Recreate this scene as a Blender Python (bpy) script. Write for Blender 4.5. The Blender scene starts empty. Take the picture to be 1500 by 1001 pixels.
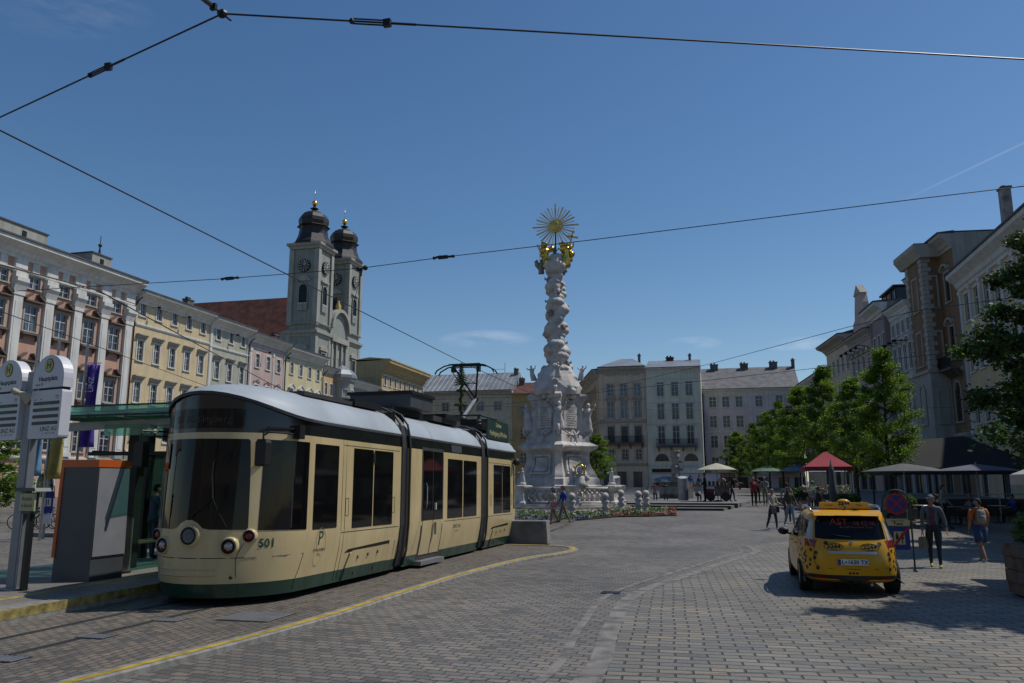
import bpy, bmesh, math, random
from mathutils import Vector, Matrix, noise
from mathutils.bvhtree import BVHTree
random.seed(7)
PI=math.pi
S=bpy.context.scene
COL=S.collection
cos,sin,R=math.cos,math.sin,math.radians

# ---------------------------------------------------------------- materials
MT={}
AF=.62; PF=1.3
def mat(name,col,rough=.6,metal=0.,var=.12,vs=3.,bump=0.,bs=20.,spec=.5,alpha=1.,trans=0.,coat=0.,col2=None,emit=0.,rnd=0.):
    m=bpy.data.materials.new(name); m.use_nodes=True
    nt=m.node_tree; n=nt.nodes; l=nt.links
    b=n['Principled BSDF']
    b.inputs['Roughness'].default_value=rough; b.inputs['Metallic'].default_value=metal
    b.inputs['Specular IOR Level'].default_value=spec
    if coat: b.inputs['Coat Weight'].default_value=coat
    if trans: b.inputs['Transmission Weight'].default_value=trans
    if alpha<1: b.inputs['Alpha'].default_value=alpha
    if not emit and metal<.5: col=tuple(x*AF for x in col); col2=tuple(x*AF for x in col2) if col2 else None
    c=tuple(col)+(1,)
    tc=n.new('ShaderNodeTexCoord')
    nz=n.new('ShaderNodeTexNoise'); nz.inputs['Scale'].default_value=vs; nz.inputs['Detail'].default_value=6
    l.new(tc.outputs['Object'],nz.inputs['Vector'])
    mx=n.new('ShaderNodeMix'); mx.data_type='RGBA'
    d=tuple(col2)+(1,) if col2 else tuple(max(0,x*(1-var*2)) for x in col)+(1,)
    mx.inputs['A'].default_value=d; mx.inputs['B'].default_value=tuple(x*(1+(0 if col2 else var*.6)) for x in col)+(1,)
    rp=n.new('ShaderNodeValToRGB'); rp.color_ramp.elements[0].position=.3; rp.color_ramp.elements[1].position=.62
    l.new(nz.outputs['Fac'],rp.inputs['Fac']); l.new(rp.outputs['Color'],mx.inputs['Factor'])
    src=mx.outputs['Result']
    if rnd:
        oi=n.new('ShaderNodeObjectInfo'); hs=n.new('ShaderNodeHueSaturation')
        mr=n.new('ShaderNodeMapRange'); mr.inputs['To Min'].default_value=1-rnd; mr.inputs['To Max'].default_value=1+rnd
        l.new(oi.outputs['Random'],mr.inputs['Value']); l.new(mr.outputs['Result'],hs.inputs['Value'])
        l.new(src,hs.inputs['Color']); src=hs.outputs['Color']
    l.new(src,b.inputs['Base Color'])
    if emit:
        l.new(src,b.inputs['Emission Color']); b.inputs['Emission Strength'].default_value=emit
    if bump:
        n2=n.new('ShaderNodeTexNoise'); n2.inputs['Scale'].default_value=bs; n2.inputs['Detail'].default_value=5
        l.new(tc.outputs['Object'],n2.inputs['Vector'])
        bp=n.new('ShaderNodeBump'); bp.inputs['Strength'].default_value=bump; bp.inputs['Distance'].default_value=.02
        l.new(n2.outputs['Fac'],bp.inputs['Height']); l.new(bp.outputs['Normal'],b.inputs['Normal'])
    MT[name]=m; return m
def streaks(name,lo,sc=(1.5,1.5,.25)):
    m=MT[name]; nt=m.node_tree; n=nt.nodes; l=nt.links; b=n['Principled BSDF']; old=b.inputs['Base Color'].links[0].from_socket
    tc=n.new('ShaderNodeTexCoord'); mp=n.new('ShaderNodeMapping'); mp.inputs['Scale'].default_value=sc; nz=n.new('ShaderNodeTexNoise'); nz.inputs['Scale'].default_value=2.2; nz.inputs['Detail'].default_value=8
    l.new(tc.outputs['Object'],mp.inputs['Vector']); l.new(mp.outputs['Vector'],nz.inputs['Vector']); rp=n.new('ShaderNodeMapRange'); rp.inputs['From Min'].default_value=.45; rp.inputs['From Max'].default_value=.75; rp.inputs['To Min'].default_value=1.; rp.inputs['To Max'].default_value=lo
    l.new(nz.outputs['Fac'],rp.inputs['Value']); hs=n.new('ShaderNodeHueSaturation'); l.new(old,hs.inputs['Color']); l.new(rp.outputs['Result'],hs.inputs['Value']); l.new(hs.outputs['Color'],b.inputs['Base Color'])
    r2=n.new('ShaderNodeMapRange'); r2.inputs['From Min'].default_value=.4; r2.inputs['From Max'].default_value=.7; r0=b.inputs['Roughness'].default_value; r2.inputs['To Min'].default_value=r0; r2.inputs['To Max'].default_value=min(1,r0+.22); l.new(nz.outputs['Fac'],r2.inputs['Value']); l.new(r2.outputs['Result'],b.inputs['Roughness'])
def plaster(name,col,var=.06):
    """painted render: soft blotches, vertical rain streaks"""
    m=mat(name,tuple(x*PF for x in col),rough=.85,var=var,vs=.6,bump=.25,bs=14,spec=.25)
    nt=m.node_tree; n=nt.nodes; l=nt.links; b=n['Principled BSDF']
    old=b.inputs['Base Color'].links[0].from_socket
    tc=n.new('ShaderNodeTexCoord'); mp=n.new('ShaderNodeMapping'); mp.inputs['Scale'].default_value=(2.2,2.2,.16)
    nz=n.new('ShaderNodeTexNoise'); nz.inputs['Scale'].default_value=1.4; nz.inputs['Detail'].default_value=7
    l.new(tc.outputs['Object'],mp.inputs['Vector']); l.new(mp.outputs['Vector'],nz.inputs['Vector'])
    rp=n.new('ShaderNodeMapRange'); rp.inputs['From Min'].default_value=.35; rp.inputs['From Max'].default_value=.75
    rp.inputs['To Min'].default_value=1.04; rp.inputs['To Max'].default_value=.78
    l.new(nz.outputs['Fac'],rp.inputs['Value'])
    hs=n.new('ShaderNodeHueSaturation'); l.new(old,hs.inputs['Color']); l.new(rp.outputs['Result'],hs.inputs['Value'])
    l.new(hs.outputs['Color'],b.inputs['Base Color'])
    return m
plaster('plaster_pink',(.60,.36,.27)); plaster('plaster_white',(.66,.65,.62)); plaster('plaster_yellow',(.70,.565,.35))
plaster('plaster_green',(.47,.47,.37)); plaster('plaster_rose',(.60,.45,.41)); plaster('plaster_lemon',(.68,.61,.38))
plaster('plaster_orange',(.64,.46,.26)); plaster('plaster_ochre',(.50,.38,.20)); plaster('plaster_grey',(.42,.41,.37))
plaster('plaster_mint',(.80,.77,.61)); plaster('plaster_lilac',(.70,.62,.67)); plaster('plaster_beige',(.76,.61,.46))
plaster('plaster_rust',(.27,.17,.105)); plaster('plaster_mauve',(.36,.29,.29)); plaster('plaster_cool',(.56,.56,.57)); plaster('plaster_sage',(.32,.345,.31))
plaster('plaster_cream',(.62,.58,.44)); plaster('trim_white',(.74,.73,.69)); plaster('trim_stone',(.46,.43,.38)); plaster('trim_cool',(.74,.73,.70))
plaster('trim_dark',(.16,.13,.11))
mat('sash_white',(.75,.75,.73),.5); mat('sash_dark',(.12,.10,.08),.5)
mat('roof_metal',(.40,.42,.44),.45,metal=.3,var=.15,vs=.4); mat('roof_dark',(.10,.105,.115),.7,var=.2,vs=1); mat('roof_red',(.16,.05,.035),.85,var=.3,vs=.7,bump=.5,bs=6)
mat('roof_grey',(.20,.20,.21),.8,var=.2,vs=1); mat('copper_dark',(.035,.030,.030),.5,metal=.1,var=.3,vs=1.2)
mat('stone_light',(.80,.76,.71),.85,var=.22,vs=1.6,bump=.5,bs=9); mat('stone_mid',(.40,.36,.33),.85,var=.3,vs=1.8,bump=.5,bs=9); mat('stone_dark',(.20,.19,.18),.9,var=.3,vs=2,bump=.4)
mat('marble_weathered',(.86,.82,.78),.75,var=.2,vs=2.0,bump=.5,bs=9,col2=(.52,.475,.44))
mat('gold',(.72,.46,.10),.3,metal=1.,var=.2,vs=6); mat('gold_dull',(.98,.68,.20),.45,metal=.35,var=.12,vs=4)
mat('iron',(.018,.018,.02),.5,metal=.3); mat('steel',(.42,.43,.45),.28,metal=1.,var=.08); mat('steel_matt',(.30,.31,.33),.5,metal=.7)
mat('grey_paint',(.33,.34,.37),.45,var=.06); mat('grey_dark_paint',(.085,.095,.11),.45,var=.06); mat('orange_paint',(.75,.15,.02),.42,var=.06)
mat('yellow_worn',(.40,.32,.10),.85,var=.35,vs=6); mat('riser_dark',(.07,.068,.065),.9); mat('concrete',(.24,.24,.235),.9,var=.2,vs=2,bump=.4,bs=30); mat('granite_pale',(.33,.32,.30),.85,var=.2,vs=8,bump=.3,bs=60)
mat('granite_worn',(.265,.252,.235),.85,var=.28,vs=3.5,bump=.5,bs=30); mat('wood',(.30,.17,.08),.7,var=.25,vs=5); mat('wood_grey',(.20,.165,.13),.8,var=.3,vs=3,bump=.4,bs=12); mat('wood_dark',(.05,.035,.025),.8,var=.2)
mat('tram_cream',(.86,.68,.36),.25,var=.05,vs=1.,coat=.4); mat('tram_green',(.018,.085,.055),.3,var=.15,vs=1.2,coat=.3); streaks('tram_cream',.80); streaks('tram_green',.6)
mat('tram_black',(.012,.012,.013),.22,coat=.3); mat('tram_roof',(.55,.61,.66),.42,var=.08,vs=.8); mat('tram_rubber',(.06,.06,.062),.55)
mat('lamp_clear',(.7,.62,.5),.1,spec=.8); mat('lamp_white',(.8,.8,.78),.2); mat('lamp_amber',(.55,.16,.06),.15); mat('lamp_red',(.35,.01,.015),.12,coat=.6)
mat('taxi_yellow',(.94,.46,.008),.32,var=.03,coat=.22,spec=.35); mat('rubber',(.012,.012,.012),.8); mat('black_plastic',(.014,.014,.015),.5); mat('blackprint',(.02,.018,.015),.5)
mat('white_paint',(.95,.95,.94),.5,var=.05); mat('sign_white',(.85,.85,.92),.4,var=.04); mat('sign_red',(.42,.015,.02),.45); mat('sign_blue',(.012,.035,.28),.45); mat('sign_yellow',(.75,.62,.04),.4)
mat('sign_green',(.012,.05,.035),.5); mat('print_green',(.02,.11,.06),.5); mat('cream_panel',(.62,.60,.33),.6,var=.05); mat('print_grey',(.12,.12,.13),.6); mat('print_orange',(.75,.13,.03),.5)
mat('led_green',(.02,.22,.08),.5,emit=.06,var=0)
mat('yellow_line',(.60,.42,.03),.75,var=.25,vs=5,bump=.3,bs=40)
mat('bark',(.09,.07,.055),.95,var=.3,vs=8,bump=.8,bs=14)
mat('canvas_red',(.48,.03,.06),.8,var=.08); mat('canvas_grey',(.13,.135,.14),.85,var=.1); mat('canvas_lilac',(.15,.145,.20),.85,var=.1); mat('canvas_white',(.62,.60,.56),.85,var=.08)  # grey parasol canvas darkened to stand in for tree shade
mat('canvas_cream',(.62,.60,.46),.85,var=.08); mat('canvas_black',(.02,.02,.022),.9); mat('canvas_blue',(.30,.38,.50),.85); mat('canvas_green',(.16,.26,.15),.85)
mat('flag_blue',(.20,.42,.66),.8,var=.15,vs=2); mat('flag_yellow',(.62,.48,.13),.8); mat('flag_purple',(.10,.045,.40),.8); mat('pink_paint',(.52,.14,.32),.6); mat('magenta_dark',(.22,.07,.14),.6)
def leafmat(name,c1,c2):
    m=bpy.data.materials.new(name); m.use_nodes=True; nt=m.node_tree; n=nt.nodes; l=nt.links
    b=n['Principled BSDF']; b.inputs['Roughness'].default_value=.55; b.inputs['Specular IOR Level'].default_value=.3
    g=n.new('ShaderNodeNewGeometry'); nz=n.new('ShaderNodeTexNoise'); nz.inputs['Scale'].default_value=1.3; nz.inputs['Detail'].default_value=3
    l.new(g.outputs['Position'],nz.inputs['Vector'])
    ad=n.new('ShaderNodeMath'); ad.operation='ADD'; mu=n.new('ShaderNodeMath'); mu.operation='MULTIPLY'; mu.inputs[1].default_value=.45
    l.new(g.outputs['Random Per Island'],mu.inputs[0]); l.new(mu.outputs[0],ad.inputs[0]); l.new(nz.outputs['Fac'],ad.inputs[1])
    mr=n.new('ShaderNodeMapRange'); mr.inputs['From Min'].default_value=.4; mr.inputs['From Max'].default_value=1.
    l.new(ad.outputs[0],mr.inputs['Value'])
    mx=n.new('ShaderNodeMix'); mx.data_type='RGBA'; mx.inputs['A'].default_value=c1+(1,); mx.inputs['B'].default_value=c2+(1,)
    l.new(mr.outputs['Result'],mx.inputs['Factor']); l.new(mx.outputs['Result'],b.inputs['Base Color'])
    t=n.new('ShaderNodeBsdfTranslucent'); l.new(mx.outputs['Result'],t.inputs['Color'])
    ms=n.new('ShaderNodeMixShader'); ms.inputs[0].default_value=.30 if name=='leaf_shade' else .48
    l.new(b.outputs[0],ms.inputs[1]); l.new(t.outputs[0],ms.inputs[2]); l.new(ms.outputs[0],n['Material Output'].inputs['Surface'])
    MT[name]=m
leafmat('leaf_lime',(.06,.13,.012),(.24,.36,.035)); leafmat('leaf_deep',(.022,.06,.012),(.085,.17,.025)); leafmat('leaf_shade',(.014,.034,.008),(.055,.11,.02)); leafmat('leaf_grass',(.03,.08,.015),(.10,.18,.04))  # leaf_shade puts the shaded side of the crown into darker leaf colours
def glassmat(name,col,rough=.06,curt=None):
    m=bpy.data.materials.new(name); m.use_nodes=True; nt=m.node_tree; n=nt.nodes; l=nt.links
    b=n['Principled BSDF']; b.inputs['Roughness'].default_value=rough; b.inputs['Specular IOR Level'].default_value=.28 if name=='glass_black' else .7
    oi=n.new('ShaderNodeObjectInfo'); tc=n.new('ShaderNodeTexCoord')
    mp=n.new('ShaderNodeMapping'); mp.inputs['Scale'].default_value=(4.,4.,.5)
    ad=n.new('ShaderNodeVectorMath'); ad.operation='ADD'
    rr=n.new('ShaderNodeMath'); rr.operation='MULTIPLY_ADD'; rr.inputs[1].default_value=.34; rr.inputs[2].default_value=-.17; l.new(oi.outputs['Random'],rr.inputs[0])
    l.new(tc.outputs['Object'],mp.inputs['Vector']); l.new(mp.outputs['Vector'],ad.inputs[0]); l.new(oi.outputs['Location'],ad.inputs[1])
    nz=n.new('ShaderNodeTexNoise'); nz.inputs['Scale'].default_value=1.; nz.inputs['Detail'].default_value=2
    l.new(ad.outputs[0],nz.inputs['Vector'])
    mr=n.new('ShaderNodeMapRange'); mr.inputs['From Min'].default_value=.46; mr.inputs['From Max'].default_value=.62
    r2=n.new('ShaderNodeMath'); r2.operation='ADD'; l.new(nz.outputs['Fac'],r2.inputs[0]); l.new(rr.outputs[0],r2.inputs[1]); l.new(r2.outputs[0],mr.inputs['Value'])
    mx=n.new('ShaderNodeMix'); mx.data_type='RGBA'; mx.inputs['A'].default_value=col+(1,); mx.inputs['B'].default_value=(curt or col)+(1,)
    l.new(mr.outputs['Result'],mx.inputs['Factor']); l.new(mx.outputs['Result'],b.inputs['Base Color'])
    MT[name]=m
glassmat('pane_curtain',(.02,.03,.045),.08,(.11,.13,.16)); glassmat('pane_dark',(.010,.012,.015),.12,(.03,.033,.036)); glassmat('glass_black',(.004,.004,.0045),.05)
glassmat('pane_shop',(.02,.035,.035),.08,(.06,.08,.07))
def clearglass(name,col,a):
    m=bpy.data.materials.new(name); m.use_nodes=True; nt=m.node_tree; n=nt.nodes; l=nt.links
    g=n.new('ShaderNodeBsdfGlossy'); g.inputs['Roughness'].default_value=.04; t=n.new('ShaderNodeBsdfTransparent'); t.inputs['Color'].default_value=col+(1,)
    d=n.new('ShaderNodeBsdfDiffuse'); d.inputs['Color'].default_value=col+(1,)
    m1=n.new('ShaderNodeMixShader'); m1.inputs[0].default_value=a; m2=n.new('ShaderNodeMixShader'); fr=n.new('ShaderNodeFresnel'); fr.inputs[0].default_value=1.45
    l.new(t.outputs[0],m1.inputs[1]); l.new(d.outputs[0],m1.inputs[2]); l.new(fr.outputs[0],m2.inputs[0]); l.new(m1.outputs[0],m2.inputs[1]); l.new(g.outputs[0],m2.inputs[2])
    l.new(m2.outputs[0],n['Material Output'].inputs['Surface']); MT[name]=m
clearglass('glass_clear',(.78,.86,.84),.08); clearglass('glass_green',(.50,.82,.73),.2); clearglass('glass_smoke',(.10,.105,.11),.35)
for nm,c in dict(cloth_denim=(.05,.08,.13),cloth_navy=(.02,.026,.045),cloth_black=(.012,.012,.013),cloth_jacket=(.13,.17,.19),cloth_plum=(.16,.05,.085),cloth_orange=(.62,.17,.03),
  cloth_blue=(.02,.07,.40),cloth_shorts=(.03,.07,.19),cloth_cream=(.58,.53,.43),cloth_khaki=(.27,.24,.17),cloth_red=(.34,.03,.04),cloth_white=(.66,.65,.63),cloth_pink=(.60,.22,.24),
  cloth_grey=(.33,.31,.31),cloth_stone=(.34,.34,.30),cloth_olive=(.07,.08,.04),cloth_lightblue=(.25,.33,.42),cloth_cap=(.09,.16,.21),shoe_lime=(.50,.55,.06),
  skin=(.45,.24,.17),hair_dark=(.015,.011,.009),hair_brown=(.06,.03,.018),hair_grey=(.33,.32,.31),hair_blond=(.30,.2,.09)).items(): mat(nm,c,.8,var=.12,vs=7)

# ---------------------------------------------------------------- mesh builder
class MB:
    def __init__(s): s.v=[];s.f=[];s.m=[]
    def add(s,vs,fs,m):
        o=len(s.v); s.v+= [tuple(v) for v in vs]; s.f+=[tuple(i+o for i in f) for f in fs]; s.m+=[m]*len(fs); return s
    def quad(s,a,b,c,d,m): return s.add([a,b,c,d],[(0,1,2,3)],m)
    def box(s,x0,x1,y0,y1,z0,z1,m,M=None):
        vs=[(x0,y0,z0),(x1,y0,z0),(x1,y1,z0),(x0,y1,z0),(x0,y0,z1),(x1,y0,z1),(x1,y1,z1),(x0,y1,z1)]
        if M: vs=[M@Vector(v) for v in vs]
        return s.add(vs,[(0,3,2,1),(4,5,6,7),(0,1,5,4),(1,2,6,5),(2,3,7,6),(3,0,4,7)],m)
    def tube(s,pts,r,m,n=6,cap=True):
        pts=[Vector(p) for p in pts]; rs=r if isinstance(r,(list,tuple)) else [r]*len(pts)
        vs=[];fs=[]; up=None
        for i,p in enumerate(pts):
            t=(pts[min(i+1,len(pts)-1)]-pts[max(i-1,0)]).normalized()
            if up is None or abs(up.dot(t))>.95: up=Vector((0,0,1)) if abs(t.z)<.9 else Vector((1,0,0))
            a=t.cross(up).normalized(); b=a.cross(t).normalized(); up=b
            for k in range(n):
                w=2*PI*k/n; vs.append(p+(a*cos(w)+b*sin(w))*rs[i])
        for i in range(len(pts)-1):
            for k in range(n):
                k2=(k+1)%n; fs.append((i*n+k,i*n+k2,(i+1)*n+k2,(i+1)*n+k))
        if cap: fs+= [tuple(range(n))[::-1],tuple(range((len(pts)-1)*n,len(pts)*n))]
        return s.add(vs,fs,m)
    def loft(s,rings,m,cap=True,closed=True):
        n=len(rings[0]); vs=[v for r in rings for v in r]; fs=[]
        for i in range(len(rings)-1):
            for k in range(n if closed else n-1):
                k2=(k+1)%n; fs.append((i*n+k,i*n+k2,(i+1)*n+k2,(i+1)*n+k))
        if cap: fs+=[tuple(range(n))[::-1],tuple(range((len(rings)-1)*n,len(rings)*n))]
        return s.add(vs,fs,m)
    def lathe(s,prof,m,c=(0,0),n=16,cap=True,sx=1,sy=1,ph=0):
        return s.loft([[(c[0]+r*sx*cos(2*PI*k/n+ph),c[1]+r*sy*sin(2*PI*k/n+ph),z) for k in range(n)] for r,z in prof],m,cap)
    def prism(s,poly,ax,a0,a1,m):
        """poly of 2-D points extruded along axis ax ('x': pts=(y,z); 'y': (x,z); 'z': (x,y))"""
        def P(p,a): return (a,p[0],p[1]) if ax=='x' else ((p[0],a,p[1]) if ax=='y' else (p[0],p[1],a))
        n=len(poly); vs=[P(p,a0) for p in poly]+[P(p,a1) for p in poly]
        fs=[tuple(range(n)),tuple(range(n,2*n))[::-1]]+[(i,i+n,(i+1)%n+n,(i+1)%n) for i in range(n)]
        return s.add(vs,fs,m)
    def ball(s,c,r,m,nu=10,nv=7,sx=1,sy=1,sz=1,jit=0):
        vs=[];fs=[]
        for j in range(nv+1):
            t=PI*j/nv
            for i in range(nu):
                w=2*PI*i/nu; q=1+(random.uniform(-jit,jit) if jit else 0)
                vs.append((c[0]+r*sx*sin(t)*cos(w)*q,c[1]+r*sy*sin(t)*sin(w)*q,c[2]+r*sz*cos(t)*q))
        for j in range(nv):
            for i in range(nu):
                i2=(i+1)%nu; fs.append((j*nu+i,(j+1)*nu+i,(j+1)*nu+i2,j*nu+i2))
        return s.add(vs,fs,m)
    def mesh(s,name,smooth=False):
        me=bpy.data.meshes.new(name); me.from_pydata(s.v,[],s.f)
        names=list(dict.fromkeys(s.m))
        for k in names: me.materials.append(MT[k])
        idx={k:i for i,k in enumerate(names)}
        me.polygons.foreach_set('material_index',[idx[k] for k in s.m])
        if smooth: me.polygons.foreach_set('use_smooth',[True]*len(me.polygons))
        me.validate(); me.update(); return me
    def build(s,name,parent=None,smooth=False,fix=True):
        me=s.mesh(name,smooth)
        if fix:
            bm=bmesh.new(); bm.from_mesh(me); bmesh.ops.remove_doubles(bm,verts=bm.verts,dist=1e-5); bmesh.ops.recalc_face_normals(bm,faces=bm.faces); bm.to_mesh(me); bm.free()
        return link(name,me,parent)
def link(name,me,parent=None,loc=None,rz=None):
    o=bpy.data.objects.new(name,me); COL.objects.link(o)
    if parent: o.parent=parent
    if loc: o.location=loc
    if rz is not None: o.rotation_euler=(0,0,rz)
    return o
def tag(o,label,cat,group=None,kind=None):
    o['label']=label; o['category']=cat
    if group: o['group']=group
    if kind: o['kind']=kind
    return o
def thing(name,label,cat,loc=(0,0,0),rz=0,group=None):
    o=link(name,None,None,loc,rz); o.empty_display_size=.2
    return tag(o,label,cat,group)
def struct(o): o['kind']='structure'; return o
def dup(r,loc,rz,label=None,sc=None):
    def cp(o,par):
        c=o.copy(); COL.objects.link(c)
        if par: c.parent=par
        for k in kids.get(o.name,[]): cp(k,c)
        return c
    kids={}
    for o in bpy.data.objects:
        if o.parent: kids.setdefault(o.parent.name,[]).append(o)
    c=cp(r,None); c.location=loc; c.rotation_euler=(0,0,rz)
    if label: c['label']=label
    if sc: c.scale=(sc,sc,sc) if not isinstance(sc,tuple) else sc
    return c
def smooth_by_angle(o,ang=35):
    me=o.data
    for p in me.polygons: p.use_smooth=True
    bm=bmesh.new(); bm.from_mesh(me)
    for e in bm.edges:
        if len(e.link_faces)==2 and e.calc_face_angle(0)>R(ang): e.smooth=False
    bm.to_mesh(me); bm.free()
def evalmesh(o):
    dg=bpy.context.evaluated_depsgraph_get(); dg.update()
    me=bpy.data.meshes.new_from_object(o.evaluated_get(dg)); return me
def text_mesh(txt,size,ext=.004,align='CENTER',bold=0.,sx=1.):
    cu=bpy.data.curves.new('t','FONT'); cu.body=txt; cu.size=size; cu.extrude=ext; cu.align_x=align; cu.align_y='CENTER'; cu.offset=bold; cu.resolution_u=2
    o=bpy.data.objects.new('t',cu); COL.objects.link(o); me=evalmesh(o); bpy.data.objects.remove(o)
    for v in me.vertices: v.co.x*=sx
    return me
def text(name,txt,size,m,M,parent=None,ext=.004,align='CENTER',bold=0.,sx=1.):
    """text lies in local XY, reads along +X; M places it"""
    me=text_mesh(txt,size,ext,align,bold,sx); me.transform(M); me.materials.clear(); me.materials.append(MT[m])
    return link(name,me,parent)
def face_mat(p,xd,zd=(0,0,1)):
    """matrix: local x->xd, local y->zd, local z->outward"""
    x=Vector(xd).normalized(); y=Vector(zd).normalized(); z=x.cross(y).normalized()
    M=Matrix((x,y,z)).transposed().to_4x4(); M.translation=Vector(p); return M
def bvh(o):
    bm=bmesh.new(); bm.from_mesh(o.data); b=BVHTree.FromBMesh(bm); bm.free(); return b
def project_mesh(me,tree,d,off,far=22.):
    d=Vector(d).normalized()
    for v in me.vertices:
        h=tree.ray_cast(v.co-d*far,d,far*2.2)
        if h[0] is not None: v.co=h[0]-d*off
    return me
def decal(name,tree,poly,ax,d,off,m,parent,step=.08,rim=.0,smooth=True):
    """poly: 2-D outline; ax 'y' -> (x,z) seen along y; 'x' -> (y,z) seen along x. Draped on the surface, with a rim."""
    bm=bmesh.new()
    P=(lambda a,b:(a,0,b)) if ax=='y' else (lambda a,b:(0,a,b))
    vs=[bm.verts.new(P(*p)) for p in poly]; bm.faces.new(vs)
    for k in (0,1):
        lo=min(p[k] for p in poly); hi=max(p[k] for p in poly); n=max(1,int((hi-lo)/step))
        for i in range(1,n):
            c=lo+(hi-lo)*i/n
            no=((1,0,0) if ax=='y' else (0,1,0)) if k==0 else (0,0,1)
            co=((c,0,0) if ax=='y' else (0,c,0)) if k==0 else (0,0,c)
            bmesh.ops.bisect_plane(bm,geom=bm.verts[:]+bm.edges[:]+bm.faces[:],plane_co=co,plane_no=no,dist=1e-6)
    bmesh.ops.triangulate(bm,faces=bm.faces[:])
    me=bpy.data.meshes.new(name); bm.to_mesh(me); bm.free()
    c=Vector(d)
    project_mesh(me,tree,d,off)
    bm=bmesh.new(); bm.from_mesh(me)
    # rim down to the surface gives the panel an edge
    be=[e for e in bm.edges if e.is_boundary]
    r=bmesh.ops.extrude_edge_only(bm,edges=be)
    for v in [g for g in r['geom'] if isinstance(g,bmesh.types.BMVert)]: v.co+=Vector(d).normalized()*(off+.004)
    bmesh.ops.recalc_face_normals(bm,faces=bm.faces)
    nv=0
    bm.to_mesh(me); bm.free(); me.materials.append(MT[m])
    o=link(name,me,parent)
    if smooth: smooth_by_angle(o,40)
    return o
def circ(cx,cz,r,n=20,sx=1,sz=1): return [(cx+r*sx*cos(2*PI*k/n),cz+r*sz*sin(2*PI*k/n)) for k in range(n)]
def rrect(x0,x1,z0,z1,r,n=4):
    p=[]
    for cx,cz,a in ((x1-r,z1-r,0),(x0+r,z1-r,90),(x0+r,z0+r,180),(x1-r,z0+r,270)):
        for k in range(n+1): w=R(a+90*k/n); p.append((cx+r*cos(w),cz+r*sin(w)))
    return p
GK=[(-1e3,0),(26,0),(35,.13),(40,.32),(50,.62),(54,.76),(80,1.1),(130,1.3),(1000,4)]
def g(y):
    for (a,b),(c,d) in zip(GK,GK[1:]):
        if y<=c: return b+(d-b)*(y-a)/(c-a)
    return 4
# ---------------------------------------------------------------- camera, sky, sun
SUN=Vector((.55,.30,1.)).normalized()
cam=bpy.data.cameras.new('camera'); co=bpy.data.objects.new('camera',cam); COL.objects.link(co)
cam.sensor_width=36; cam.lens=36*1167/1500; cam.clip_end=5000; cam.clip_start=.1
PITCH,YAW=R(10.0822),R(13.976)
co.location=(0,0,2.05); co.rotation_euler=(PI/2+PITCH,0,YAW); S.camera=co
w=bpy.data.worlds.new('World'); S.world=w; w.use_nodes=True
nt=w.node_tree; n=nt.nodes; l=nt.links; bg=n['Background']; bg.inputs['Strength'].default_value=.108
sk=n.new('ShaderNodeTexSky'); sk.sky_type='NISHITA'; sk.sun_disc=False; sk.sun_elevation=math.asin(SUN.z); sk.sun_rotation=math.atan2(SUN.x,SUN.y)
sk.air_density=1.0; sk.dust_density=.4; sk.ozone_density=1.6; sk.altitude=260
tc=n.new('ShaderNodeTexCoord'); D3=tc.outputs['Generated']
def vm(op,a,b=None):
    q=n.new('ShaderNodeVectorMath'); q.operation=op; l.new(a,q.inputs[0])
    if b is not None: q.inputs[1].default_value=b
    return q
def mm(op,a,b,c=None,clamp=False):
    q=n.new('ShaderNodeMath'); q.operation=op; q.use_clamp=clamp
    for i,x in enumerate((a,b,c)):
        if x is None: continue
        if isinstance(x,(int,float)): q.inputs[i].default_value=x
        else: l.new(x,q.inputs[i])
    return q.outputs[0]
nrm=vm('NORMALIZE',D3).outputs[0]
def blob(dirv,wid):   # soft spot round a direction
    dv=Vector(dirv).normalized(); return dv
def cloud(dirv,along,a,b,sc,amp):
    """wisp: elongated patch round a sky direction broken by noise"""
    d=Vector(dirv).normalized(); u=Vector(along).normalized(); v=d.cross(u).normalized(); u=v.cross(d)
    du=vm('DOT_PRODUCT',nrm,u).outputs['Value']; dv=vm('DOT_PRODUCT',nrm,v).outputs['Value']; dd=vm('DOT_PRODUCT',nrm,d).outputs['Value']
    e=mm('ADD',mm('POWER',mm('DIVIDE',du,a),2),mm('POWER',mm('DIVIDE',dv,b),2))
    mask=mm('MULTIPLY',mm('SUBTRACT',1.,e,clamp=True),mm('GREATER_THAN',dd,0))
    nz=n.new('ShaderNodeTexNoise'); nz.inputs['Scale'].default_value=sc; nz.inputs['Detail'].default_value=9; nz.inputs['Roughness'].default_value=.62
    mp=n.new('ShaderNodeMapping'); mp.inputs['Scale'].default_value=(1,1,4.5); l.new(nrm,mp.inputs['Vector']); l.new(mp.outputs['Vector'],nz.inputs['Vector'])
    f=mm('MULTIPLY',mm('SUBTRACT',nz.outputs['Fac'],.40,clamp=True),amp)
    return mm('MULTIPLY',mask,f)
cl=[cloud((-.27,.95,.178),(1,.2,0),.062,.013,9,1.5),cloud((-.02,1.01,.172),(1,0,0),.04,.010,11,1.3),cloud((.11,1.04,.172),(1,0,0),.045,.009,10,1.4),
    cloud((-.75,.75,.58),(1,.6,.2),.08,.03,20,.22)]
p1=Vector((.29,1.05,.37)).normalized(); p2=Vector((.44,1.07,.44)).normalized()
N_=p1.cross(p2).normalized(); mid=(p1+p2).normalized()
dl=mm('ABSOLUTE',vm('DOT_PRODUCT',nrm,N_).outputs['Value'],0); 
tr=mm('MULTIPLY',mm('SUBTRACT',1.,mm('DIVIDE',dl,.0016),clamp=True),mm('MULTIPLY',mm('SUBTRACT',vm('DOT_PRODUCT',nrm,mid).outputs['Value'],.9945,clamp=True),22))
tot=tr
for c in cl: tot=mm('ADD',tot,c)
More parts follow.
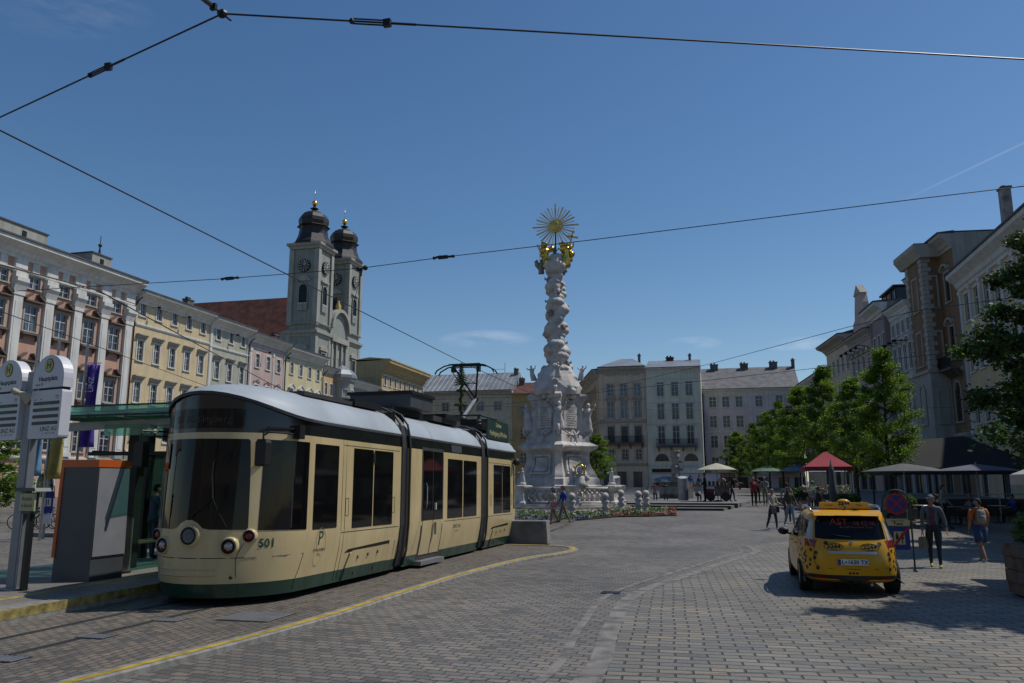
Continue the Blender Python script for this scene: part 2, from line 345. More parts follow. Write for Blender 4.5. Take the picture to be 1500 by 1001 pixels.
tot=mm('MINIMUM',tot,.8)
mx=n.new('ShaderNodeMix'); mx.data_type='RGBA'; l.new(tot,mx.inputs['Factor']); l.new(sk.outputs[0],mx.inputs['A']); mx.inputs['B'].default_value=(9.,9.3,10.,1)
hs=n.new('ShaderNodeHueSaturation'); hs.inputs['Saturation'].default_value=1.22; l.new(mx.outputs['Result'],hs.inputs['Color'])
l.new(hs.outputs[0],bg.inputs['Color'])
sl=bpy.data.lights.new('sun','SUN'); sl.energy=4.3; sl.angle=R(.53); sl.color=(1,.955,.88)
so=bpy.data.objects.new('sun',sl); COL.objects.link(so); so.rotation_euler=SUN.to_track_quat('Z','Y').to_euler()
S.view_settings.view_transform='Standard'; S.view_settings.look='None'; S.view_settings.gamma=1; S.view_settings.exposure=-.25
S.render.engine='CYCLES'; S.cycles.max_bounces=6; S.cycles.transparent_max_bounces=12

# ---------------------------------------------------------------- ground
def pave(name,bw,bh,rot,cols,wob=.03,mort=.014,bump=.9,off=.5,dirt=.5,big=.3,con=1.3):
    m=bpy.data.materials.new(name); m.use_nodes=True; nt=m.node_tree; n=nt.nodes; l=nt.links; b=n['Principled BSDF']
    b.inputs['Roughness'].default_value=.62; b.inputs['Specular IOR Level'].default_value=.45
    ge=n.new('ShaderNodeNewGeometry'); mp=n.new('ShaderNodeMapping'); mp.inputs['Rotation'].default_value=(0,0,R(rot)); l.new(ge.outputs['Position'],mp.inputs['Vector'])
    def wobble(sc,am,prev):
        nz=n.new('ShaderNodeTexNoise'); nz.inputs['Scale'].default_value=sc; nz.inputs['Detail'].default_value=2; l.new(mp.outputs['Vector'],nz.inputs['Vector'])
        s=n.new('ShaderNodeVectorMath'); s.operation='SUBTRACT'; s.inputs[1].default_value=(.5,.5,.5); l.new(nz.outputs['Color'],s.inputs[0])
        k=n.new('ShaderNodeVectorMath'); k.operation='SCALE'; k.inputs['Scale'].default_value=am; l.new(s.outputs[0],k.inputs[0])
        a=n.new('ShaderNodeVectorMath'); a.operation='ADD'; l.new(prev,a.inputs[0]); l.new(k.outputs[0],a.inputs[1]); return a.outputs[0]
    v=wobble(.35,big,mp.outputs['Vector']); v=wobble(5.,wob*1.6,v); v=wobble(18,wob*.6,v)
    br=n.new('ShaderNodeTexBrick'); br.offset=off; br.inputs['Scale'].default_value=1; br.inputs['Brick Width'].default_value=bw; br.inputs['Row Height'].default_value=bh
    br.inputs['Mortar Size'].default_value=mort; br.inputs['Mortar Smooth'].default_value=.6; br.inputs['Color1'].default_value=(0,0,0,1); br.inputs['Color2'].default_value=(1,1,1,1); br.inputs['Mortar'].default_value=(.5,.5,.5,1)
    l.new(v,br.inputs['Vector'])
    rp=n.new('ShaderNodeValToRGB'); cr=rp.color_ramp; cr.elements[0].color=cols[0]+(1,); cr.elements[1].color=cols[-1]+(1,)
    am=sum(sum(c) for c in cols)/len(cols)/3; cols=[tuple((am+(x-am)*con)*k for x,k in zip(c,(.80,.755,.69))) for c in cols]; cr.elements[0].color=cols[0]+(1,); cr.elements[1].color=cols[-1]+(1,)
    for i,c in enumerate(cols[1:-1]): e=cr.elements.new((i+1)/(len(cols)-1)); e.color=c+(1,)
    l.new(br.outputs['Color'],rp.inputs['Fac'])
    n1=n.new('ShaderNodeTexNoise'); n1.inputs['Scale'].default_value=.28; n1.inputs['Detail'].default_value=8; l.new(mp.outputs['Vector'],n1.inputs['Vector'])
    n2=n.new('ShaderNodeTexNoise'); n2.inputs['Scale'].default_value=38; n2.inputs['Detail'].default_value=6; l.new(mp.outputs['Vector'],n2.inputs['Vector'])
    a1=n.new('ShaderNodeMapRange'); a1.inputs['From Min'].default_value=.3; a1.inputs['From Max'].default_value=.7; a1.inputs['To Min'].default_value=1-dirt*.5; a1.inputs['To Max'].default_value=1.15; l.new(n1.outputs['Fac'],a1.inputs['Value'])
    a2=n.new('ShaderNodeMapRange'); a2.inputs['From Min'].default_value=.3; a2.inputs['From Max'].default_value=.7; a2.inputs['To Min'].default_value=.82; a2.inputs['To Max'].default_value=1.16; l.new(n2.outputs['Fac'],a2.inputs['Value'])
    mu=n.new('ShaderNodeMath'); mu.operation='MULTIPLY'; l.new(a1.outputs[0],mu.inputs[0]); l.new(a2.outputs[0],mu.inputs[1])
    h1=n.new('ShaderNodeHueSaturation'); l.new(rp.outputs['Color'],h1.inputs['Color']); l.new(mu.outputs[0],h1.inputs['Value'])
    mo=n.new('ShaderNodeMix'); mo.data_type='RGBA'; mo.inputs['B'].default_value=(.055,.052,.048,1); l.new(br.outputs['Fac'],mo.inputs['Factor']); l.new(h1.outputs['Color'],mo.inputs['A'])
    l.new(mo.outputs['Result'],b.inputs['Base Color'])
    iv=n.new('ShaderNodeMath'); iv.operation='SUBTRACT'; iv.inputs[0].default_value=1; l.new(br.outputs['Fac'],iv.inputs[1])
    ad=n.new('ShaderNodeMath'); ad.operation='MULTIPLY_ADD'; ad.inputs[1].default_value=.25; l.new(n2.outputs['Fac'],ad.inputs[0]); l.new(iv.outputs[0],ad.inputs[2])
    n3=n.new('ShaderNodeTexNoise'); n3.inputs['Scale'].default_value=4; l.new(mp.outputs['Vector'],n3.inputs['Vector'])
    ad2=n.new('ShaderNodeMath'); ad2.operation='MULTIPLY_ADD'; ad2.inputs[1].default_value=1.1; l.new(n3.outputs['Fac'],ad2.inputs[0]); l.new(ad.outputs[0],ad2.inputs[2])
    ad3=n.new('ShaderNodeMath'); ad3.operation='MULTIPLY_ADD'; ad3.inputs[1].default_value=.5; l.new(br.outputs['Color'],ad3.inputs[0]); l.new(ad2.outputs[0],ad3.inputs[2])
    bp=n.new('ShaderNodeBump'); bp.inputs['Strength'].default_value=bump; bp.inputs['Distance'].default_value=.014; l.new(ad3.outputs[0],bp.inputs['Height']); l.new(bp.outputs[0],b.inputs['Normal'])
    MT[name]=m
pave('paving_cobble',.23,.14,8,[(.12,.12,.118),(.17,.17,.17),(.215,.205,.19),(.155,.16,.165),(.245,.225,.20),(.20,.20,.20),(.25,.222,.195)],dirt=.8,con=1.1)
pave('paving_setts',.38,.18,-3,[(.17,.17,.165),(.235,.23,.215),(.195,.20,.20),(.27,.26,.235),(.22,.215,.20),(.30,.27,.225)],mort=.019,wob=.022,bump=1.1,big=.10,con=1.35,dirt=.75)
pave('paving_track',.17,.12,90,[(.11,.105,.10),(.16,.15,.14),(.20,.18,.155),(.14,.14,.14),(.22,.185,.155)],dirt=.7)
pave('paving_slabs',.8,.4,90,[(.19,.19,.185),(.23,.225,.215),(.205,.205,.20),(.24,.235,.225)],wob=.0,mort=.008,bump=.4)
pave('granite_course',.6,.26,68,[(.20,.195,.18),(.245,.235,.22),(.22,.215,.205)],wob=.0,mort=.012,bump=.6)
def sheet(name,poly,off,m,thick=0,cuts=True,kind='structure'):
    bm=bmesh.new(); vs=[bm.verts.new((x,y,0)) for x,y in poly]; bm.faces.new(vs)
    if cuts:
        for y,_ in GK[1:-1]: bmesh.ops.bisect_plane(bm,geom=bm.verts[:]+bm.edges[:]+bm.faces[:],plane_co=(0,y,0),plane_no=(0,1,0))
    bmesh.ops.recalc_face_normals(bm,faces=bm.faces)
    if bm.faces[0].normal.z<0: bmesh.ops.reverse_faces(bm,faces=bm.faces[:])
    if thick:
        r=bmesh.ops.extrude_edge_only(bm,edges=[e for e in bm.edges if e.is_boundary])
        lo=set(x for x in r['geom'] if isinstance(x,bmesh.types.BMVert))
    else: lo=set()
    for v in bm.verts: v.co.z=(g(v.co.y) if cuts else 0)+off-(thick if v in lo else 0)
    me=bpy.data.meshes.new(name); bm.to_mesh(me); bm.free(); me.materials.append(MT[m])
    o=link(name,me)
    if kind: o['kind']=kind
    return o
sheet('ground',[(-700,-60),(700,-60),(700,1000),(-700,1000)],0,'paving_cobble')
def curve_pts(P,n=6):
    out=[]
    for i in range(len(P)-1):
        p0,p1,p2,p3=[Vector(P[max(0,min(len(P)-1,j))]) for j in (i-1,i,i+1,i+2)]
        for k in range(n):
            t=k/n; out.append(.5*((2*p1)+(p2-p0)*t+(2*p0-5*p1+4*p2-p3)*t*t+(3*p1-p0-3*p2+p3)*t**3))
    out.append(Vector(P[-1])); return out
def offset(P,d):
    o=[]
    for i,p in enumerate(P):
        t=(P[min(i+1,len(P)-1)]-P[max(0,i-1)]).normalized(); o.append(Vector((p.x+t.y*d,p.y-t.x*d)))
    return o
# carriageway of larger setts on the right of the granite course
gc=curve_pts([(-3.9,2),(-2.9,5.2),(-1.78,8.62),(-1.9,12.2),(-1.75,15.7),(-.75,19.7),(.2,23.2),(.85,25.8),(.62,27.6)],6)
def ribbon(name,P,w,off,m):
    A=offset(P,0); B=offset(P,w); mb=MB()
    mb.loft([[(a.x,a.y,g(a.y)+off),(b.x,b.y,g(b.y)+off)] for a,b in zip(A,B)],m,cap=False,closed=False); o=mb.build(name); return struct(o)
gl=curve_pts([(-3.5,2),(-2.6,5.2),(-1.62,8.62),(-1.72,12),(-1.72,15.6),(-.72,19.6),(.22,23.1),(.98,25.9),(.75,27.9)],6)
poly=[(p.x,p.y) for p in offset(gl,.3)]+[(2.4,30),(5,40),(9.5,48),(16,60),(21,60),(21,2)]
sheet('carriageway',poly,.004,'paving_setts')
ribbon('granite_band',offset(gl,.08),.26,.009,'granite_worn')
ribbon('gutter_course',offset(gl,-.30),.12,.006,'granite_worn')
# tram bed, kerb, line, rails
KE=curve_pts([(-7.25,2.),(-6.28,7.2),(-5.72,11),(-5.56,14.5),(-5.33,18.1),(-4.85,21.5),(-4.22,23.4),(-4.1,24.7),(-4.5,25.75),(-5.4,26.1),(-6.5,26.1)],8)
tb=[(p.x,p.y) for p in KE]+[(-6.5,60),(-10.2,60),(-10.2,2)]
sheet('tram_bed',tb,.062,'paving_track',thick=.09)
mb=MB(); A=offset(KE,.02); B=offset(KE,-.24)
rings=[]
for a,b in zip(A,B):
    z=g(a.y); rings.append([(a.x,a.y,z-.05),(a.x,a.y,z+.062),(a.x+(b.x-a.x)*.1,a.y+(b.y-a.y)*.1,z+.078),(b.x,b.y,z+.078),(b.x,b.y,z+.03)])
mb.loft(rings,'granite_pale',cap=True); struct(mb.build('kerb_strip'))
mb=MB(); A2=offset(KE,-.04); B2=offset(KE,-.15)
mb.loft([[(a.x,a.y,g(a.y)+.082),(b.x,b.y,g(b.y)+.082)] for a,b in zip(A2,B2)],'yellow_line',cap=False,closed=False); struct(mb.build('yellow_line'))
HD=R(-1.84)  # heading of the line of rails
def tr(x,y,z=0): # tram frame -> world
    return (-8.45+x*cos(HD)-y*sin(HD),12.3+x*sin(HD)+y*cos(HD),z)
for sx in (-.49,.46):
    mb=MB(); ys=[-11,0,12,30,48]
    for dx0,dx1,mm_,dz in ((-.055,.0,'riser_dark',.068),(0,.04,'iron',.066),(.04,.07,'riser_dark',.068)):
        mb.loft([[(tr(sx+dx0,y)[0],tr(sx+dx0,y)[1],g(tr(0,y)[1])+dz),(tr(sx+dx1,y)[0],tr(sx+dx1,y)[1],g(tr(0,y)[1])+dz)] for y in ys],mm_,cap=False,closed=False)
    struct(mb.build('tram_rail'))
def grate(x0,x1,y0,y1,label,nx,rot=0):
    mb=MB(); mb.box(x0,x1,y0,y1,.0,.070,'iron')
    for i in range(nx):
        a=x0+(x1-x0)*(i+.2)/nx; mb.box(a,a+(x1-x0)/nx*.6,y0+.03,y1-.03,.06,.074,'steel_matt')
    o=mb.build('drain_grate'); tag(o,label,'drain grate'); return o
grate(-7.2,-6.35,10.85,11.7,'large dark square iron grate in the track paving beside the tram nose',16)
for x,y,s in ((-8.05,7.95,'nearest the bottom left corner'),(-8.05,9.35,'between the rails, middle one of three'),(-7.95,10.7,'just ahead of the tram bumper')):
    grate(x-.12,x+.3,y-.16,y+.16,'small patterned iron cover in the tram track, '+s,6)
mb=MB(); mb.box(-2.15,-1.8,15.55,15.85,.005,.014,'iron'); tag(mb.build('drain_grate'),'small dark drain beside the bend of the pale granite band','drain grate')
# platform
pe=[(-9.86,3),(-9.86,11),(-9.86,30)]
mb=MB(); mb.box(-14.6,-10.16,2.6,31,-.05,.25,'paving_slabs'); struct(mb.build('platform'))
mb=MB(); mb.box(-10.155,-9.86,2.6,31,-.05,.258,'granite_pale'); struct(mb.build('platform_kerb'))
mb=MB(); mb.box(-9.93,-9.857,2.6,31,.13,.262,'yellow_worn'); struct(mb.build('platform_yellow_edge'))
mb=MB(); mb.box(-11.0,-10.8,2.6,8.5,.2,.254,'yellow_line'); mb.box(-11.0,-10.9,9.6,24,.2,.254,'yellow_line'); struct(mb.build('platform_guide_line'))
# ---------------------------------------------------------------- buildings
WC={}
def window_meshes(w,h,st):
    k=(round(w,2),round(h,2),st)
    if k in WC: return WC[k]
    trim,sash,pane,style=st
    mb=MB(); c=.15 if style!='thin' else .07
    x0,x1=-w/2,w/2
    if style=='arch':
        n=10; out=[(x0-c,0)]+[( -(w/2+c)*cos(PI*i/n), h-w/2+(w/2+c)*sin(PI*i/n)) for i in range(n+1)]+[(x1+c,0)]
        inn=[(x0,0)]+[(-(w/2)*cos(PI*i/n), h-w/2+(w/2)*sin(PI*i/n)) for i in range(n+1)]+[(x1,0)]
        for i in range(len(out)-1):
            a,b,cc,d=out[i],out[i+1],inn[i+1],inn[i]
            mb.add([(a[0],-.06,a[1]),(b[0],-.06,b[1]),(cc[0],-.06,cc[1]),(d[0],-.06,d[1]),(a[0],.0,a[1]),(b[0],.0,b[1]),(cc[0],.2,cc[1]),(d[0],.2,d[1])],[(0,1,2,3),(0,4,5,1),(3,2,6,7)],trim)
        # spandrels fill the square opening behind the arch
        for s in (-1,1):
            pts=[(s*w/2,h)]+[(s*(w/2)*cos(PI*i/12), h-w/2+(w/2)*sin(PI*i/12)) for i in range(7)]
            mb.add([(p[0],.003,p[1]) for p in pts],[tuple(range(len(pts)))],trim)
    else:
        mb.box(x0-c,x0,-.055,.02,0,h,trim); mb.box(x1,x1+c,-.055,.02,0,h,trim); mb.box(x0-c,x1+c,-.055,.02,h,h+c,trim)
    mb.box(x0-c*1.3,x1+c*1.3,-.13,.02,-.12,0,trim)
    A=mb.mesh('window'); 
    mb=MB(); f=.07; y0,y1=.11,.16
    mb.box(x0,x0+f,y0,y1,0,h,sash); mb.box(x1-f,x1,y0,y1,0,h,sash); mb.box(x0+f,x1-f,y0,y1,0,f,sash); mb.box(x0+f,x1-f,y0,y1,h-f,h,sash)
    mb.box(-.045,.045,y0-.01,y1,f,h-f,sash)
    if h>1.5:
        zt=h*.66; mb.box(x0+f,-.045,y0-.005,y1,zt-.04,zt+.04,sash); mb.box(.045,x1-f,y0-.005,y1,zt-.04,zt+.04,sash)
        for zz in (h*.33,):
            mb.box(x0+f,-.045,y0+.01,y1,zz-.018,zz+.018,sash); mb.box(.045,x1-f,y0+.01,y1,zz-.018,zz+.018,sash)
    else:
        zt=h*.5; mb.box(x0+f,-.045,y0+.01,y1,zt-.02,zt+.02,sash); mb.box(.045,x1-f,y0+.01,y1,zt-.02,zt+.02,sash)
    B=mb.mesh('sash')
    mb=MB(); mb.box(x0,x1,.15,.17,0,h,pane); C=mb.mesh('pane')
    WC[k]=(A,B,C); return WC[k]
def put_window(b,x,z,w,h,st,name='window',y=0):
    A,B,C=window_meshes(w,h,st)
    a=link(name,A,b,(x,y,z)); link('sash',B,a); link('pane',C,a); return a
PC={}
def pediment(b,x,z,w,kind,m,y=0):
    k=(kind,round(w,2),m)
    if k not in PC:
        mb=MB(); W=w/2+.32
        if kind=='tri':
            mb.box(-W,W,-.42,0,0,.14,m)
            mb.prism([(-W,.14),(-W*.35,.62),(-W*.35,.78),(-W-.04,.30)],'y',-.46,0,m); mb.prism([(W,.14),(W*.35,.62),(W*.35,.78),(W+.04,.30)],'y',-.46,0,m)
        elif kind=='solid':
            mb.prism([(-W,0),(W,0),(W,.12),(0,.62),(-W,.12)],'y',-.28,0,m); mb.prism([(-W-.06,.10),(0,.64),(W+.06,.10),(W+.06,.2),(0,.76),(-W-.06,.2)],'y',-.4,-.28,m)
        elif kind=='flat':
            mb.prism([(0,0),(0,.42),(-.42,.42),(-.42,.32),(-.2,.16),(-.12,0)],'x',-W,W,m)
        elif kind=='arch':
            n=8; pts=[(-W*cos(PI*i/n),.05+.5*sin(PI*i/n)) for i in range(n+1)]; q=[(p[0]*.86,p[1]-.14) for p in pts]
            mb.prism(pts+q[::-1],'y',-.34,0,m)
        elif kind=='scroll':
            for s in (-1,1): mb.tube([(s*W*.95,-.1,.1),(s*W*.8,-.12,.28),(s*W*.5,-.12,.3),(s*W*.2,-.12,.5),(0,-.12,.55)],.075,m,5)
        PC[k]=mb.mesh('pediment')
    return link('pediment',PC[k],b,(x,y,z))
def building(label,cat,ox,oy,rz,W,D,H,wallm,rows,trim='trim_white',base=-.5,gutter='roof_dark',roof=('gable','roof_dark',3.),cornice=.8,corh=.9,belts=(),pil=(),pilm='trim_white',
             name='town_house',holes=(),side=None,group='houses round the square',sash='sash_white',corm=None,x_extra=()):
    b=thing(name,label,cat,(ox,oy,0),rz,group)
    hs=list(holes); wins=[]
    for r in rows:
        z,h,w_,xs,st=r[:5]; ped=r[5] if len(r)>5 else None
        for x in xs: hs.append((x-w_/2,x+w_/2,z,z+h)); wins.append((x,z,w_,h,st,ped))
    H0=H-corh
    X=sorted(set([0,W]+[v for q in hs for v in q[:2]])); Z=sorted(set([base,H0]+[v for q in hs for v in q[2:4]]))
    mb=MB()
    for i in range(len(X)-1):
        for j in range(len(Z)-1):
            cx,cz=(X[i]+X[i+1])/2,(Z[j]+Z[j+1])/2
            if any(q[0]<cx<q[1] and q[2]<cz<q[3] for q in hs): continue
            mb.quad((X[i],0,Z[j]),(X[i+1],0,Z[j]),(X[i+1],0,Z[j+1]),(X[i],0,Z[j+1]),wallm)
    for q in hs:
        a,b2,c,d=q[:4]; dp=.17 if len(q)<5 else q[4]
        mb.quad((a,0,c),(a,dp,c),(a,dp,d),(a,0,d),wallm); mb.quad((b2,0,c),(b2,0,d),(b2,dp,d),(b2,dp,c),wallm); mb.quad((a,0,d),(a,dp,d),(b2,dp,d),(b2,0,d),wallm); mb.quad((a,0,c),(b2,0,c),(b2,dp,c),(a,dp,c),wallm)
    s=side or wallm
    HT=H-.03; mb.quad((0,0,base),(0,0,HT),(0,D,HT),(0,D,base),s); mb.quad((W,0,base),(W,D,base),(W,D,HT),(W,0,HT),s); mb.quad((0,D,base),(0,D,HT),(W,D,HT),(W,D,base),s)
    mb.build('wall',b,fix=False)
    for x,z,w_,h,st,ped in wins:
        T,sa,pn,sty=(st if isinstance(st,tuple) else (trim,sash,st,'sq'))
        put_window(b,x,z,w_,h,(T,sa,pn,sty))
        if ped: pediment(b,x,z+h+(.22 if ped!='tri' else .28),w_,ped,'trim_dark' if ped in('tri',) else ('trim_stone' if ped in ('flat','scroll') else trim))
    # cornice: stepped profile over the front, returned on the flanks
    c=cornice; cm=corm or trim
    mb=MB(); pr=[(0.02,H0-.35),(-.12*c,H0-.35),(-.16*c,H0-.1),(-.3*c,H0),(-.42*c,H0+.25*corh),(-.8*c,H0+.5*corh),(-c,H0+.62*corh),(-c,H0+.88*corh),(.3,H0+.88*corh)]
    mb.prism(pr,'x',-.04,W+.04,cm)
    mb.build('cornice',b)
    mb=MB(); mb.prism([(-c-.12,H0+.88*corh),(-c-.12,H),(-c+.05,H+.02),(.3,H+.14),(.3,H0+.885*corh)],'x',-.05,W+.05,gutter); mb.build('gutter',b)
    for (z,h,d) in belts:
        mb=MB(); mb.prism([(.0,z),(-d*.5,z),(-d,z+h*.5),(-d,z+h),(0,z+h*1.15)],'x',.01,W-.01,trim); mb.build('string_course',b)
    for (x,z0,z1,pw,pd) in pil:
        mb=MB(); mb.box(x-pw/2,x+pw/2,-pd,0,z0,z1,pilm); mb.box(x-pw/2-.08,x+pw/2+.08,-pd-.07,0,z1-.35,z1-.003,pilm); mb.box(x-pw/2-.1,x+pw/2+.1,-pd-.08,0,z0,z0+.4,pilm)
        mb.box(x-pw*.3,x+pw*.3,-pd-.035,-pd+.01,z0+.9,z1-.9,pilm); mb.build('pilaster',b)
    kind,rm,rh=roof[:3]
    mb=MB(); o0=-c*.6
    if kind=='gable': mb.prism([(o0,H+.05),(D*.5,H+rh),(D*1.02,H+.05),(D*.99,H-.3),(.2,H-.2)],'x',.0,W,rm)
    elif kind=='mono': mb.prism([(o0,H+.05),(D*.8,H+rh),(D,H+rh),(D,H-.6),(.2,H-.2)],'x',0,W,rm)
    elif kind=='hip':
        r=roof[3] if len(roof)>3 else D*.4
        mb.add([(-.1,o0,H+.05),(W+.1,o0,H+.05),(W+.1,D,H+.05),(-.1,D,H+.05),(r,D*.5,H+rh),(W-r,D*.5,H+rh)],[(0,1,5,4),(1,2,5),(2,3,4,5),(3,0,4),(0,3,2,1)],rm)
    elif kind=='mansard':
        mb.prism([(o0,H+.05),(1.5,H+rh*.8),(D*.5,H+rh),(D-1.5,H+rh*.8),(D,H+.05),(D,H-.3),(.2,H-.2)],'x',0,W,rm)
    rf=mb.build('roof',b)
    if len(roof)>4 and roof[4]: # standing seams
        mb=MB(); nn=int(W/roof[4])
        for i in range(1,nn):
            x=W*i/nn
            if kind=='gable': mb.tube([(x,o0,H+.07),(x,D*.5,H+rh+.02)],.035,rm,4)
        if mb.v: mb.build('roof_seam',rf)
    return b,rf
def chimney(rf,x,y,z0,z1,w=.7,d=.7,m='stone_dark',cap='stone_dark'):
    mb=MB(); mb.box(x-w/2,x+w/2,y-d/2,y+d/2,z0,z1,m); mb.box(x-w/2-.08,x+w/2+.08,y-d/2-.08,y+d/2+.08,z1,z1+.14,cap)
    for i in range(max(1,int(w/.5))): mb.box(x-w/2+.1+i*.5,x-w/2+.35+i*.5,y-.12,y+.12,z1+.14,z1+.4,'iron')
    return mb.build('chimney',rf)
def ground_arches(b,W,z1,n,m='plaster_white',x0=1.5,wd=2.2):
    sp=(W-2*x0)/max(1,n-1)
    for i in range(n):
        put_window(b,x0+i*sp,0.3,wd,z1,(m,'sash_dark','pane_shop','arch'),'shop_window')
def spotlight(b,x,z):
    mb=MB(); mb.tube([(x,-.05,z),(x,-.9,z+.1)],.03,'iron',5); mb.box(x-.1,x+.1,-1.15,-.85,z-.12,z+.1,'iron'); mb.build('facade_lamp',b)
PW='pane_curtain'
def right(x0,y0,x1,y1,*a,**k):   # far corner first
    L=math.hypot(x1-x0,y1-y0); return building(a[0],a[1],x0,y0,math.atan2(y1-y0,x1-x0),L,*a[2:],**k)
# ---- left row (fronts face +X at X=-57)
Y0=30.; W=38.55; xs=[65.75-3.35*k-Y0 for k in range(11)]; px=[x+1.675 for x in xs]+[xs[-1]-1.675]
T=('trim_stone','sash_white',PW,'sq')
gx=[x for x in xs]
b,rf=building('long pink palace with white giant pilasters and dark broken pediments at the left edge','palace',-57,Y0,PI/2,W,14,22.6,'plaster_pink',
  [(15.0,2.25,1.35,xs,T,'tri'),(9.8,2.25,1.35,xs,T,'tri'),(4.9,2.1,1.35,xs,T),(18.75,1.05,1.25,xs,T),(.3,2.7,1.9,gx,('plaster_white','sash_dark','pane_shop','arch'))],
  trim='trim_white',cornice=1.15,corh=1.25,belts=((4.0,.35,.25),(19.85,.28,.22)),pil=[(x,4.4,18.2,.95,.28) for x in px],name='palace',roof=('gable','roof_dark',2.6),group=None)
for x in px:
    mb=MB(); mb.prism([(0,18.25),(-.3,18.25),(-.45,18.7),(-.62,19.0),(-.62,19.35),(-.4,19.36),(-.4,19.84),(0,19.84)],'x',x-.62,x+.62,'trim_white'); mb.build('capital',b)
    mb=MB(); mb.box(x-.62,x+.62,-.26,0,20.18,20.98,'trim_white'); mb.build('frieze_block',b)
for x in xs:
    mb=MB(); mb.box(x-.36,x+.36,-.12,0,20.18,20.98,'trim_white'); mb.build('frieze_block',b)
    for z in (15,9.8):
        mb=MB(); mb.box(x-.98,x+.98,-.42,0,z-.36,z-.16,'trim_dark'); mb.prism([(0,z-.36),(-.34,z-.36),(-.12,z-.75),(0,z-.8)],'x',x-.85,x-.7,'trim_dark'); mb.prism([(0,z-.36),(-.34,z-.36),(-.12,z-.75),(0,z-.8)],'x',x+.7,x+.85,'trim_dark'); mb.build('sill_shelf',b)
for x,wd in ((56.2-Y0,5.2),(65.7-Y0,2.6)):
    mb=MB(); mb.box(x-wd/2,x+wd/2,2.2,5.2,23.2,24.75,'plaster_grey'); mb.box(x-wd/2-.1,x+wd/2+.1,2.1,5.3,24.75,24.87,'roof_dark'); mb.box(x-.2,x+.25,2.14,2.2,23.9,24.4,'iron'); mb.build('dormer',rf)
mb=MB(); mb.lathe([(1.0,23.6),(.55,24.5),(.18,25.4),(.08,26.3),(.07,26.5)],'copper_dark',(W-.7,4.5),8); mb.ball((W-.7,4.5,26.65),.2,'copper_dark'); mb.tube([(W-.7,4.5,26.8),(W-.7,4.5,27.7)],.04,'copper_dark',5); mb.build('roof_turret',rf)
mb=MB()   # first-floor balcony
mb.box(16,22,-1.1,0,4.1,4.35,'trim_stone')
for i in range(25): mb.tube([(16.1+i*.24,-1.0,4.35),(16.1+i*.24,-1.0,5.25)],.05,'trim_stone',5)
mb.box(16,22,-1.08,-.92,5.25,5.4,'trim_stone'); mb.build('balcony',b)

xs=[69.45+2.55*k-68.6 for k in range(5)]; xs=[1.0,3.55,6.1,8.65,11.2]
b,rf=building('yellow town house between the pink palace and the pale green house','house',-57,68.6,PI/2,12.55,14,21.75,'plaster_yellow',
  [(19.2,1.35,.85,xs,PW),(14.5,2.1,.9,xs,PW,'flat'),(10.2,2.1,.9,xs,PW,'flat'),(6.3,2.0,.9,xs,PW,'flat')],cornice=1.0,corh=.95,belts=((18.05,.3,.14),(5.0,.3,.15)),holes=(),roof=('gable','roof_dark',2.4))
ground_arches(b,12.5,3.2,4)
for x in (2.2,7.3): spotlight(b,x,20.3)
xs=[1.7,4.3,6.9]
b,rf=building('pale green town house right of the yellow one','house',-57,81.2,PI/2,8.45,14,21.55,'plaster_green',
  [(19.0,1.35,.85,xs,PW),(14.3,2.1,.9,xs,PW,'flat'),(10.0,2.1,.9,xs,PW,'flat'),(6.1,2.0,.9,xs,PW)],cornice=1.0,corh=.95,belts=((17.85,.3,.14),(5.0,.3,.15)),pil=((.3,5.3,20.5,.5,.06),(8.15,5.3,20.5,.5,.06)),roof=('gable','roof_dark',2.2))
chimney(rf,1.0,4,22.5,23.9,1.2)
spotlight(b,4.2,20.0); ground_arches(b,8.4,3.1,3)
xs=[1.9,4.5,7.1]
b,rf=building('rose pink town house with scroll hoods over its windows','house',-57,89.7,PI/2,9.05,14,21.2,'plaster_rose',
  [(16.9,1.75,.9,xs,PW),(12.6,2.0,.9,xs,PW,'scroll'),(8.4,2.0,.9,xs,PW),(5.4,1.8,.9,xs,PW)],cornice=1.0,corh=.85,belts=((19.2,.16,.1),(4.6,.25,.12)),pil=((.35,5,19.2,.4,.05),(5.8,5,19.2,.25,.05),(8.7,5,19.2,.4,.05)),roof=('gable','roof_dark',2))
for x in (3.2,8.1): spotlight(b,x,19.0)
xs=[1.6,4.2,6.8,9.4]
b,rf=building('lemon yellow town house with pointed white pediments below the church','house',-57,98.8,PI/2,11.0,14,20.9,'plaster_lemon',
  [(17.2,1.6,.9,xs,PW),(12.9,2.0,.9,xs,PW,'solid'),(8.6,2.0,.9,xs,PW),(5.4,1.8,.9,xs,PW)],cornice=1.0,corh=1.0,belts=((4.6,.25,.12),),roof=('gable','roof_dark',2))
chimney(rf,1.6,3,21.2,22.8,1.0,m='roof_red')
b,rf=building('narrow apricot house between the lemon house and the turreted corner','house',-57,109.9,PI/2,5.4,14,19.7,'plaster_orange',
  [(15.4,1.8,.8,[1.0,2.7,4.4],PW),(11.4,1.9,.8,[1.0,2.7,4.4],PW),(7.4,1.9,.8,[1.0,2.7,4.4],PW)],cornice=.7,corh=.6,roof=('gable','roof_dark',1.8))
xs=[2.4+2.2*k for k in range(6)]
b,rf=building('grey corner house with a small octagonal turret and metal cap','house',-57,115.45,PI/2,14.6,13,18.9,'plaster_grey',
  [(15.2,1.3,.9,xs,PW),(11.2,2.0,.9,xs,PW),(7,2.0,.9,xs,PW)],cornice=.9,corh=.9,roof=('gable','roof_dark',2.),trim='trim_white')
mb=MB(); mb.lathe([(1.9,0),(1.9,17.7),(2.15,17.9),(2.3,18.4)],'plaster_grey',(.2,-.3),8,ph=PI/8)
t=mb.build('turret',b)
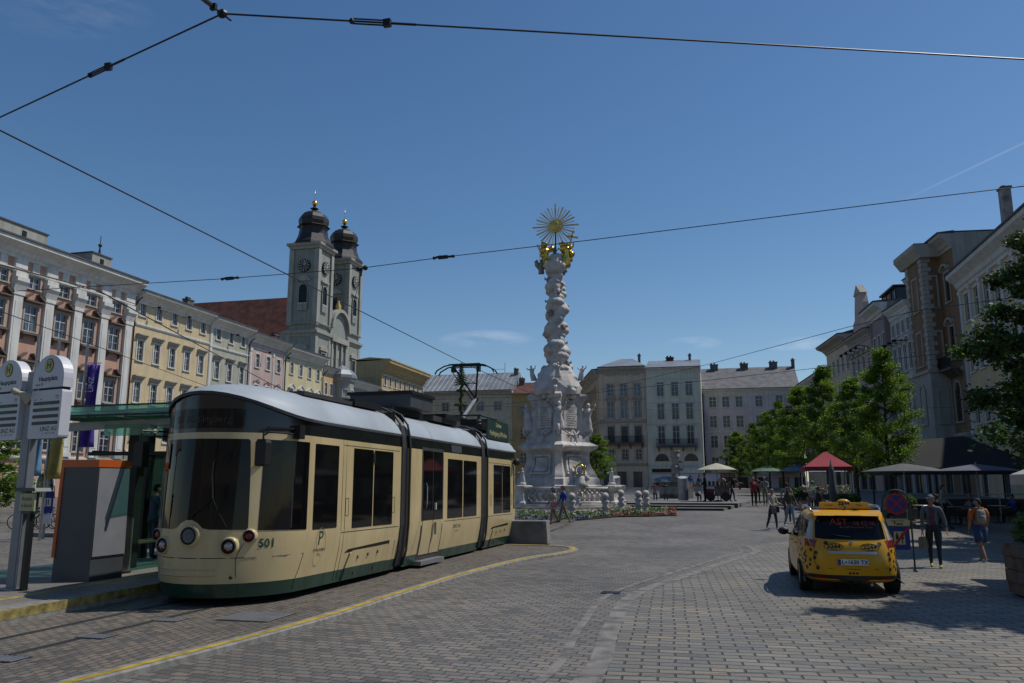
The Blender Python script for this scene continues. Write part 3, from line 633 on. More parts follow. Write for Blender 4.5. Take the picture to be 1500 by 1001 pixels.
mb=MB(); mb.lathe([(2.4,18.4),(2.35,18.9),(1.6,19.7),(.9,20.1),(.12,20.6),(.05,21.3)],'roof_metal',(.2,-.3),8,ph=PI/8); mb.build('turret_cap',t)
for a in (-135,-90,-45,0):
    q=MB(); 
    q=put_window(b,.2+1.77*cos(R(a)),15.4,.75,1.1,('trim_white','sash_white',PW,'sq'),y=-.3+1.77*sin(R(a))); q.rotation_euler=(0,0,R(a+90)); q.location=(.2+1.79*cos(R(a)),-.3+1.79*sin(R(a)),15.4)
mb=MB()
for i in range(14): mb.ball((4+i*.75,-.45,14.5+.25*math.sin(i*2.1)),.42,'trim_white',6,5,jit=.3)
mb.build('stucco_relief',b,True)
xs=[1.5+2.35*k for k in range(9)]
b,rf=building('ochre house with heavy cornice at the far end of the left row','house',-56.2,130.3,PI/2,21,5,23.8,'plaster_ochre',
  [(19.3,1.7,.95,xs,PW),(14.3,2.3,.95,xs,PW),(9.6,2.3,.95,xs,PW),(5.,2.3,.95,xs,PW)],cornice=1.5,corh=1.9,corm='plaster_ochre',roof=('gable','plaster_ochre',.4),belts=((18.2,.3,.2),(13.2,.25,.15)),gutter='plaster_ochre')

def downpipe(y,h,m='iron'):
    for hb in [o for o in bpy.data.objects if o.get('category') in ('house','palace') and o.parent is None and abs(o.location.x+57)<.1 and o.location.y<=y+.2]: last=hb
    x=y-last.location.y; mb=MB(); mb.tube([(x,-.14,.2),(x,-.14,h-1.2),(x,-.5,h-.6),(x,-.9,h-.3)],.075,m,6); mb.build('downpipe',last)
for y_,h_ in ((68.45,21.2),(89.5,20.6),(98.65,20.2),(109.75,19.2)): downpipe(y_-.15,h_)
# ---- end of the square (fronts face -Y)
PD='pane_curtain'
xs=[1.75+3.83*k for k in range(6)]
b,rf=building('wide pale house with grey metal roof behind the tram pantograph','house',-63.75,160,0,24,14,21.2,'plaster_cream',
  [(17.0,1.8,1.5,xs,PD),(11.6,2.3,1.5,xs,PD,'arch'),(6.4,2.3,1.5,xs,PD)],trim='trim_stone',cornice=.8,corh=.8,roof=('gable','roof_metal',4.6,0,1.05),belts=((10.6,.3,.15),(19.5,.2,.1)),pil=[(x+1.9,11,19.4,.45,.08) for x in xs[:-1]],pilm='plaster_cream')
chimney(rf,23.4,6,20,26.3,.9); chimney(rf,24.9,5,19.5,24.0,1.2); 
mb=MB(); mb.tube([(20.6,7,25.6),(20.6,7,28)],.05,'iron',4); mb.tube([(18.6,7,26.6),(20.6,7,26.6)],.04,'iron',4); mb.build('roof_mast',rf)
b,rf=building('narrow mustard house with orange tiled roof behind the column','house',-39.6,159.5,0,9,14,20.2,'plaster_ochre',
  [(15.6,2.0,1.3,[2.3,6.5],PD),(10.8,2.1,1.3,[2.3,6.5],PD),(6,2.1,1.3,[2.3,6.5],PD)],cornice=.7,corh=.8,roof=('gable','roof_red',3.2),trim='plaster_ochre')
xs=[1.85,3.95,6.05]
st=('trim_stone','sash_white',PD,'sq')
b,rf=building('beige house with round headed windows and long black balcony','house',-17.0,125,0,7.35,15,20.1,'plaster_beige',
  [(15.5,1.9,1.0,xs,st),(12.1,2.6,1.0,xs,st,'arch'),(8.3,2.6,1.0,xs,('trim_stone','sash_dark','pane_dark','sq')),(5.6,1.6,.9,xs,('trim_stone','sash_white','pane_dark','sq')),(.9,2.9,1.35,[1.2,3.4,5.8],('plaster_beige','sash_dark','pane_shop','thin'))],
  trim='trim_stone',cornice=.95,corh=1.0,belts=((11.3,.35,.28),(4.7,.35,.3),(7.6,.15,.1),(14.9,.12,.08)),pil=[(.5,11.8,19,.5,.08),(2.9,11.8,19,.28,.06),(5.0,11.8,19,.28,.06),(6.95,11.8,19,.4,.08)],pilm='plaster_beige',roof=('hip','roof_metal',2.4,2.6),side='plaster_orange')
for zz in range(9): 
    mb=MB(); mb.box(.03,7.3,-.03,0,7.9+zz*.36,7.9+zz*.36+.30,'plaster_beige')
    if zz in (0,8): mb.build('rusticated_course',b)
def balcony(b,x0,x1,z,m='iron'):
    mb=MB(); mb.box(x0,x1,-1.0,0,z-.18,z,'trim_dark')
    n=int((x1-x0)/.14)
    for i in range(n+1):
        x=x0+(x1-x0)*i/n; mb.box(x-.02,x+.02,-.98,-.94,z,z+1.0,m)
    mb.box(x0,x1,-1.0,-.92,z+1.0,z+1.06,m); mb.box(x0,x1,-.99,-.93,z+.08,z+.12,m)
    for x in (x0,x1): mb.box(x-.03,x+.03,-.95,0,z+1.0,z+1.06,m); mb.box(x-.03,x+.03,-.95,0,z+.45,z+.5,m)
    for i in range(4):
        x=x0+.3+(x1-x0-.6)*i/3; mb.prism([(0,z-.18),(-.85,z-.18),(-.1,z-.8),(0,z-.8)],'x',x-.08,x+.08,'trim_dark')
    return mb.build('balcony',b)
balcony(b,.9,6.9,8.15)
chimney(rf,5.9,7.2,21.4,22.9,.4)
b,rf=right(-24.6,152,-17.08,125.1,'salmon side wing receding behind the beige house towards the side street','house',3,19.9,'plaster_orange',
  [(z,h,1.0,[1.6+2.3*k for k in range(11)],('trim_stone','sash_white','pane_dark','sq')) for z,h in ((15.6,1.8),(12.1,2.4),(8.3,2.4),(5.4,1.6))],trim='trim_stone',cornice=.9,corh=1.0,roof=('gable','roof_metal',.5),belts=((11.3,.3,.2),(7.6,.2,.1)))
xs=[2.2,4.4,6.55]
b,rf=building('pale mint house with black balcony and two half round windows','house',-9.6,125,0,8.35,15,19.8,'plaster_mint',
  [(15.3,2.2,1.05,xs,('trim_white','sash_white','pane_dark','thin')),(11.7,2.7,1.05,xs,('trim_white','sash_white','pane_dark','thin')),(7.9,2.9,1.05,xs,('trim_white','sash_white','pane_dark','thin')),(.9,2.6,2.6,[2.2,6.3],('plaster_mint','sash_dark','pane_shop','thin'))],
  trim='trim_cool',cornice=.55,corh=.6,belts=((14.2,.2,.1),(10.9,.22,.12),(4.6,.2,.12),(17.9,.15,.08)),roof=('gable','roof_metal',2.2,0,1.2))
balcony(b,1.4,7.5,7.6)
for x in (2.15,6.5):
    mb=MB(); n_=12; pts=[(x+1.05*cos(PI*i/n_),5.35+1.15*sin(PI*i/n_)) for i in range(n_+1)]; mb.prism(pts,'y',-.02,.1,'pane_dark'); 
    q=[(x+1.25*cos(PI*i/n_),5.35+1.35*sin(PI*i/n_)) for i in range(n_+1)]
    mb.prism(q+pts[::-1],'y',-.08,.02,'trim_cool'); mb.build('lunette_window',b)
chimney(rf,3.5,7,21.2,22.3,1.2,m='roof_red'); chimney(rf,6.7,7,21.2,22.6,.4)
for x in (2.2,4.4,6.55):
    for z in (14.05,10.55):
        for dx in (-.5,0,.5):
            mb=MB(); mb.box(x+dx-.18,x+dx+.18,-.05,0,z,z+.28,'trim_stone'); mb.build('stucco_rosette',b)
mb=MB(); mb.box(.6,4.0,-.25,-.02,3.7,4.2,'iron'); mb.box(4.8,8.0,-.6,-.02,3.5,4.3,'trim_cool'); mb.build('shop_fascia',b)
for i,(x,z) in enumerate(((1.85,19.1),(4.2,19.1),(6.6,19.1))):
    mb=MB(); mb.box(x-.7,x+.7,-.03,.0,17.05+.0,17.2,'trim_cool')
    mb.build('stucco_panel',b)
xs=[1.7,3.8,5.9,9.0,12.15,14.5]
b,rf=building('lilac grey house with long slate roof at the end of the square','house',-1.25,135,0,15.4,14,17.3,'plaster_lilac',
  [(14.3,1.75,1.15,xs,('trim_white','sash_white','pane_dark','sq')),(11.0,1.9,1.15,xs,('trim_white','sash_white','pane_dark','sq')),(7.7,2.0,1.15,xs,('trim_white','sash_white','pane_dark','sq')),(4.2,2.0,1.15,xs,('trim_white','sash_white','pane_dark','sq')),(1.0,2.0,1.6,xs,('trim_white','sash_dark','pane_shop','sq'))],
  trim='trim_cool',cornice=.6,corh=.7,belts=((10.1,.2,.1),(3.4,.2,.1)),roof=('gable','roof_grey',4.4))
for x,h in ((2.2,22.2),(7.2,22.2),(12,22.3),(15.2,22.6)): chimney(rf,x,6.5,20,h,1.3 if x<15 else .5)
mb=MB(); mb.tube([(.15,-.12,.5),(.15,-.12,16.6)],.09,'iron',6); mb.build('downpipe',b)

# ---- right row (fronts face the square, in shade)
TC=('trim_cool','sash_white','pane_dark','sq')
xs=[1.6+2.45*k for k in range(16)]
b,rf=right(21,73.1,21,30,'cream and yellow house with white pilasters behind the dark tree at the right edge','house',15,19.6,'plaster_yellow',
  [(15.2,2.3,1.15,xs,TC),(11.0,2.5,1.15,xs,TC),(6.8,2.5,1.15,xs,TC),(1,2.8,1.5,xs[::2],('trim_cool','sash_dark','pane_shop','sq'))],trim='trim_cool',cornice=1.0,corh=1.3,belts=((14.1,.3,.15),(5.6,.35,.2)),
  pil=[(x+1.22,11,18.0,.42,.16) for x in xs]+[(.25,6,18.,.45,.16)],pilm='trim_cool',roof=('mono','roof_grey',8.8))
chimney(rf,.9,3.9,21,26.5,.9,m='stone_mid')
b,rf=right(20.0,80.4,20.75,73.2,'rust orange house with stone quoins, projecting bay and iron balcony','house',7,23.4,'plaster_rust',
  [(17.6,2.6,1.0,[5.6],('trim_stone','sash_dark','pane_dark','sq'),'arch'),(12.6,2.8,1.0,[5.6],('trim_stone','sash_dark','pane_dark','sq'),'arch'),(7.2,3.4,1.2,[5.6],('trim_stone','sash_dark','pane_dark','arch')),(1.,2.8,1.6,[2,5.4],('trim_stone','sash_dark','pane_shop','sq'))],
  trim='trim_stone',side='plaster_grey',cornice=1.0,corh=1.1,roof=('hip','roof_grey',.5,2.),belts=((11.4,.3,.2),(5.8,.4,.3)))
# projecting bay with quoins
mb=MB(); mb.box(.15,4.2,-1.5,-.005,6.2,21.9,'plaster_rust'); bay=mb.build('bay',b)
mb=MB(); mb.prism([(0.,21.9),(-1.75,21.9),(-2.3,22.7),(-2.3,23.1),(0,23.1)],'x',-.5,4.9,'trim_stone'); mb.box(-.4,4.8,-2.2,0,23.1,23.2,'copper_dark'); mb.build('bay_cornice',bay)
mb=MB()
for i in range(24):
    z=11.9+i*.42; w_=.75 if i%2 else .5
    mb.box(4.2-w_,4.26,-1.56,-1.5+w_,z,z+.38,'trim_stone')
mb.build('quoins',bay)
mb=MB()
for i in range(24):
    z=11.9+i*.42; w_=.75 if i%2 else .5
    mb.box(.09,.15+w_,-1.56,-1.0,z,z+.38,'trim_stone')
mb.build('quoins',bay)
mb=MB(); mb.box(.1,4.3,-1.62,0,5.9,11.7,'plaster_grey'); mb.box(-.1,4.5,-1.8,0,11.6,11.9,'trim_stone'); mb.box(-.1,4.5,-1.75,0,5.7,5.95,'trim_stone'); mb.build('bay_base',bay)
for z in (17.4,12.4,7.2):
    put_window(b,2.2,z,1.15,3.0 if z>8 else 3.4,('trim_stone','sash_dark','pane_dark','sq' if z>8 else 'arch'),y=-1.66 if z<8 else -1.52)
    q=put_window(b,0,z,.7,2.8,('trim_stone','sash_dark','pane_dark','sq')); q.rotation_euler=(0,0,PI/2); q.location=(4.3 if z<8 else 4.24,-.75,z)
q=balcony(b,4.4,7.1,11.7)
A_=('trim_cool','sash_white','pane_dark','sq')
b,rf=right(19.55,83.9,19.98,80.5,'tall white house with two window bays next to the rust orange one','house',14,21.9,'plaster_cool',
  [(18.6,1.4,.9,[1.0,2.5],A_),(14.2,2.7,.95,[1.0,2.5],A_,'arch'),(9.4,2.7,.95,[1.0,2.5],A_,'arch'),(5.4,2.3,.95,[1.0,2.5],A_),(.9,2.9,1.1,[.9,2.5],('trim_stone','sash_dark','pane_dark','thin'))],trim='trim_cool',cornice=.5,corh=.7,roof=('gable','roof_dark',2.))
b,rf=right(18.9,90.2,19.53,84.0,'white house with arched hoods and dark awning lamps, four windows wide','house',14,20.1,'plaster_cool',
  [(17.0,1.3,.8,[.9,2.4,3.9,5.4],A_),(13.2,2.6,.9,[.9,2.4,3.9,5.4],A_,'arch'),(9.0,2.6,.9,[.9,2.4,3.9,5.4],A_,'arch'),(5.2,2.3,.9,[.9,2.4,3.9,5.4],A_),(.9,2.9,2.2,[1.6,4.6],('trim_stone','sash_dark','pane_dark','thin'))],trim='trim_cool',cornice=.6,corh=.9,roof=('mono','roof_dark',2.2),belts=((12.2,.25,.15),))
for x in (1.6,3.2,4.8):
    mb=MB(); mb.tube([(x,0,16.1),(x,-1.3,16.1)],.05,'iron',5); mb.box(x-.2,x+.2,-1.5,-1.1,15.95,16.15,'iron'); mb.build('facade_lamp',b)
b,rf=right(18.2,96.6,18.55,90.3,'mauve house with big flat cornice and a roof terrace','house',13,21.3,'plaster_mauve',
  [(15.6,2.4,1.0,[1.3,3.2,5.1],A_),(11.2,2.4,1.0,[1.3,3.2,5.1],A_),(6.9,2.4,1.0,[1.3,3.2,5.1],A_),(1.1,2.9,2.2,[1.6,4.6],('trim_stone','sash_dark','pane_dark','thin'))],trim='trim_cool',cornice=1.1,corh=1.1,roof=('mono','roof_dark',.6),pil=((5.95,5,20,.5,.12),(.3,5,20,.5,.12)),pilm='plaster_mauve')
mb=MB(); mb.box(.4,5.6,1.4,8,21.3,22.9,'glass_smoke'); mb.box(.2,5.9,1.1,8.3,22.9,23.1,'iron')
for x in (.4,2.1,3.9,5.6): mb.box(x-.05,x+.05,1.33,1.45,21.3,22.9,'iron')
mb.build('roof_terrace',rf)
b,rf=right(17.2,105.2,18.2,96.7,'old house with curved stepped gable and a row of lamp brackets','house',13,19.6,'plaster_rose',
  [(14.4,2.4,1.0,[1.2,3.2,5.2,7.2],A_,'solid'),(10.2,2.4,1.0,[1.2,3.2,5.2,7.2],A_),(6.2,2.4,1.0,[1.2,3.2,5.2,7.2],A_),(1.3,2.9,2.4,[1.8,4.9],('trim_stone','sash_dark','pane_dark','thin'))],trim='trim_stone',cornice=.8,corh=.8,roof=('gable','roof_dark',2.4),belts=((13.4,.2,.12),))
mb=MB(); mb.prism([(3.1,19.5),(8.3,19.5),(8.3,20.9),(7.6,21.4),(7.4,22.9),(6.9,24.2),(5.7,24.6),(4.6,24.1),(4.2,22.7),(3.9,21.3),(3.1,20.9)],'y',-.3,.35,'plaster_rose'); mb.prism([(4.4,24.1),(7.1,24.1),(5.75,25.3)],'y',-.42,.4,'trim_stone'); mb.build('gable',b)
for x in (1.2,3.2,5.2,7.2):
    mb=MB(); mb.tube([(x,0,17.6),(x,-1.,17.8),(x,-1.5,17.6)],.05,'iron',5); mb.box(x-.2,x+.2,-1.6,-1.3,17.3,17.6,'iron'); mb.build('facade_lamp',b)
b,rf=right(16.0,116.8,17.2,105.3,'plain grey house with deep eaves beyond the gabled one','house',13,20.6,'plaster_beige',
  [(16.2,1.9,.95,[1.2+2.3*k for k in range(5)],A_),(12.2,2.2,.95,[1.2+2.3*k for k in range(5)],A_),(8.2,2.2,.95,[1.2+2.3*k for k in range(5)],A_),(1.3,2.9,2.4,[2,6,9.5],('trim_stone','sash_dark','pane_dark','thin'))],trim='trim_stone',cornice=1.3,corh=.8,roof=('gable','roof_red',2.2))
b,rf=right(14.6,134.8,15.9,117.5,'low far house with white pilasters where the right row ends','house',13,17.6,'plaster_cream',
  [(13.6,1.8,1.0,[1.3+2.45*k for k in range(7)],A_),(9.6,2.2,1.0,[1.3+2.45*k for k in range(7)],A_),(5.6,2.2,1.0,[1.3+2.45*k for k in range(7)],A_)],trim='trim_cool',cornice=1.0,corh=1.0,roof=('gable','roof_dark',2.8),pil=[(.3+2.45*k,5,16.4,.4,.12) for k in range(8)],pilm='trim_cool')
chimney(rf,15.5,4,18.5,20.4,.5)

# ---- the near end of the square, behind the camera (seen in reflections)
for i,(x,m,lb) in enumerate(((26,'plaster_cream','cream house closing the near end of the square, eastern one'),(-4,'plaster_beige','beige house closing the near end of the square, middle one'),(-34,'plaster_rose','rose house closing the near end of the square, western one'))):
    xs=[2.+3.*k for k in range(9)]
    building(lb,'house',x,-42,PI,29.5,12,18.5+i,m,[(z,2.2,1.2,xs,PD) for z in (14,9.8,5.6)]+[(.3,3,2,xs,('trim_white','sash_dark','pane_shop','arch'))],cornice=.8,corh=.8)
# ---- church (old cathedral): two towers, facade between, nave roof
ch=thing('church','grey green church with two dark onion capped towers and golden balls','church',(-83.9,145.0,0),0)
TW=6.6
def tower(y0,dz=0):
    t=MB(); t.box(0,TW,y0,y0+TW,0,33.2+dz,'plaster_sage'); o=t.build('tower',ch)
    q=MB()
    for z0,z1 in ((0,32.),(34,50.0)):
        z0+=dz if z0 else 0; z1+=dz
        for x in (0,TW):
            for y in (y0,y0+TW):
                xx=x; q.box(x-.12 if x==0 else x-.95,x+.95 if x==0 else x+.12,y-.12 if y==y0 else y-.95,y+.95 if y==y0 else y+.12,z0,z1,'plaster_grey')
    q.build('corner_pier',o)
    t=MB(); t.box(.25,TW-.25,y0+.25,y0+TW-.25,33.2+dz,50.6+dz,'plaster_sage'); t.build('belfry',o)
    for z,e,h in ((31.6,.55,1.2),(34.2,.25,.35),(50.2,.65,1.2)):
        q=MB(); z+=dz
        q.loft([[(-e*k,y0-e*k,zz),(TW+e*k,y0-e*k,zz),(TW+e*k,y0+TW+e*k,zz),(-e*k,y0+TW+e*k,zz)] for k,zz in ((.2,z),(.35,z+h*.35),(.95,z+h*.6),(1,z+h),(.3,z+h*1.08))],'plaster_grey'); q.build('cornice',o)
    cx,cy=TW/2,y0+TW/2; z=51.4+dz
    q=MB(); q.lathe([(4.5,z),(4.35,z+.5),(3.6,z+1.3),(3.1,z+2.6),(2.9,z+3.9),(3.0,z+4.1),(3.55,z+4.35),(3.0,z+4.7),(3.2,z+5.4),(3.15,z+6.2),(2.6,z+7.1),(1.6,z+7.7),(.7,z+8.0),(.4,z+8.3),(.95,z+8.6),(.35,z+8.9),(.22,z+9.3)],'copper_dark',(cx,cy),8,ph=PI/8); q.build('onion_cap',o)
    q=MB(); q.ball((cx,cy,z+9.8),.62,'gold'); q.tube([(cx,cy,z+10.2),(cx,cy,z+13.0)],.05,'gold',5); q.build('finial',o,True)
    for face in range(2):
        # face 0: -Y, face 1: +X
        Mx=Matrix.Translation((cx,y0,0)) if face==0 else Matrix.Translation((TW,cy,0))@Matrix.Rotation(PI/2,4,'Z')
        def F(name,mb_,sm=False,par=o):
            a=mb_.build(name,par,sm); a.matrix_local=Mx; return a
        mb=MB(); mb.prism(circ(0,46.6+dz,1.35,24),'y',-.12,.24,'iron'); F('clock_face',mb)
        mb=MB(); mb.prism(circ(0,46.6+dz,.85,24),'y',-.135,-.12,'stone_dark')
        for k in range(12):
            w_=R(30*k); M=Matrix.Translation((1.08*sin(w_),0,46.6+dz+1.08*cos(w_)))@Matrix.Rotation(w_,4,'Y'); mb.box(-.06,.06,-.16,-.12,-.2,.2,'gold_dull' if 0 else 'trim_white',M)
        for w_,ln in ((R(48),.7),(R(10),1.0)):
            M=Matrix.Translation((0,0,46.6+dz))@Matrix.Rotation(w_,4,'Y'); mb.box(-.06,.06,-.18,-.15,-.1,ln,'trim_white',M)
        F('clock_dial',mb)
        a=put_window(o,0,37.2+dz,1.9,5.4,('plaster_grey','copper_dark','glass_black','arch')); a.matrix_local=Mx@Matrix.Translation((0,.05,37.2+dz)); a.name='belfry_opening'
        mb=MB()
        for i in range(7): mb.tube([(-.85+.28*i,-.05,37.2+dz),(-.85+.28*i,-.05,38.5+dz)],.07,'trim_white',5)
        mb.box(-1,1,-.12,.05,38.5+dz,38.65+dz,'trim_white'); F('balustrade',mb)
        mb=MB(); mb.prism([(-1.6,43.3+dz),(1.6,43.3+dz),(1.6,43.6+dz),(.8,44.3+dz),(0,44.5+dz),(-.8,44.3+dz),(-1.6,43.6+dz)],'y',-.15,.24,'plaster_grey'); F('hood',mb)
        a=put_window(o,0,24.2+dz,1.7,4.2,('plaster_grey','copper_dark','glass_black','sq')); a.matrix_local=Mx@Matrix.Translation((0,-.2,24.2+dz))
        mb=MB(); mb.prism([(-1.7,28.9+dz),(1.7,28.9+dz),(1.5,29.6+dz),(0,30.1+dz),(-1.5,29.6+dz)],'y',-.4,-.0,'plaster_grey'); F('hood',mb)
    return o
tower(0); tower(14.5,.6)
mb=MB(); mb.box(.5,TW-.2,TW+.01,14.49,0,33,'plaster_grey'); mb.build('facade',ch)
mb=MB(); n_=14; cyy=10.55
pts=[(cyy-3.9,33.0),(cyy+3.9,33.0)]+[(cyy+3.9*cos(PI*i/n_),34.5+4.2*sin(PI*i/n_)) for i in range(n_+1)]
mb.prism(pts,'x',TW-1.4,TW-.1,'plaster_sage'); pts2=[(cyy+4.4*cos(PI*i/n_),34.5+4.7*sin(PI*i/n_)) for i in range(n_+1)]+[(cyy+3.7*cos(PI*i/n_),34.5+4.0*sin(PI*i/n_)) for i in range(n_+1)][::-1]
mb.prism(pts2,'x',TW-.6,TW+.7,'plaster_grey'); mb.build('gable',ch)
mb=MB()
for y in (7.2,9.3,11.8,13.9): mb.box(TW-.2,TW+.25,y-.3,y+.3,14,32,'plaster_grey')
mb.box(TW-.2,TW+.6,TW+.02,14.48,31.7,32.9,'plaster_grey'); mb.build('pilaster',ch)
for y,z in ((8.2,25),(10.5,25),(12.8,25),(10.5,18)):
    a=put_window(ch,0,z,1.2,3.4,('plaster_grey','copper_dark','glass_black','arch')); a.matrix_local=Matrix.Translation((TW-.17,y,z))@Matrix.Rotation(PI/2,4,'Z')
mb=MB()
for x,y,s in ((TW-.4,10.5,1.3),(TW-.4,7.4,1.),(TW-.4,13.8,1.)):
    mb.lathe([(.5*s,38.4+(0 if s>1.1 else -2.4)),(.42*s,39.3+(0 if s>1.1 else -2.4)),(.5*s,40+(0 if s>1.1 else -2.4)),(.2*s,40.8+(0 if s>1.1 else -2.4)),(.25*s,41.1+(0 if s>1.1 else -2.4)),(.05,41.4+(0 if s>1.1 else -2.4))],'gold_dull' if s>1.1 else 'stone_mid',(x,y),8)
mb.build('statue',ch,True)
mb=MB(); mb.prism([(-1.8,0),(0,0),(0,33),(-2.2,33)] ,'y',1.,3.,'plaster_sage')
mb.prism([(-7.5,22),(0,22),(0,33.2),(-1.2,33)],'y',.6,1.0,'plaster_grey'); mb.build('buttress_wall',ch)
# nave: red roof running left behind the towers
mb=MB(); mb.box(-45.5,-.02,2,18.5,0,27,'plaster_grey'); mb.build('nave',ch)
mb=MB(); mb.prism([(.6,26.6),(10.2,42.6),(19.9,26.6)],'x',-46,-.3,'roof_red'); mb.build('nave_roof',ch)
# ---------------------------------------------------------------- the tram
TR=thing('tram','cream and green tram with grey roof and the number 501 standing at the stop','tram',(-8.42,11.75,0),HD)
TR.rotation_euler=(-.0065,0,HD)
HWP=[(.2,1.22),(.43,1.27),(.85,1.345),(1.15,1.375),(2.85,1.37),(2.93,1.365),(3.17,1.345)]
def hw(z):
    for (a,b),(c,d) in zip(HWP,HWP[1:]):
        if z<=c: return b+(d-b)*(z-a)/(c-a)
    return HWP[-1][1]
def lean(z):
    if z<.5: return .10*(.5-z)/.3
    if z<1.25: return .0
    return .09*(z-1.25)/1.6
def outline(z,y0,y1,nf,nr,k=0.):
    """plan ring: rear-right, right side, nose ... closed loop, clockwise from above; k shrinks"""
    h=hw(min(z,3.17))-k; P=[]
    def nose(yb,sg,dep):
        o=[]; N=18
        for i in range(N+1):
            a=PI*i/N; x=h*abs(cos(a))**(2/1.9)*(1 if cos(a)>0 else -1); u=abs(sin(a))**(2/1.9)
            o.append((x,yb+sg*(dep*(1-u)+lean(z)*u)+sg*k*u))
        return o
    if nf: F=nose(y0,1,nf)
    else: F=[(h-2*h*i/18,y0) for i in range(19)]
    if nr: B=nose(y1,-1,nr)[::-1]
    else: B=[(-h+2*h*i/18,y1) for i in range(19)]
    ys=[y0+(nf or 0)+((y1-(nr or 0))-(y0+(nf or 0)))*i/8 for i in range(1,8)]
    return F+[(-h,y) for y in ys]+B+[(h,y) for y in ys[::-1]]
def zedge(x,y,y0,y1,nf,nr):
    q=0
    if nf: q=max(q,1-max(0,(y-y0))/2.3)
    if nr: q=max(q,1-max(0,(y1-y))/2.3)
    q=max(0,q); q=q*q*(3-2*q)
    return 3.17+.42*q*max(0,1-(x/1.37)**2)**.8
SH=[]
def module(y0,y1,nf,nr):
    def band(zs,m,name):
        mb=MB(); mb.loft([[(x,y,z) for x,y in outline(z,y0,y1,nf,nr)] for z in zs],m,cap=False); o=mb.build(name,TR); smooth_by_angle(o,40); return o
    lo=band([.2,.3,.43],'tram_green','lower_skirt')
    mb=MB(); mb.loft([[(x,y,.205) for x,y in outline(.2,y0,y1,nf,nr)]]*2,'black_plastic'); 
    bo=band([.43,.6,.85,1.0,1.15,1.25,1.6,2.0,2.4,2.7,2.90],'tram_cream','body_shell')
    # black band with a top edge that rises under the roof brow
    mb=MB(); r0=[(x,y,2.90) for x,y in outline(2.9,y0,y1,nf,nr)]; r1=[]; 
    o3=outline(3.17,y0,y1,nf,nr)
    r1=[(x,y,zedge(x,y,y0,y1,nf,nr)) for x,y in o3]; rm=[((a[0]+b[0])/2,(a[1]+b[1])/2,(a[2]+b[2])/2) for a,b in zip(r0,r1)]
    mb.loft([r0,rm,r1],'tram_black',cap=False); ba=mb.build('window_band',TR); smooth_by_angle(ba,40)
    mb=MB(); rings=[]
    cy0=y0+(nf*1.05 if nf else 0); cy1=y1-(nr*1.05 if nr else 0)
    for t,dz in ((-.03,-.035),(-.035,.02),(0,.06),(.06,.20),(.17,.36),(.32,.49),(.5,.58),(.72,.64),(.9,.66)):
        rr=[]
        for x,y in o3:
            ze=zedge(x,y,y0,y1,nf,nr); cy=min(max(y,cy0),cy1)
            k=max(t,t); X=x*(1-t); Y=cy+(y-cy)*(1-t)
            if t<0 and not(nf and y<cy0) and not(nr and y>cy1): X=x*1.012; Y=y
            top=3.85; zz=ze+dz*(top-ze)/.68
            if t<0: zz=ze+dz
            rr.append((X,Y,zz))
        rings.append(rr)
    mb.loft(rings[:2],'tram_rubber',cap=False); mb.loft(rings[1:],'tram_roof',cap=False)
    mb.add(rings[-1],[tuple(range(len(rings[-1])))],'tram_roof')
    ro=mb.build('roof',TR); smooth_by_angle(ro,50)
    # floor and end walls
    mb=MB(); mb.add([(x,y,.22) for x,y in outline(.2,y0,y1,nf,nr,.02)],[tuple(range(52))],'black_plastic')
    if not nf: mb.box(-1.18,1.18,y0+.01,y0+.05,.25,3.7,'black_plastic')
    if not nr: mb.box(-1.18,1.18,y1-.05,y1-.01,.25,3.7,'black_plastic')
    mb.build('floor',TR)
    bm=bmesh.new()
    for o in (lo,bo,ba): bm.from_mesh(o.data)
    b=BVHTree.FromBMesh(bm); bm.free(); return b,bo,lo,ba,ro
m1=module(0,5.5,1.5,0); m2=module(5.95,11.4,0,0); m3=module(11.95,16.2,0,1.2)
Rd,Ld,Fd,Bd=(-1,0,0),(1,0,0),(0,1,0),(0,-1,0)
def dside(mod,poly,m,name,off=.006,step=.25): 
    a=decal(name,mod[0],poly,'x',Rd,off,m,TR,step); return a
def both(mod,poly,m,name,off=.006,step=.25):
    dside(mod,poly,m,name,off,step); decal(name,mod[0],poly,'x',Ld,off,m,TR,step)
GB='glass_black'
# front: windscreen with a bite round the centre lamp, destination display
ws=[(-.90,1.33),(-.86,1.30),(-.35,1.30),(-.25,1.32),(-.17,1.40),(-.06,1.45),(.06,1.45),(.17,1.40),(.25,1.32),(.35,1.30),(.86,1.29),(.875,1.32),(.86,1.9),(.84,2.4),(.815,2.76),(.79,2.79),(-.84,2.79),(-.86,2.76),(-.89,2.4),(-.90,1.6)]
decal('windscreen',m1[0],ws,'y',Fd,.006,GB,TR,.07)
decal('destination_display',m1[0],rrect(-.72,.72,2.97,3.3,.03),'y',Fd,.004,'glass_black',TR,.07)
t=text_mesh('50  Pöstlingberg',.17,.001); t.transform(face_mat((0.,0,3.12),(1,0,0))); project_mesh(t,m1[0],Fd,.009); t.materials.clear(); t.materials.append(MT['sash_dark']); link('display_text',t,TR)
for x0,x1,z0,z1,m,nm in ((-.62,.62,2.38,2.75,'sash_dark','sun_blind'),(-.02,.10,1.9,2.38,'cream_panel','cab_notice')):
    pass
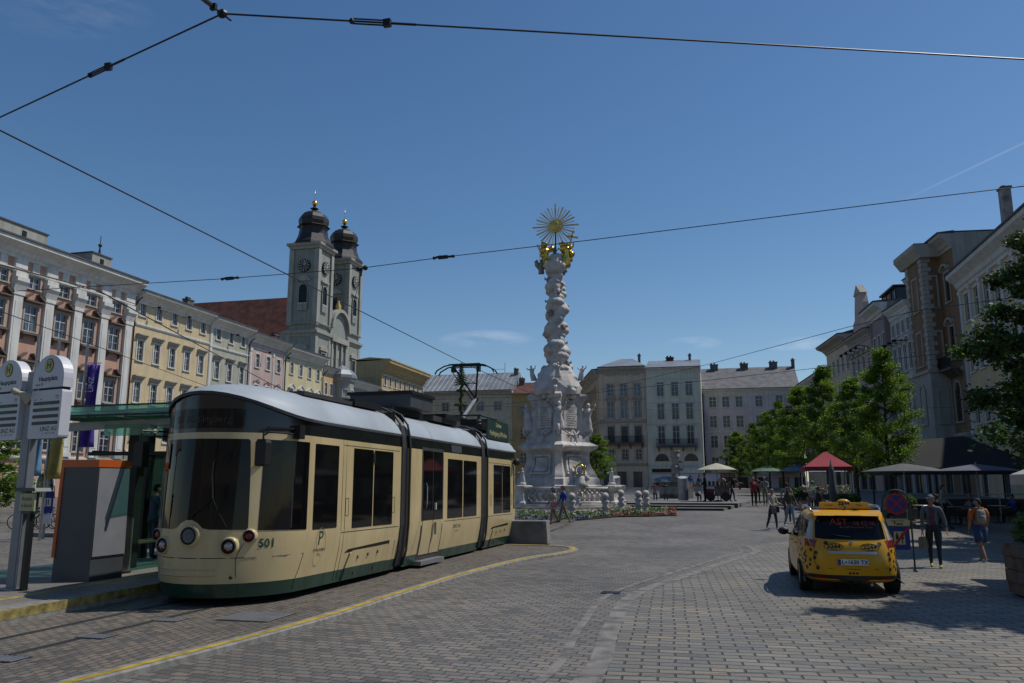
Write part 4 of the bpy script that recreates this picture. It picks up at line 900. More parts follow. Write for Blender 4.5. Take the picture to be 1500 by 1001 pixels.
for x,z,r1_,r2_,m in ((0.05,1.20,.185,.125,'lamp_white'),(-.56,1.03,.15,.105,'lamp_clear'),(.66,1.03,.15,.105,'lamp_clear'),(.90,1.19,.115,.085,'lamp_red'),(-.82,1.19,.115,.085,'lamp_red')):
    hd=m1[0].ray_cast(Vector((x,-3,z)),Vector((0,1,0))); p=hd[0]; nrm_=hd[1]; 
    if nrm_.y>0: nrm_=-nrm_
    q=(Vector((0,-1,0))*.65+nrm_*.35).normalized(); M=q.to_track_quat('Z','Y').to_matrix().to_4x4(); M.translation=p
    mb=MB(); mb.lathe([(r1_*1.05,-.06),(r1_,.03),(r1_*.93,.055),(r2_*1.12,.06),(r2_*1.08,.035)],'tram_cream' if m!='x' else m,n=24,cap=False)
    o=mb.build('headlight' if m=='lamp_clear' else ('centre_lamp' if x==0 else 'tail_lamp'),TR,True); o.matrix_local=M
    mb=MB(); mb.lathe([(r2_*1.14,.0),(r2_*1.14,.066),(r2_*.9,.07),(r2_*.86,.03)],'iron',n=24,cap=False); 
    if m=='lamp_white':
        mb.lathe([(r2_*.9,.03),(r2_*.9,.045)],'glass_black',n=20)
        for rr,nn in ((.0,1),(.035,7),(.07,13),(.098,18)):
            for k in range(nn): w_=2*PI*k/nn; mb.ball((rr*cos(w_),rr*sin(w_),.05),.013,'lamp_white',5,4)
    elif m=='lamp_clear':
        mb.lathe([(r2_*.9,.03),(r2_*.7,.06),(r2_*.3,.075),(.001,.078)],'steel',n=20)
        mb.ball((0,0,.06),r2_*.42,'lamp_clear',8,6,sz=.5)
        for k in range(7): mb.ball((r2_*.62*cos(k*.9),r2_*.62*sin(k*.9),.06),r2_*.16,'lamp_amber',6,4)
    else: mb.lathe([(r2_*.9,.03),(r2_*.7,.055),(.001,.062)],m,n=20)
    l_=mb.build('lens',o,True)
# seams and ribs on the bumper
def line(mod,pts,ax,d,wd=.012,m='iron',name='seam',off=.004,par=None):
    mb=MB(); P=[]
    for a,b in pts:
        o=Vector((a,0,b)) if ax=='y' else Vector((0,a,b)); h=mod[0].ray_cast(o-Vector(d)*6,Vector(d)); 
        if h[0] is not None: P.append(h[0]-Vector(d)*off*.5)
    mb.tube(P,wd*.5,m,4); return mb.build(name,par or TR)
line(m1,[(-.98+.14*i,.84) for i in range(15)],'y',Fd)
line(m1,[(.74,.84),(.74,.6),(.74,.25)],'y',Fd); 
line(m1,[(.74,.84),(.80,1.0),(.93,1.28)],'y',Fd)
line(m1,[(.75,.85),(1.0,.85),(1.4,.85),(1.35,.6),(1.28,.4),(1.28,.25)],'x',Rd)
for z in (.56,.66):
    line(m1,[(-.62+.1*i,z) for i in range(12)],'y',Fd,.03,'tram_cream','bumper_rib',.006)
mb=MB(); h=m1[0].ray_cast(Vector((.68,-3,.53)),Vector((0,1,0))); mb.ball(tuple(h[0]),.03,'iron'); mb.build('tow_cap',TR)
# windscreen wiper
P=[]
for x,z in ((.62,1.33),(.5,1.55),(.38,1.8),(.33,2.2),(.34,2.42)): h=m1[0].ray_cast(Vector((x,-3,z)),Vector((0,1,0))); P.append(h[0]+Vector((0,-.035,0)))
mb=MB(); mb.tube(P[:3],.012,'iron',5); mb.tube(P[2:],.02,'iron',5); h=m1[0].ray_cast(Vector((.05,-3,1.5)),Vector((0,1,0))); mb.tube([P[2],h[0]+Vector((0,-.03,0))],.010,'iron',5); mb.build('wiper',TR)
# front side windows
both(m1,[(.50,1.28),(1.40,1.26),(1.40,2.78),(.60,2.79),(.56,2.72)],GB,'cab_window',.010,.04)
line(m1,[(1.02,1.3),(1.02,2.78)],'x',Rd,.03,'tram_rubber','cab_window_bar',.012)
both(m1,rrect(1.60,2.5,1.24,2.77,.02,2),GB,'side_window')
both(m1,rrect(3.12,4.02,1.2,2.76,.02,2),GB,'side_window'); both(m1,rrect(4.07,5.02,1.2,2.76,.02,2),GB,'side_window')
both(m2,rrect(8.5,9.68,1.2,2.74,.02,2),GB,'side_window'); both(m2,rrect(9.76,10.92,1.2,2.74,.02,2),GB,'side_window')
both(m3,rrect(12.6,13.52,1.2,2.70,.02,2),GB,'side_window'); both(m3,rrect(13.57,14.5,1.2,2.70,.02,2),GB,'side_window')
both(m3,[(14.85,1.3),(15.6,1.3),(15.55,2.75),(14.85,2.75)],GB,'cab_window')
decal('rear_window',m3[0],[(-.9,1.35),(.9,1.35),(.9,2.75),(-.9,2.75)],'y',Bd,.006,GB,TR,.08)
# handles / vents next to the double windows, inner handrail
for mod,ys in ((m1,(2.9,5.08)),(m3,(12.3,14.66))):
    for y in ys:
        line(mod,[(y-.06,1.45),(y-.06,1.78),(y+.06,1.78),(y+.06,1.45),(y-.06,1.45)],'x',Rd,.012,'sash_dark','access_flap')
for mod,y in ((m1,4.045),(m3,13.545)):
    mb=MB(); mb.box(1.382,1.40,y-.02,y+.02,2.5,2.72,'steel'); mb.build('window_catch',TR)
# seams of the panels
for mod,a,b_ in ((m1,2.68,1),(m1,2.82,0)):
    line(mod,[(a,.25),(a,.43),(a,.85),(a,1.2),(a,2.0),(a,2.95),(a,3.16)],'x',Rd,.010)
line(m1,[(2.7,2.80),(4,2.80),(5.38,2.80)],'x',Rd,.010); line(m1,[(2.7,1.14),(5.38,1.14)],'x',Rd,.010)
line(m2,[(5.87,2.78),(6.4,2.78)],'x',Rd,.010); line(m2,[(5.87,1.14),(6.4,1.14)],'x',Rd,.010); line(m2,[(8.3,1.14),(11.3,1.14)],'x',Rd,.010)
line(m3,[(12,2.75),(14.7,2.75)],'x',Rd,.010); line(m3,[(12.,1.14),(14.7,1.14)],'x',Rd,.010); line(m3,[(14.76,.3),(14.76,.85),(14.76,2.9)],'x',Rd,.010)
# bogie covers
def bogie(mod,a,b_):
    dside(mod,[(a-.03,.74),(a+.1,.80),(b_-.05,.86),(b_+.02,.86),(b_+.02,.79),(b_-.05,.79),(a+.1,.74)],'iron','cover_slot',.004,.3)
    dside(mod,[(a+.10,.44),(b_-.02,.44),(b_-.02,.78),(a+.35,.76),(a+.22,.70)],'tram_cream','bogie_cover',.016,.3)
    dside(mod,[(a+.04,.205),(b_-.02,.205),(b_-.02,.435),(a+.10,.435)],'tram_green','bogie_cover',.016,.3)
    line(mod,[(a-.02,.22),(a+.06,.42),(a+.20,.72)],'x',Rd,.03,'iron'); line(mod,[(b_,.22),(b_,.8)],'x',Rd,.02,'iron'); line(mod,[(b_+.3,.22),(b_+.3,.84)],'x',Rd,.012,'iron')
    for y,z in ((a+.55,.62),(a+1.0,.64),(a+1.45,.66),(a+.5,.31),(a+1.4,.33)):
        h=mod[0].ray_cast(Vector((4,y,z)),Vector((-1,0,0)))
        if h[0] is not None: mb=MB(); mb.box(h[0].x+.012,h[0].x+.035,y-.02,y+.02,z-.03,z+.03,'sash_dark'); mb.build('cover_latch',TR)
bogie(m1,2.98,4.98); bogie(m3,12.5,14.3)
for y0_,y1_ in ((3.2,4.8),(7.5,9.3),(12.7,14.2)):
    for y in (y0_,y1_):
        for sx in (-1,1):
            mb=MB(); M=Matrix.Translation((sx*.52,y,.36))@Matrix.Rotation(PI/2,4,'Y'); mb.add([M@Vector(v) for v in [( .29*cos(2*PI*k/16),.29*sin(2*PI*k/16),zz) for zz in (-.06,.06) for k in range(16)]],[tuple(range(16)),tuple(range(16,32))]+[(k,(k+1)%16,16+(k+1)%16,16+k) for k in range(16)],'iron'); mb.build('wheel',TR)
    mb=MB(); mb.box(-.75,.75,y0_-.2,y1_+.2,.3,.5,'black_plastic'); mb.build('bogie',TR)
# articulation bellows
for a,b_ in ((5.5,5.95),(11.4,11.95)):
    mb=MB(); rings=[]
    N=9
    for i in range(N):
        y=a-.02+(b_-a+.04)*i/(N-1); k=.02 if i%2 else .055
        prof=[(1.22,.25),(1.30,.6),(1.345,1.15),(1.345,2.9),(1.32,3.17),(1.26,3.42),(1.10,3.64),(.85,3.77),(.4,3.83)]
        pts=[(x-k,z-(k if z>3.5 else 0)) for x,z in prof]; ring=[(x,y,z) for x,z in pts]+[(-x,y,z) for x,z in pts[::-1]]; rings.append(ring)
    mb.loft(rings,'tram_rubber',cap=True); mb.build('bellows',TR)
    mb=MB()
    for y in (a-.025,b_-.02): 
        pts=[(1.24,.25),(1.32,.6),(1.365,1.15),(1.365,2.9),(1.34,3.17),(1.28,3.44),(1.11,3.67),(.85,3.80),(.4,3.87)]
        ring=[(x,z) for x,z in pts]+[(-x,z) for x,z in pts[::-1]]; mb.tube([(x*1.012,y+.02,z) for x,z in ring],.028,'tram_rubber',5)
    mb.build('bellows_frame',TR)
# door of the middle section
dside(m2,[(6.72,.28),(8.18,.28),(8.18,2.96),(6.72,2.96)],'tram_rubber','door_frame',.006,.3)
for a,b_ in ((6.8,7.42),(7.48,8.1)):
    dside(m2,[(a,.40),(b_,.40),(b_,1.2),(a,1.2)],'tram_cream','door_leaf',.016,.3)
    dside(m2,[(a,1.22),(b_,1.22),(b_,2.88),(a,2.88)],GB,'door_window',.016,.3)
mb=MB(); mb.box(1.40,1.44,7.53,7.58,.85,1.15,'steel_matt'); mb.build('door_grip',TR); mb=MB(); mb.box(1.39,1.43,7.53,7.60,1.45,1.62,'lamp_white'); mb.build('door_button',TR); mb=MB(); mb.tube([(1.40,6.95,2.1),(1.43,6.95,2.0),(1.43,6.95,1.6),(1.40,6.95,1.5)],.015,'steel',5); mb.build('door_handle',TR)
mb=MB(); mb.box(1.10,1.42,6.65,8.2,.17,.27,'steel_matt'); mb.build('door_step',TR)
dside(m2,rrect(8.8,9.6,2.93,3.12,.02,2),'grey_dark_paint','side_display',.008)
# mirrors
for sx in (-1,1):
    mb=MB(); x=sx*1.42 if sx<0 else sx*1.12; y=.30 if sx>0 else .42
    mb.loft([[(x+a*k,y+b_*k,z) for a,b_ in ((-.10,-.07),(.10,-.07),(.12,.07),(-.12,.07))] for z,k in ((2.33,.8),(2.36,1),(2.72,1),(2.78,.75))],'black_plastic'); hs_=mb.build('mirror',TR)
    mb=MB(); 
    mb.tube([(x,y,2.78),(x,y+.0,2.92),(x+sx*.06,y+.06,2.98),(sx*1.33,1.05,2.99)],.018,'iron',5); mb.tube([(x,y+.03,2.85),(x+sx*.05,y+.08,2.90),(sx*1.34,1.0,2.90)],.016,'iron',5); mb.box(sx*1.36-.06,sx*1.36+.06,.95,1.12,2.82,3.06,'iron'); mb.build('mirror_arm',hs_)
# numbers, emblem, lettering
def wrap(txt,size,p,xd,d,mod,m,name,sx=1.,bold=0.,off=.006):
    t=text_mesh(txt,size,.001,bold=bold,sx=sx); t.transform(face_mat(p,xd)); project_mesh(t,mod[0],d,off); t.materials.clear(); t.materials.append(MT[m]); return link(name,t,TR)
dd=Vector((-.75,.66,0)); 
wrap('501',.20,(1.22,.52,1.06),(.66,.75,0),dd,m1,'print_green','fleet_number',bold=.004)
wrap('P',.36,(1.4,1.93,1.07),(0,1,0),Rd,m1,'print_green','emblem')
mb=MB(); mb.tube([(1.385,1.93+.17*sin(a*.3),1.0+.26*cos(a*.3)) for a in range(22)],.004,'cloth_khaki',4); mb.build('emblem_ring',TR)
wrap('PÖSTLINGBERG',.062,(1.4,1.93,.87),(0,1,0),Rd,m1,'print_grey','emblem_text',bold=.001); wrap('BAHN',.05,(1.4,1.93,.79),(0,1,0),Rd,m1,'print_grey','emblem_text')
wrap('LINZ AG',.13,(1.4,9.3,.98),(0,1,0),Rd,m2,'print_grey','operator_name',sx=1.2); wrap('L I N I E N',.06,(1.4,9.3,.86),(0,1,0),Rd,m2,'print_grey','operator_name',sx=1.3)
wrap('502',.09,(1.4,4.0+.0,2.38),(0,1,0),Rd,m1,'cloth_khaki','window_number') if 0 else None
# roof gear
mb=MB(); mb.box(-.6,.6,6.6,8.6,3.80,3.98,'iron'); mb.box(-.72,.95,6.9,8.4,3.98,4.34,'grey_dark_paint'); mb.box(-.78,1.0,6.85,8.45,4.30,4.38,'iron'); mb.build('roof_equipment_box',TR)
mb=MB(); mb.box(.1,.85,2.0,5.2,3.72,3.80,'tram_rubber'); mb.box(.05,.9,4.0,5.3,3.72,3.86,'iron'); mb.build('roof_duct',TR)
mb=MB(); mb.box(-.8,.85,8.7,10.9,3.78,3.92,'tram_rubber'); mb.box(.0,.95,9.4,10.6,3.9,4.02,'iron'); mb.build('roof_duct',TR)
mb=MB(); 
py=13.9
mb.box(-.85,.85,py-.9,py+1.0,3.84,3.98,'iron'); mb.box(-.7,.7,py-.6,py+.7,3.96,4.2,'iron')
for x in (-.7,.7):
    for y in (-.8,.9): mb.lathe([(.07,3.95),(.10,4.02),(.06,4.06),(.10,4.12),(.06,4.16),(.05,4.3)],'tram_rubber',(x,py+y),8)
mb.tube([(-.8,py-.85,4.3),(.8,py-.85,4.3)],.03,'iron',5); mb.tube([(-.8,py+.9,4.3),(.8,py+.9,4.3)],.03,'iron',5); mb.tube([(-.75,py-.85,4.3),(-.75,py+.9,4.3)],.03,'iron',5); mb.tube([(.75,py-.85,4.3),(.75,py+.9,4.3)],.03,'iron',5)
mb.build('roof_frame',TR)
pg=MB(); pg.tube([(0,py-.4,4.25),(0,py+.95,5.05)],.06,'steel_matt',7); pg.tube([(.12,py-.3,4.2),(.12,py+1.0,5.0)],.025,'iron',5); pg.ball((0,py+.98,5.05),.10,'iron')
pan=pg.build('pantograph',TR)
pg=MB(); K_=(0,py+.98,5.05); HL=(-.42,py-.1,6.0); HR=(.42,py-.1,6.0)
pg.tube([K_,HL],.032,'iron',6); pg.tube([K_,HR],.032,'iron',6); pg.tube([(-.1,py+.9,5.0),(-.55,py-.05,5.92)],.016,'iron',5)
pg.tube([(-.2,py+.47,5.50),(-.08,py+.47,5.54),(.08,py+.47,5.54),(.2,py+.47,5.50)],.018,'iron',5); pg.tube([(-.36,py+.03,5.9),(.2,py+.5,5.5)],.008,'iron',4)
pg.build('upper_arm',pan)
for dy in (-.28,.08):
    pg=MB(); pg.tube([(-1.05,py+dy,5.78),(-.98,py+dy,5.90),(-.72,py+dy,6.04),(-.5,py+dy,6.08),(.5,py+dy,6.08),(.72,py+dy,6.04),(.98,py+dy,5.90),(1.05,py+dy,5.78)],.025,'iron',6); pg.box(-.55,.55,py+dy-.03,py+dy+.03,6.08,6.11,'iron'); pg.build('contact_strip',pan)
pg=MB(); pg.tube([(-.45,py-.28,6.0),(-.45,py+.08,6.0)],.03,'iron',5); pg.tube([(.45,py-.28,6.0),(.45,py+.08,6.0)],.03,'iron',5); pg.box(-.5,-.4,py-.2,py,5.85,6.04,'iron'); pg.box(.4,.5,py-.2,py,5.85,6.04,'iron'); pg.tube([(-.45,py-.1,6.0),(.45,py-.1,6.0)],.02,'iron',5); pg.build('head_frame',pan)
# green board on the roof edge above the rear section
bd=MB(); bd.box(1.12,1.16,12.6,15.0,3.55,4.15,'sign_green'); bo_=bd.build('roof_board',TR)
for tx,z,s in (('Gasthaus',4.0,.18),('Pöstlingberg & Kirchen',3.72,.22)): text('board_text',tx,s,'cream_panel',face_mat((1.166,13.8,z),(0,1,0)),bo_,sx=.95)
mb=MB(); mb.box(1.0,1.16,12.6,15.0,3.46,3.55,'iron'); mb.build('board_rail',bo_)
mb=MB(); mb.ball((1.5,14.8,2.85),.13,'black_plastic'); mb.tube([(1.33,14.6,2.95),(1.5,14.8,2.9)],.02,'iron'); mb.build('rear_mirror',TR)
# ---------------------------------------------------------------- trinity column and its surroundings
random.seed(11)
CX0,CY0=-9.2,48.6; ZB=.55
TC_=thing('plague_column','tall baroque marble column of spiralling clouds topped by a golden sunburst','column',(CX0,CY0,0),0)
def figure(mb,c,h,m,wings=False,arm=(1,.4),lean=0,n=9):
    """draped statue"""
    x,y,z=c; s=h/1.8
    prof=[(.34,0),(.36,.15),(.30,.5),(.27,.8),(.24,.95),(.27,1.2),(.26,1.38),(.12,1.48),(.07,1.53)]
    rings=[]
    for r,q in prof:
        rings.append([(x+lean*q*s+r*s*(1+.16*sin(3*w_+q*5)+.08*sin(7*w_+2*q))*cos(w_),y+r*s*.75*(1+.16*sin(3*w_+q*5))*sin(w_),z+q*s) for w_ in [2*PI*k/14 for k in range(14)]])
    mb.loft(rings,m); hx=x+lean*1.65*s
    mb.ball((hx,y-.02*s,z+1.66*s),.125*s,m,8,6,sz=1.15); mb.ball((hx,y+.04*s,z+1.72*s),.12*s,m,7,5)
    for sx,up in ((1,arm[0]),(-1,arm[1])):
        sh=(x+lean*1.35*s+sx*.22*s,y,z+1.36*s); el=(sh[0]+sx*.2*s,y-.12*s,sh[2]-.22*s+.3*s*max(0,up)); ha=(el[0]+sx*.12*s*(1 if up>0 else -1),y-.3*s,el[2]+.32*s*up)
        mb.tube([sh,el,ha],[.085*s,.07*s,.045*s],m,6)
    if wings:
        for sx in (-1,1):
            mb.prism([(x+sx*.1*s,z+1.0*s),(x+sx*.5*s,z+1.9*s),(x+sx*.85*s,z+1.7*s),(x+sx*.8*s,z+1.1*s),(x+sx*.4*s,z+.6*s)],'y',y+.16*s,y+.22*s,m)
def lump(o,vox,sm=4,tex=None):
    r=o.modifiers.new('r','REMESH'); r.mode='VOXEL'; r.voxel_size=vox; r.use_smooth_shade=True
    if sm: q=o.modifiers.new('s','SMOOTH'); q.factor=.6; q.iterations=sm
    me=evalmesh(o); me.materials.clear(); 
    for k in o.data.materials: me.materials.append(k)
    o.modifiers.clear(); o.data=me; 
    for p in me.polygons: p.use_smooth=True
    return o
# plan outline: square turned so that a corner pier faces the camera, with sunk concave sides and clipped corner pilasters
def plan(r,notch=.12,rot=R(12),n=4):
    P=[]
    for k in range(4):
        a=rot+PI/2*k
        # corner pilaster (three points) then recessed side
        for da,rr in ((-.13,1.02),(-.10,1.12),(.10,1.12),(.13,1.02),(.20,.93-notch*.4),(.45,.80-notch*.3),(.785,.74-notch*.25),(1.12,.80-notch*.3),(1.37,.93-notch*.4)):
            P.append((r*rr*cos(a+da),r*rr*sin(a+da)))
    return P
def stack(prof,m,notch=.12): 
    mb=MB(); mb.loft([[(x,y,z) for x,y in plan(r,notch)] for r,z in prof],m); return mb
MW='marble_weathered'
o=stack([(2.55,ZB),(2.55,1.45),(2.45,1.5),(2.4,1.9),(2.3,1.95),(2.25,2.3),(2.15,2.4)],MW,.02).build('plinth',TC_); smooth_by_angle(o,30)
o=stack([(2.15,2.4),(2.12,2.55),(2.0,2.7),(1.86,2.95),(1.76,3.25),(1.72,3.6),(1.74,3.85),(1.82,3.95)],MW,.2).build('lower_pedestal',TC_); smooth_by_angle(o,30)
o=stack([(1.82,3.95),(1.95,4.02),(2.15,4.1),(2.22,4.2),(2.22,4.28),(1.95,4.42),(1.75,4.5),(1.72,4.85),(1.62,4.95)],MW,.04).build('pedestal_cornice',TC_); smooth_by_angle(o,30)
o=stack([(1.62,4.95),(1.52,5.1),(1.42,5.5),(1.38,6.1),(1.40,6.7),(1.5,7.05),(1.65,7.2),(1.7,7.35),(1.5,7.5)],MW,.2).build('upper_pedestal',TC_); smooth_by_angle(o,30)
# relief panels and inscription tablets on the sides facing the square
for k in range(4):
    a=R(12)+PI/2*k+PI/4; M=Matrix.Rotation(a+PI/2,4,'Z')
    def on(mb,name,par=TC_):
        ob=mb.build(name,par); ob.matrix_local=M; return ob
    mb=MB(); mb.prism([(-.55,5.35),(.55,5.35),(.60,6.6),(.3,6.85),(-.3,6.85),(-.60,6.6)],'y',-1.12,-.9,'stone_light'); tb_=on(mb,'inscription_tablet')
    mb=MB()
    for i in range(9):
        w_=.38+.06*sin(i*2.3+k); mb.box(-w_,w_,-1.128,-1.11,5.5+.135*i,5.54+.135*i,'stone_mid')
    on(mb,'inscription_line')
    mb=MB(); n_=14
    rim=[(.52*cos(2*PI*i/n_),-1.15-.05*sin(2*PI*i/n_),7.55+.62*sin(2*PI*i/n_)) for i in range(n_+1)]
    mb.tube(rim,.10,MW,6); mb.ball((0,-1.0,7.5),.45,'stone_dark',sy=.3,sz=1.2); mb.ball((0,-1.2,7.65),.26,MW,7,5,jit=.15); mb.ball((.1,-1.2,7.3),.2,MW,7,5,jit=.15); on(mb,'cartouche')
    mb=MB(); mb.loft([[(-w_,y_,z_),(w_,y_,z_),(w_,y_+.25,z_),(-w_,y_+.25,z_)] for w_,y_,z_ in ((.86,-1.66,2.6),(.80,-1.52,2.85),(.74,-1.42,3.15),(.72,-1.38,3.5),(.74,-1.40,3.75))],'stone_light'); rp_=on(mb,'relief_panel'); mb=MB(); mb.tube([(-.62,-1.60,2.72),(.62,-1.60,2.72),(.56,-1.44,3.1),(.52,-1.40,3.6),(-.52,-1.40,3.6),(-.56,-1.44,3.1),(-.62,-1.60,2.72)],.035,'stone_mid',5); on(mb,'relief_moulding')
    # swags
    mb=MB(); mb.tube([(-.6,-1.22,5.15),(-.3,-1.3,4.95),(0,-1.28,5.2),(.3,-1.3,4.95),(.6,-1.22,5.15)],.06,MW,6); mb.tube([(0,-1.28,5.2),(.06,-1.5,4.8),(.0,-1.6,4.45)],.06,MW,6); on(mb,'garland')
    # corner volutes with a saint in front and an angel above
    a2=R(12)+PI/2*k; r_=1.78
    mb=MB(); pts=[]
    for i in range(22):
        t_=i/21; ang=-PI*.5+t_*3.1*PI; rr=.36*(1-t_*.8); pts.append((r_*cos(a2)*1.0+rr*cos(ang)*cos(a2),r_*sin(a2)+rr*cos(ang)*sin(a2),5.25+rr*sin(ang)))
    mb.tube([(1.5*cos(a2),1.5*sin(a2),6.6),(1.6*cos(a2),1.6*sin(a2),5.9)]+pts,.10,MW,6); mb.build('volute',TC_,True)
    mb=MB(); figure(mb,(1.72*cos(a2),1.72*sin(a2),5.15),1.75,MW,arm=(.9,-.2),lean=.12*cos(a2)); ob=mb.build('saint_statue',TC_,True)
    mb=MB(); figure(mb,(1.45*cos(a2),1.45*sin(a2),8.35),.95,MW,wings=False,arm=(1.0,.6),lean=.2*cos(a2)); mb.build('cherub',TC_,True)
# cloud capital and cloud spiral
mb=MB()
for i in range(120):
    a=random.uniform(0,2*PI); z=random.uniform(7.45,9.2); rr=1.5-(z-7.4)*.42
    mb.ball((rr*cos(a)*random.uniform(.75,1.05),rr*sin(a)*random.uniform(.9,1.08),z),random.uniform(.13,.30),MW,10,8,sz=.75)
mb.lathe([(1.45,7.4),(1.5,7.9),(1.25,8.5),(.85,9.2)],MW,n=16)
lump(mb.build('cloud_capital',TC_),.04,1)
mb=MB(); z=8.8; ph=0
mb.lathe([(.55,8.7),(.48,12),(.42,16.)],MW,n=12)
while z<15.4:
    f=(z-8.8)/6.6; R0=.66-.14*f; a=(z-8.8)*2.35+.5
    for k,(rr,s) in enumerate(((.34,.52),(.30,.46))):
        b_=a+k*PI; mb.ball((rr*(1-.3*f)*cos(b_)+.03*sin(z*5),rr*(1-.3*f)*sin(b_),z+.14*k),R0*(.78+.26*sin(z*4.4+k*2)),MW,12,9,sz=.62)
    for _ in range(2):
        c_=random.uniform(0,2*PI); mb.ball((R0*.82*cos(c_),R0*.82*sin(c_),z+random.uniform(0,.3)),random.uniform(.12,.26),MW,9,7)
    z+=.30
for i in range(9):
    a=2*PI*i/9; mb.ball((.42*cos(a),.42*sin(a),15.75+.1*sin(i*3)),.36,MW,10,8,sz=.8)
mb.ball((0,0,15.55),.7,MW,14,10,sz=.75); mb.ball((0,0,16.2),.5,MW,12,9,sz=.8)
lump(mb.build('cloud_shaft',TC_),.04,2)
mb=MB()
for k in range(15):
    z=9.5+k*.45; a=k*2.4; rr=.66-.012*k; x,y=rr*cos(a),rr*sin(a)
    mb=MB(); mb.ball((x,y,z),.10,'stone_mid',7,6); mb.ball((x*1.05,y*1.05,z-.14),.13,'stone_mid',7,5,sz=1.2)
    for s in (-1,1): mb.prism([(x*1.1,z-.08),(x*1.1+s*.22,z+.08),(x*1.1+s*.2,z-.12)],'y',y-.02,y+.02,'stone_mid')
    mb.build('cherub_head',TC_,True)
mb=MB(); figure(mb,(-.95,-.1,15.25),.95,'stone_mid',arm=(-.3,.9),wings=True); mb.build('cherub',TC_,True)
mb=MB(); figure(mb,(0,-.3,16.1),.8,'stone_dark',arm=(.6,.6)); mb.build('angel',TC_,True)
# golden trinity
def gold(x,lean,cross):
    mb=MB(); figure(mb,(x,0,15.6),1.65,'gold',arm=(.9,.3) if x>0 else (.2,.9),lean=lean)
    for k in range(9): mb.ball((x+random.uniform(-.42,.42),random.uniform(-.2,.25),15.85+k*.16),random.uniform(.16,.30),'gold',7,5,jit=.28)
    o=mb.build('golden_figure',TC_,True)
    if cross:
        mb=MB(); M=Matrix.Translation((x+.42,-.12,17.25))@Matrix.Rotation(R(14),4,'Y'); mb.box(-.045,.045,-.045,.045,-.45,.75,'gold_dull',M); mb.box(-.42,.42,-.045,.045,.28,.38,'gold_dull',M); mb.build('cross',o)
    else:
        mb=MB(); mb.tube([(x-.42,-.1,15.9),(x-.44,-.1,17.2)],.02,'gold',5); mb.build('sceptre',o)
gold(-.60,-.05,False); gold(.58,.12,True)
mb=MB(); M=Matrix.Translation((0,.0,18.40)); mb.prism(circ(0,18.4,.42,28),'y',-.08,.08,'gold'); mb.ball((0,-.07,18.4),.33,'gold_dull',16,10,sy=.35); sb=mb.build('sunburst',TC_)
mb=MB()
for k in range(32):
    a=2*PI*k/32; ln=1.56 if k%8==0 else (1.40 if k%2==0 else 1.28)
    for off in ((-.030,.030) if k%2==0 else (0,)):
        M=Matrix.Translation((0,0,18.4))@Matrix.Rotation(a,4,'Y'); mb.box(off-.02,off+.02,-.02,.02,.40,ln-abs(off)*1.5,'gold_dull',M)
    if k%4==0: M=Matrix.Translation((0,0,18.4))@Matrix.Rotation(a,4,'Y'); mb.box(-.05,.05,-.012,.012,.75,1.18,'gold_dull',M)
rm_=mb.build('ray',sb,fix=False); rm_['kind']='stuff' if 0 else 'part'
del rm_['kind']
mb=MB(); mb.tube([(0,0,16.6),(0,0,18.0)],.04,'iron',6); mb.build('sunburst_rod',TC_)
# stepped base and balustrade
def octa(r,cx=CX0,cy=CY0,k=1.): return [(cx+r/cos(PI/8)*cos(PI/8+PI/4*i),cy+r*k/cos(PI/8)*sin(PI/8+PI/4*i)) for i in range(8)]
sb_=thing('column_steps','pale stone octagonal steps round the foot of the column','steps',(CX0,CY0,0),0)
for i,(r,z) in enumerate(((4.9,.60),(4.45,.74),(4.0,.88))):
    mb=MB(); mb.prism(octa(r,0,0),'z',.1,z,'stone_light' if i!=1 else 'stone_mid'); mb.build('step',sb_)
bl=thing('balustrade','carved marble balustrade with corner piers and small statues round the column','balustrade',(CX0,CY0,0),0)
P8=octa(3.45,0,0)
for i in range(8):
    a,b_=Vector(P8[i]),Vector(P8[(i+1)%8]); L=(b_-a).length; ang=math.atan2((b_-a).y,(b_-a).x)
    M=Matrix.Translation((a.x,a.y,0))@Matrix.Rotation(ang,4,'Z')
    mb=MB(); mb.box(.2,L-.2,-.16,.16,.88,1.05,'stone_light',M); mb.box(.2,L-.2,-.18,.18,1.68,1.84,'stone_light',M)
    for j in range(7):
        x=.38+(L-.76)*j/6; pts=[(x-.12,0,1.05),(x+.1,-.04,1.2),(x-.06,-.08,1.36),(x+.14,-.04,1.52),(x,0,1.68)]
        mb.tube([M@Vector(p) for p in pts],.065,MW,5); mb.tube([M@Vector((2*x-p[0],p[1]+.05,p[2])) for p in pts],.05,MW,5)
    for j in range(5): x=.6+(L-1.2)*j/4; mb.ball(M@Vector((x,-.07,1.37+.08*sin(j*2))),.12,MW,6,5,jit=.2)
    mb.build('pierced_panel',bl,True)
    mb=MB(); M2=Matrix.Translation((a.x,a.y,0))@Matrix.Rotation(ang-PI/8,4,'Z')
    mb.loft([[M2@Vector((sx*w_,sy*w_,z)) for sx,sy in ((-1,-1),(1,-1),(1,1),(-1,1))] for w_,z in ((.46,.88),(.46,.98),(.36,1.06),(.29,1.25),(.27,1.6),(.38,1.72),(.42,1.82),(.42,1.90),(.3,1.93))],'stone_light'); mb.build('corner_pier',bl)
    if i in (4,5,6,7):
        mb=MB(); mb.lathe([(.26,1.93),(.22,2.02),(.2,2.1)],MW,(a.x,a.y),8); figure(mb,(a.x,a.y,2.08),.82,MW,arm=(.8,.2) if i%2 else (-.1,.8)); mb.build('small_statue',bl,True)
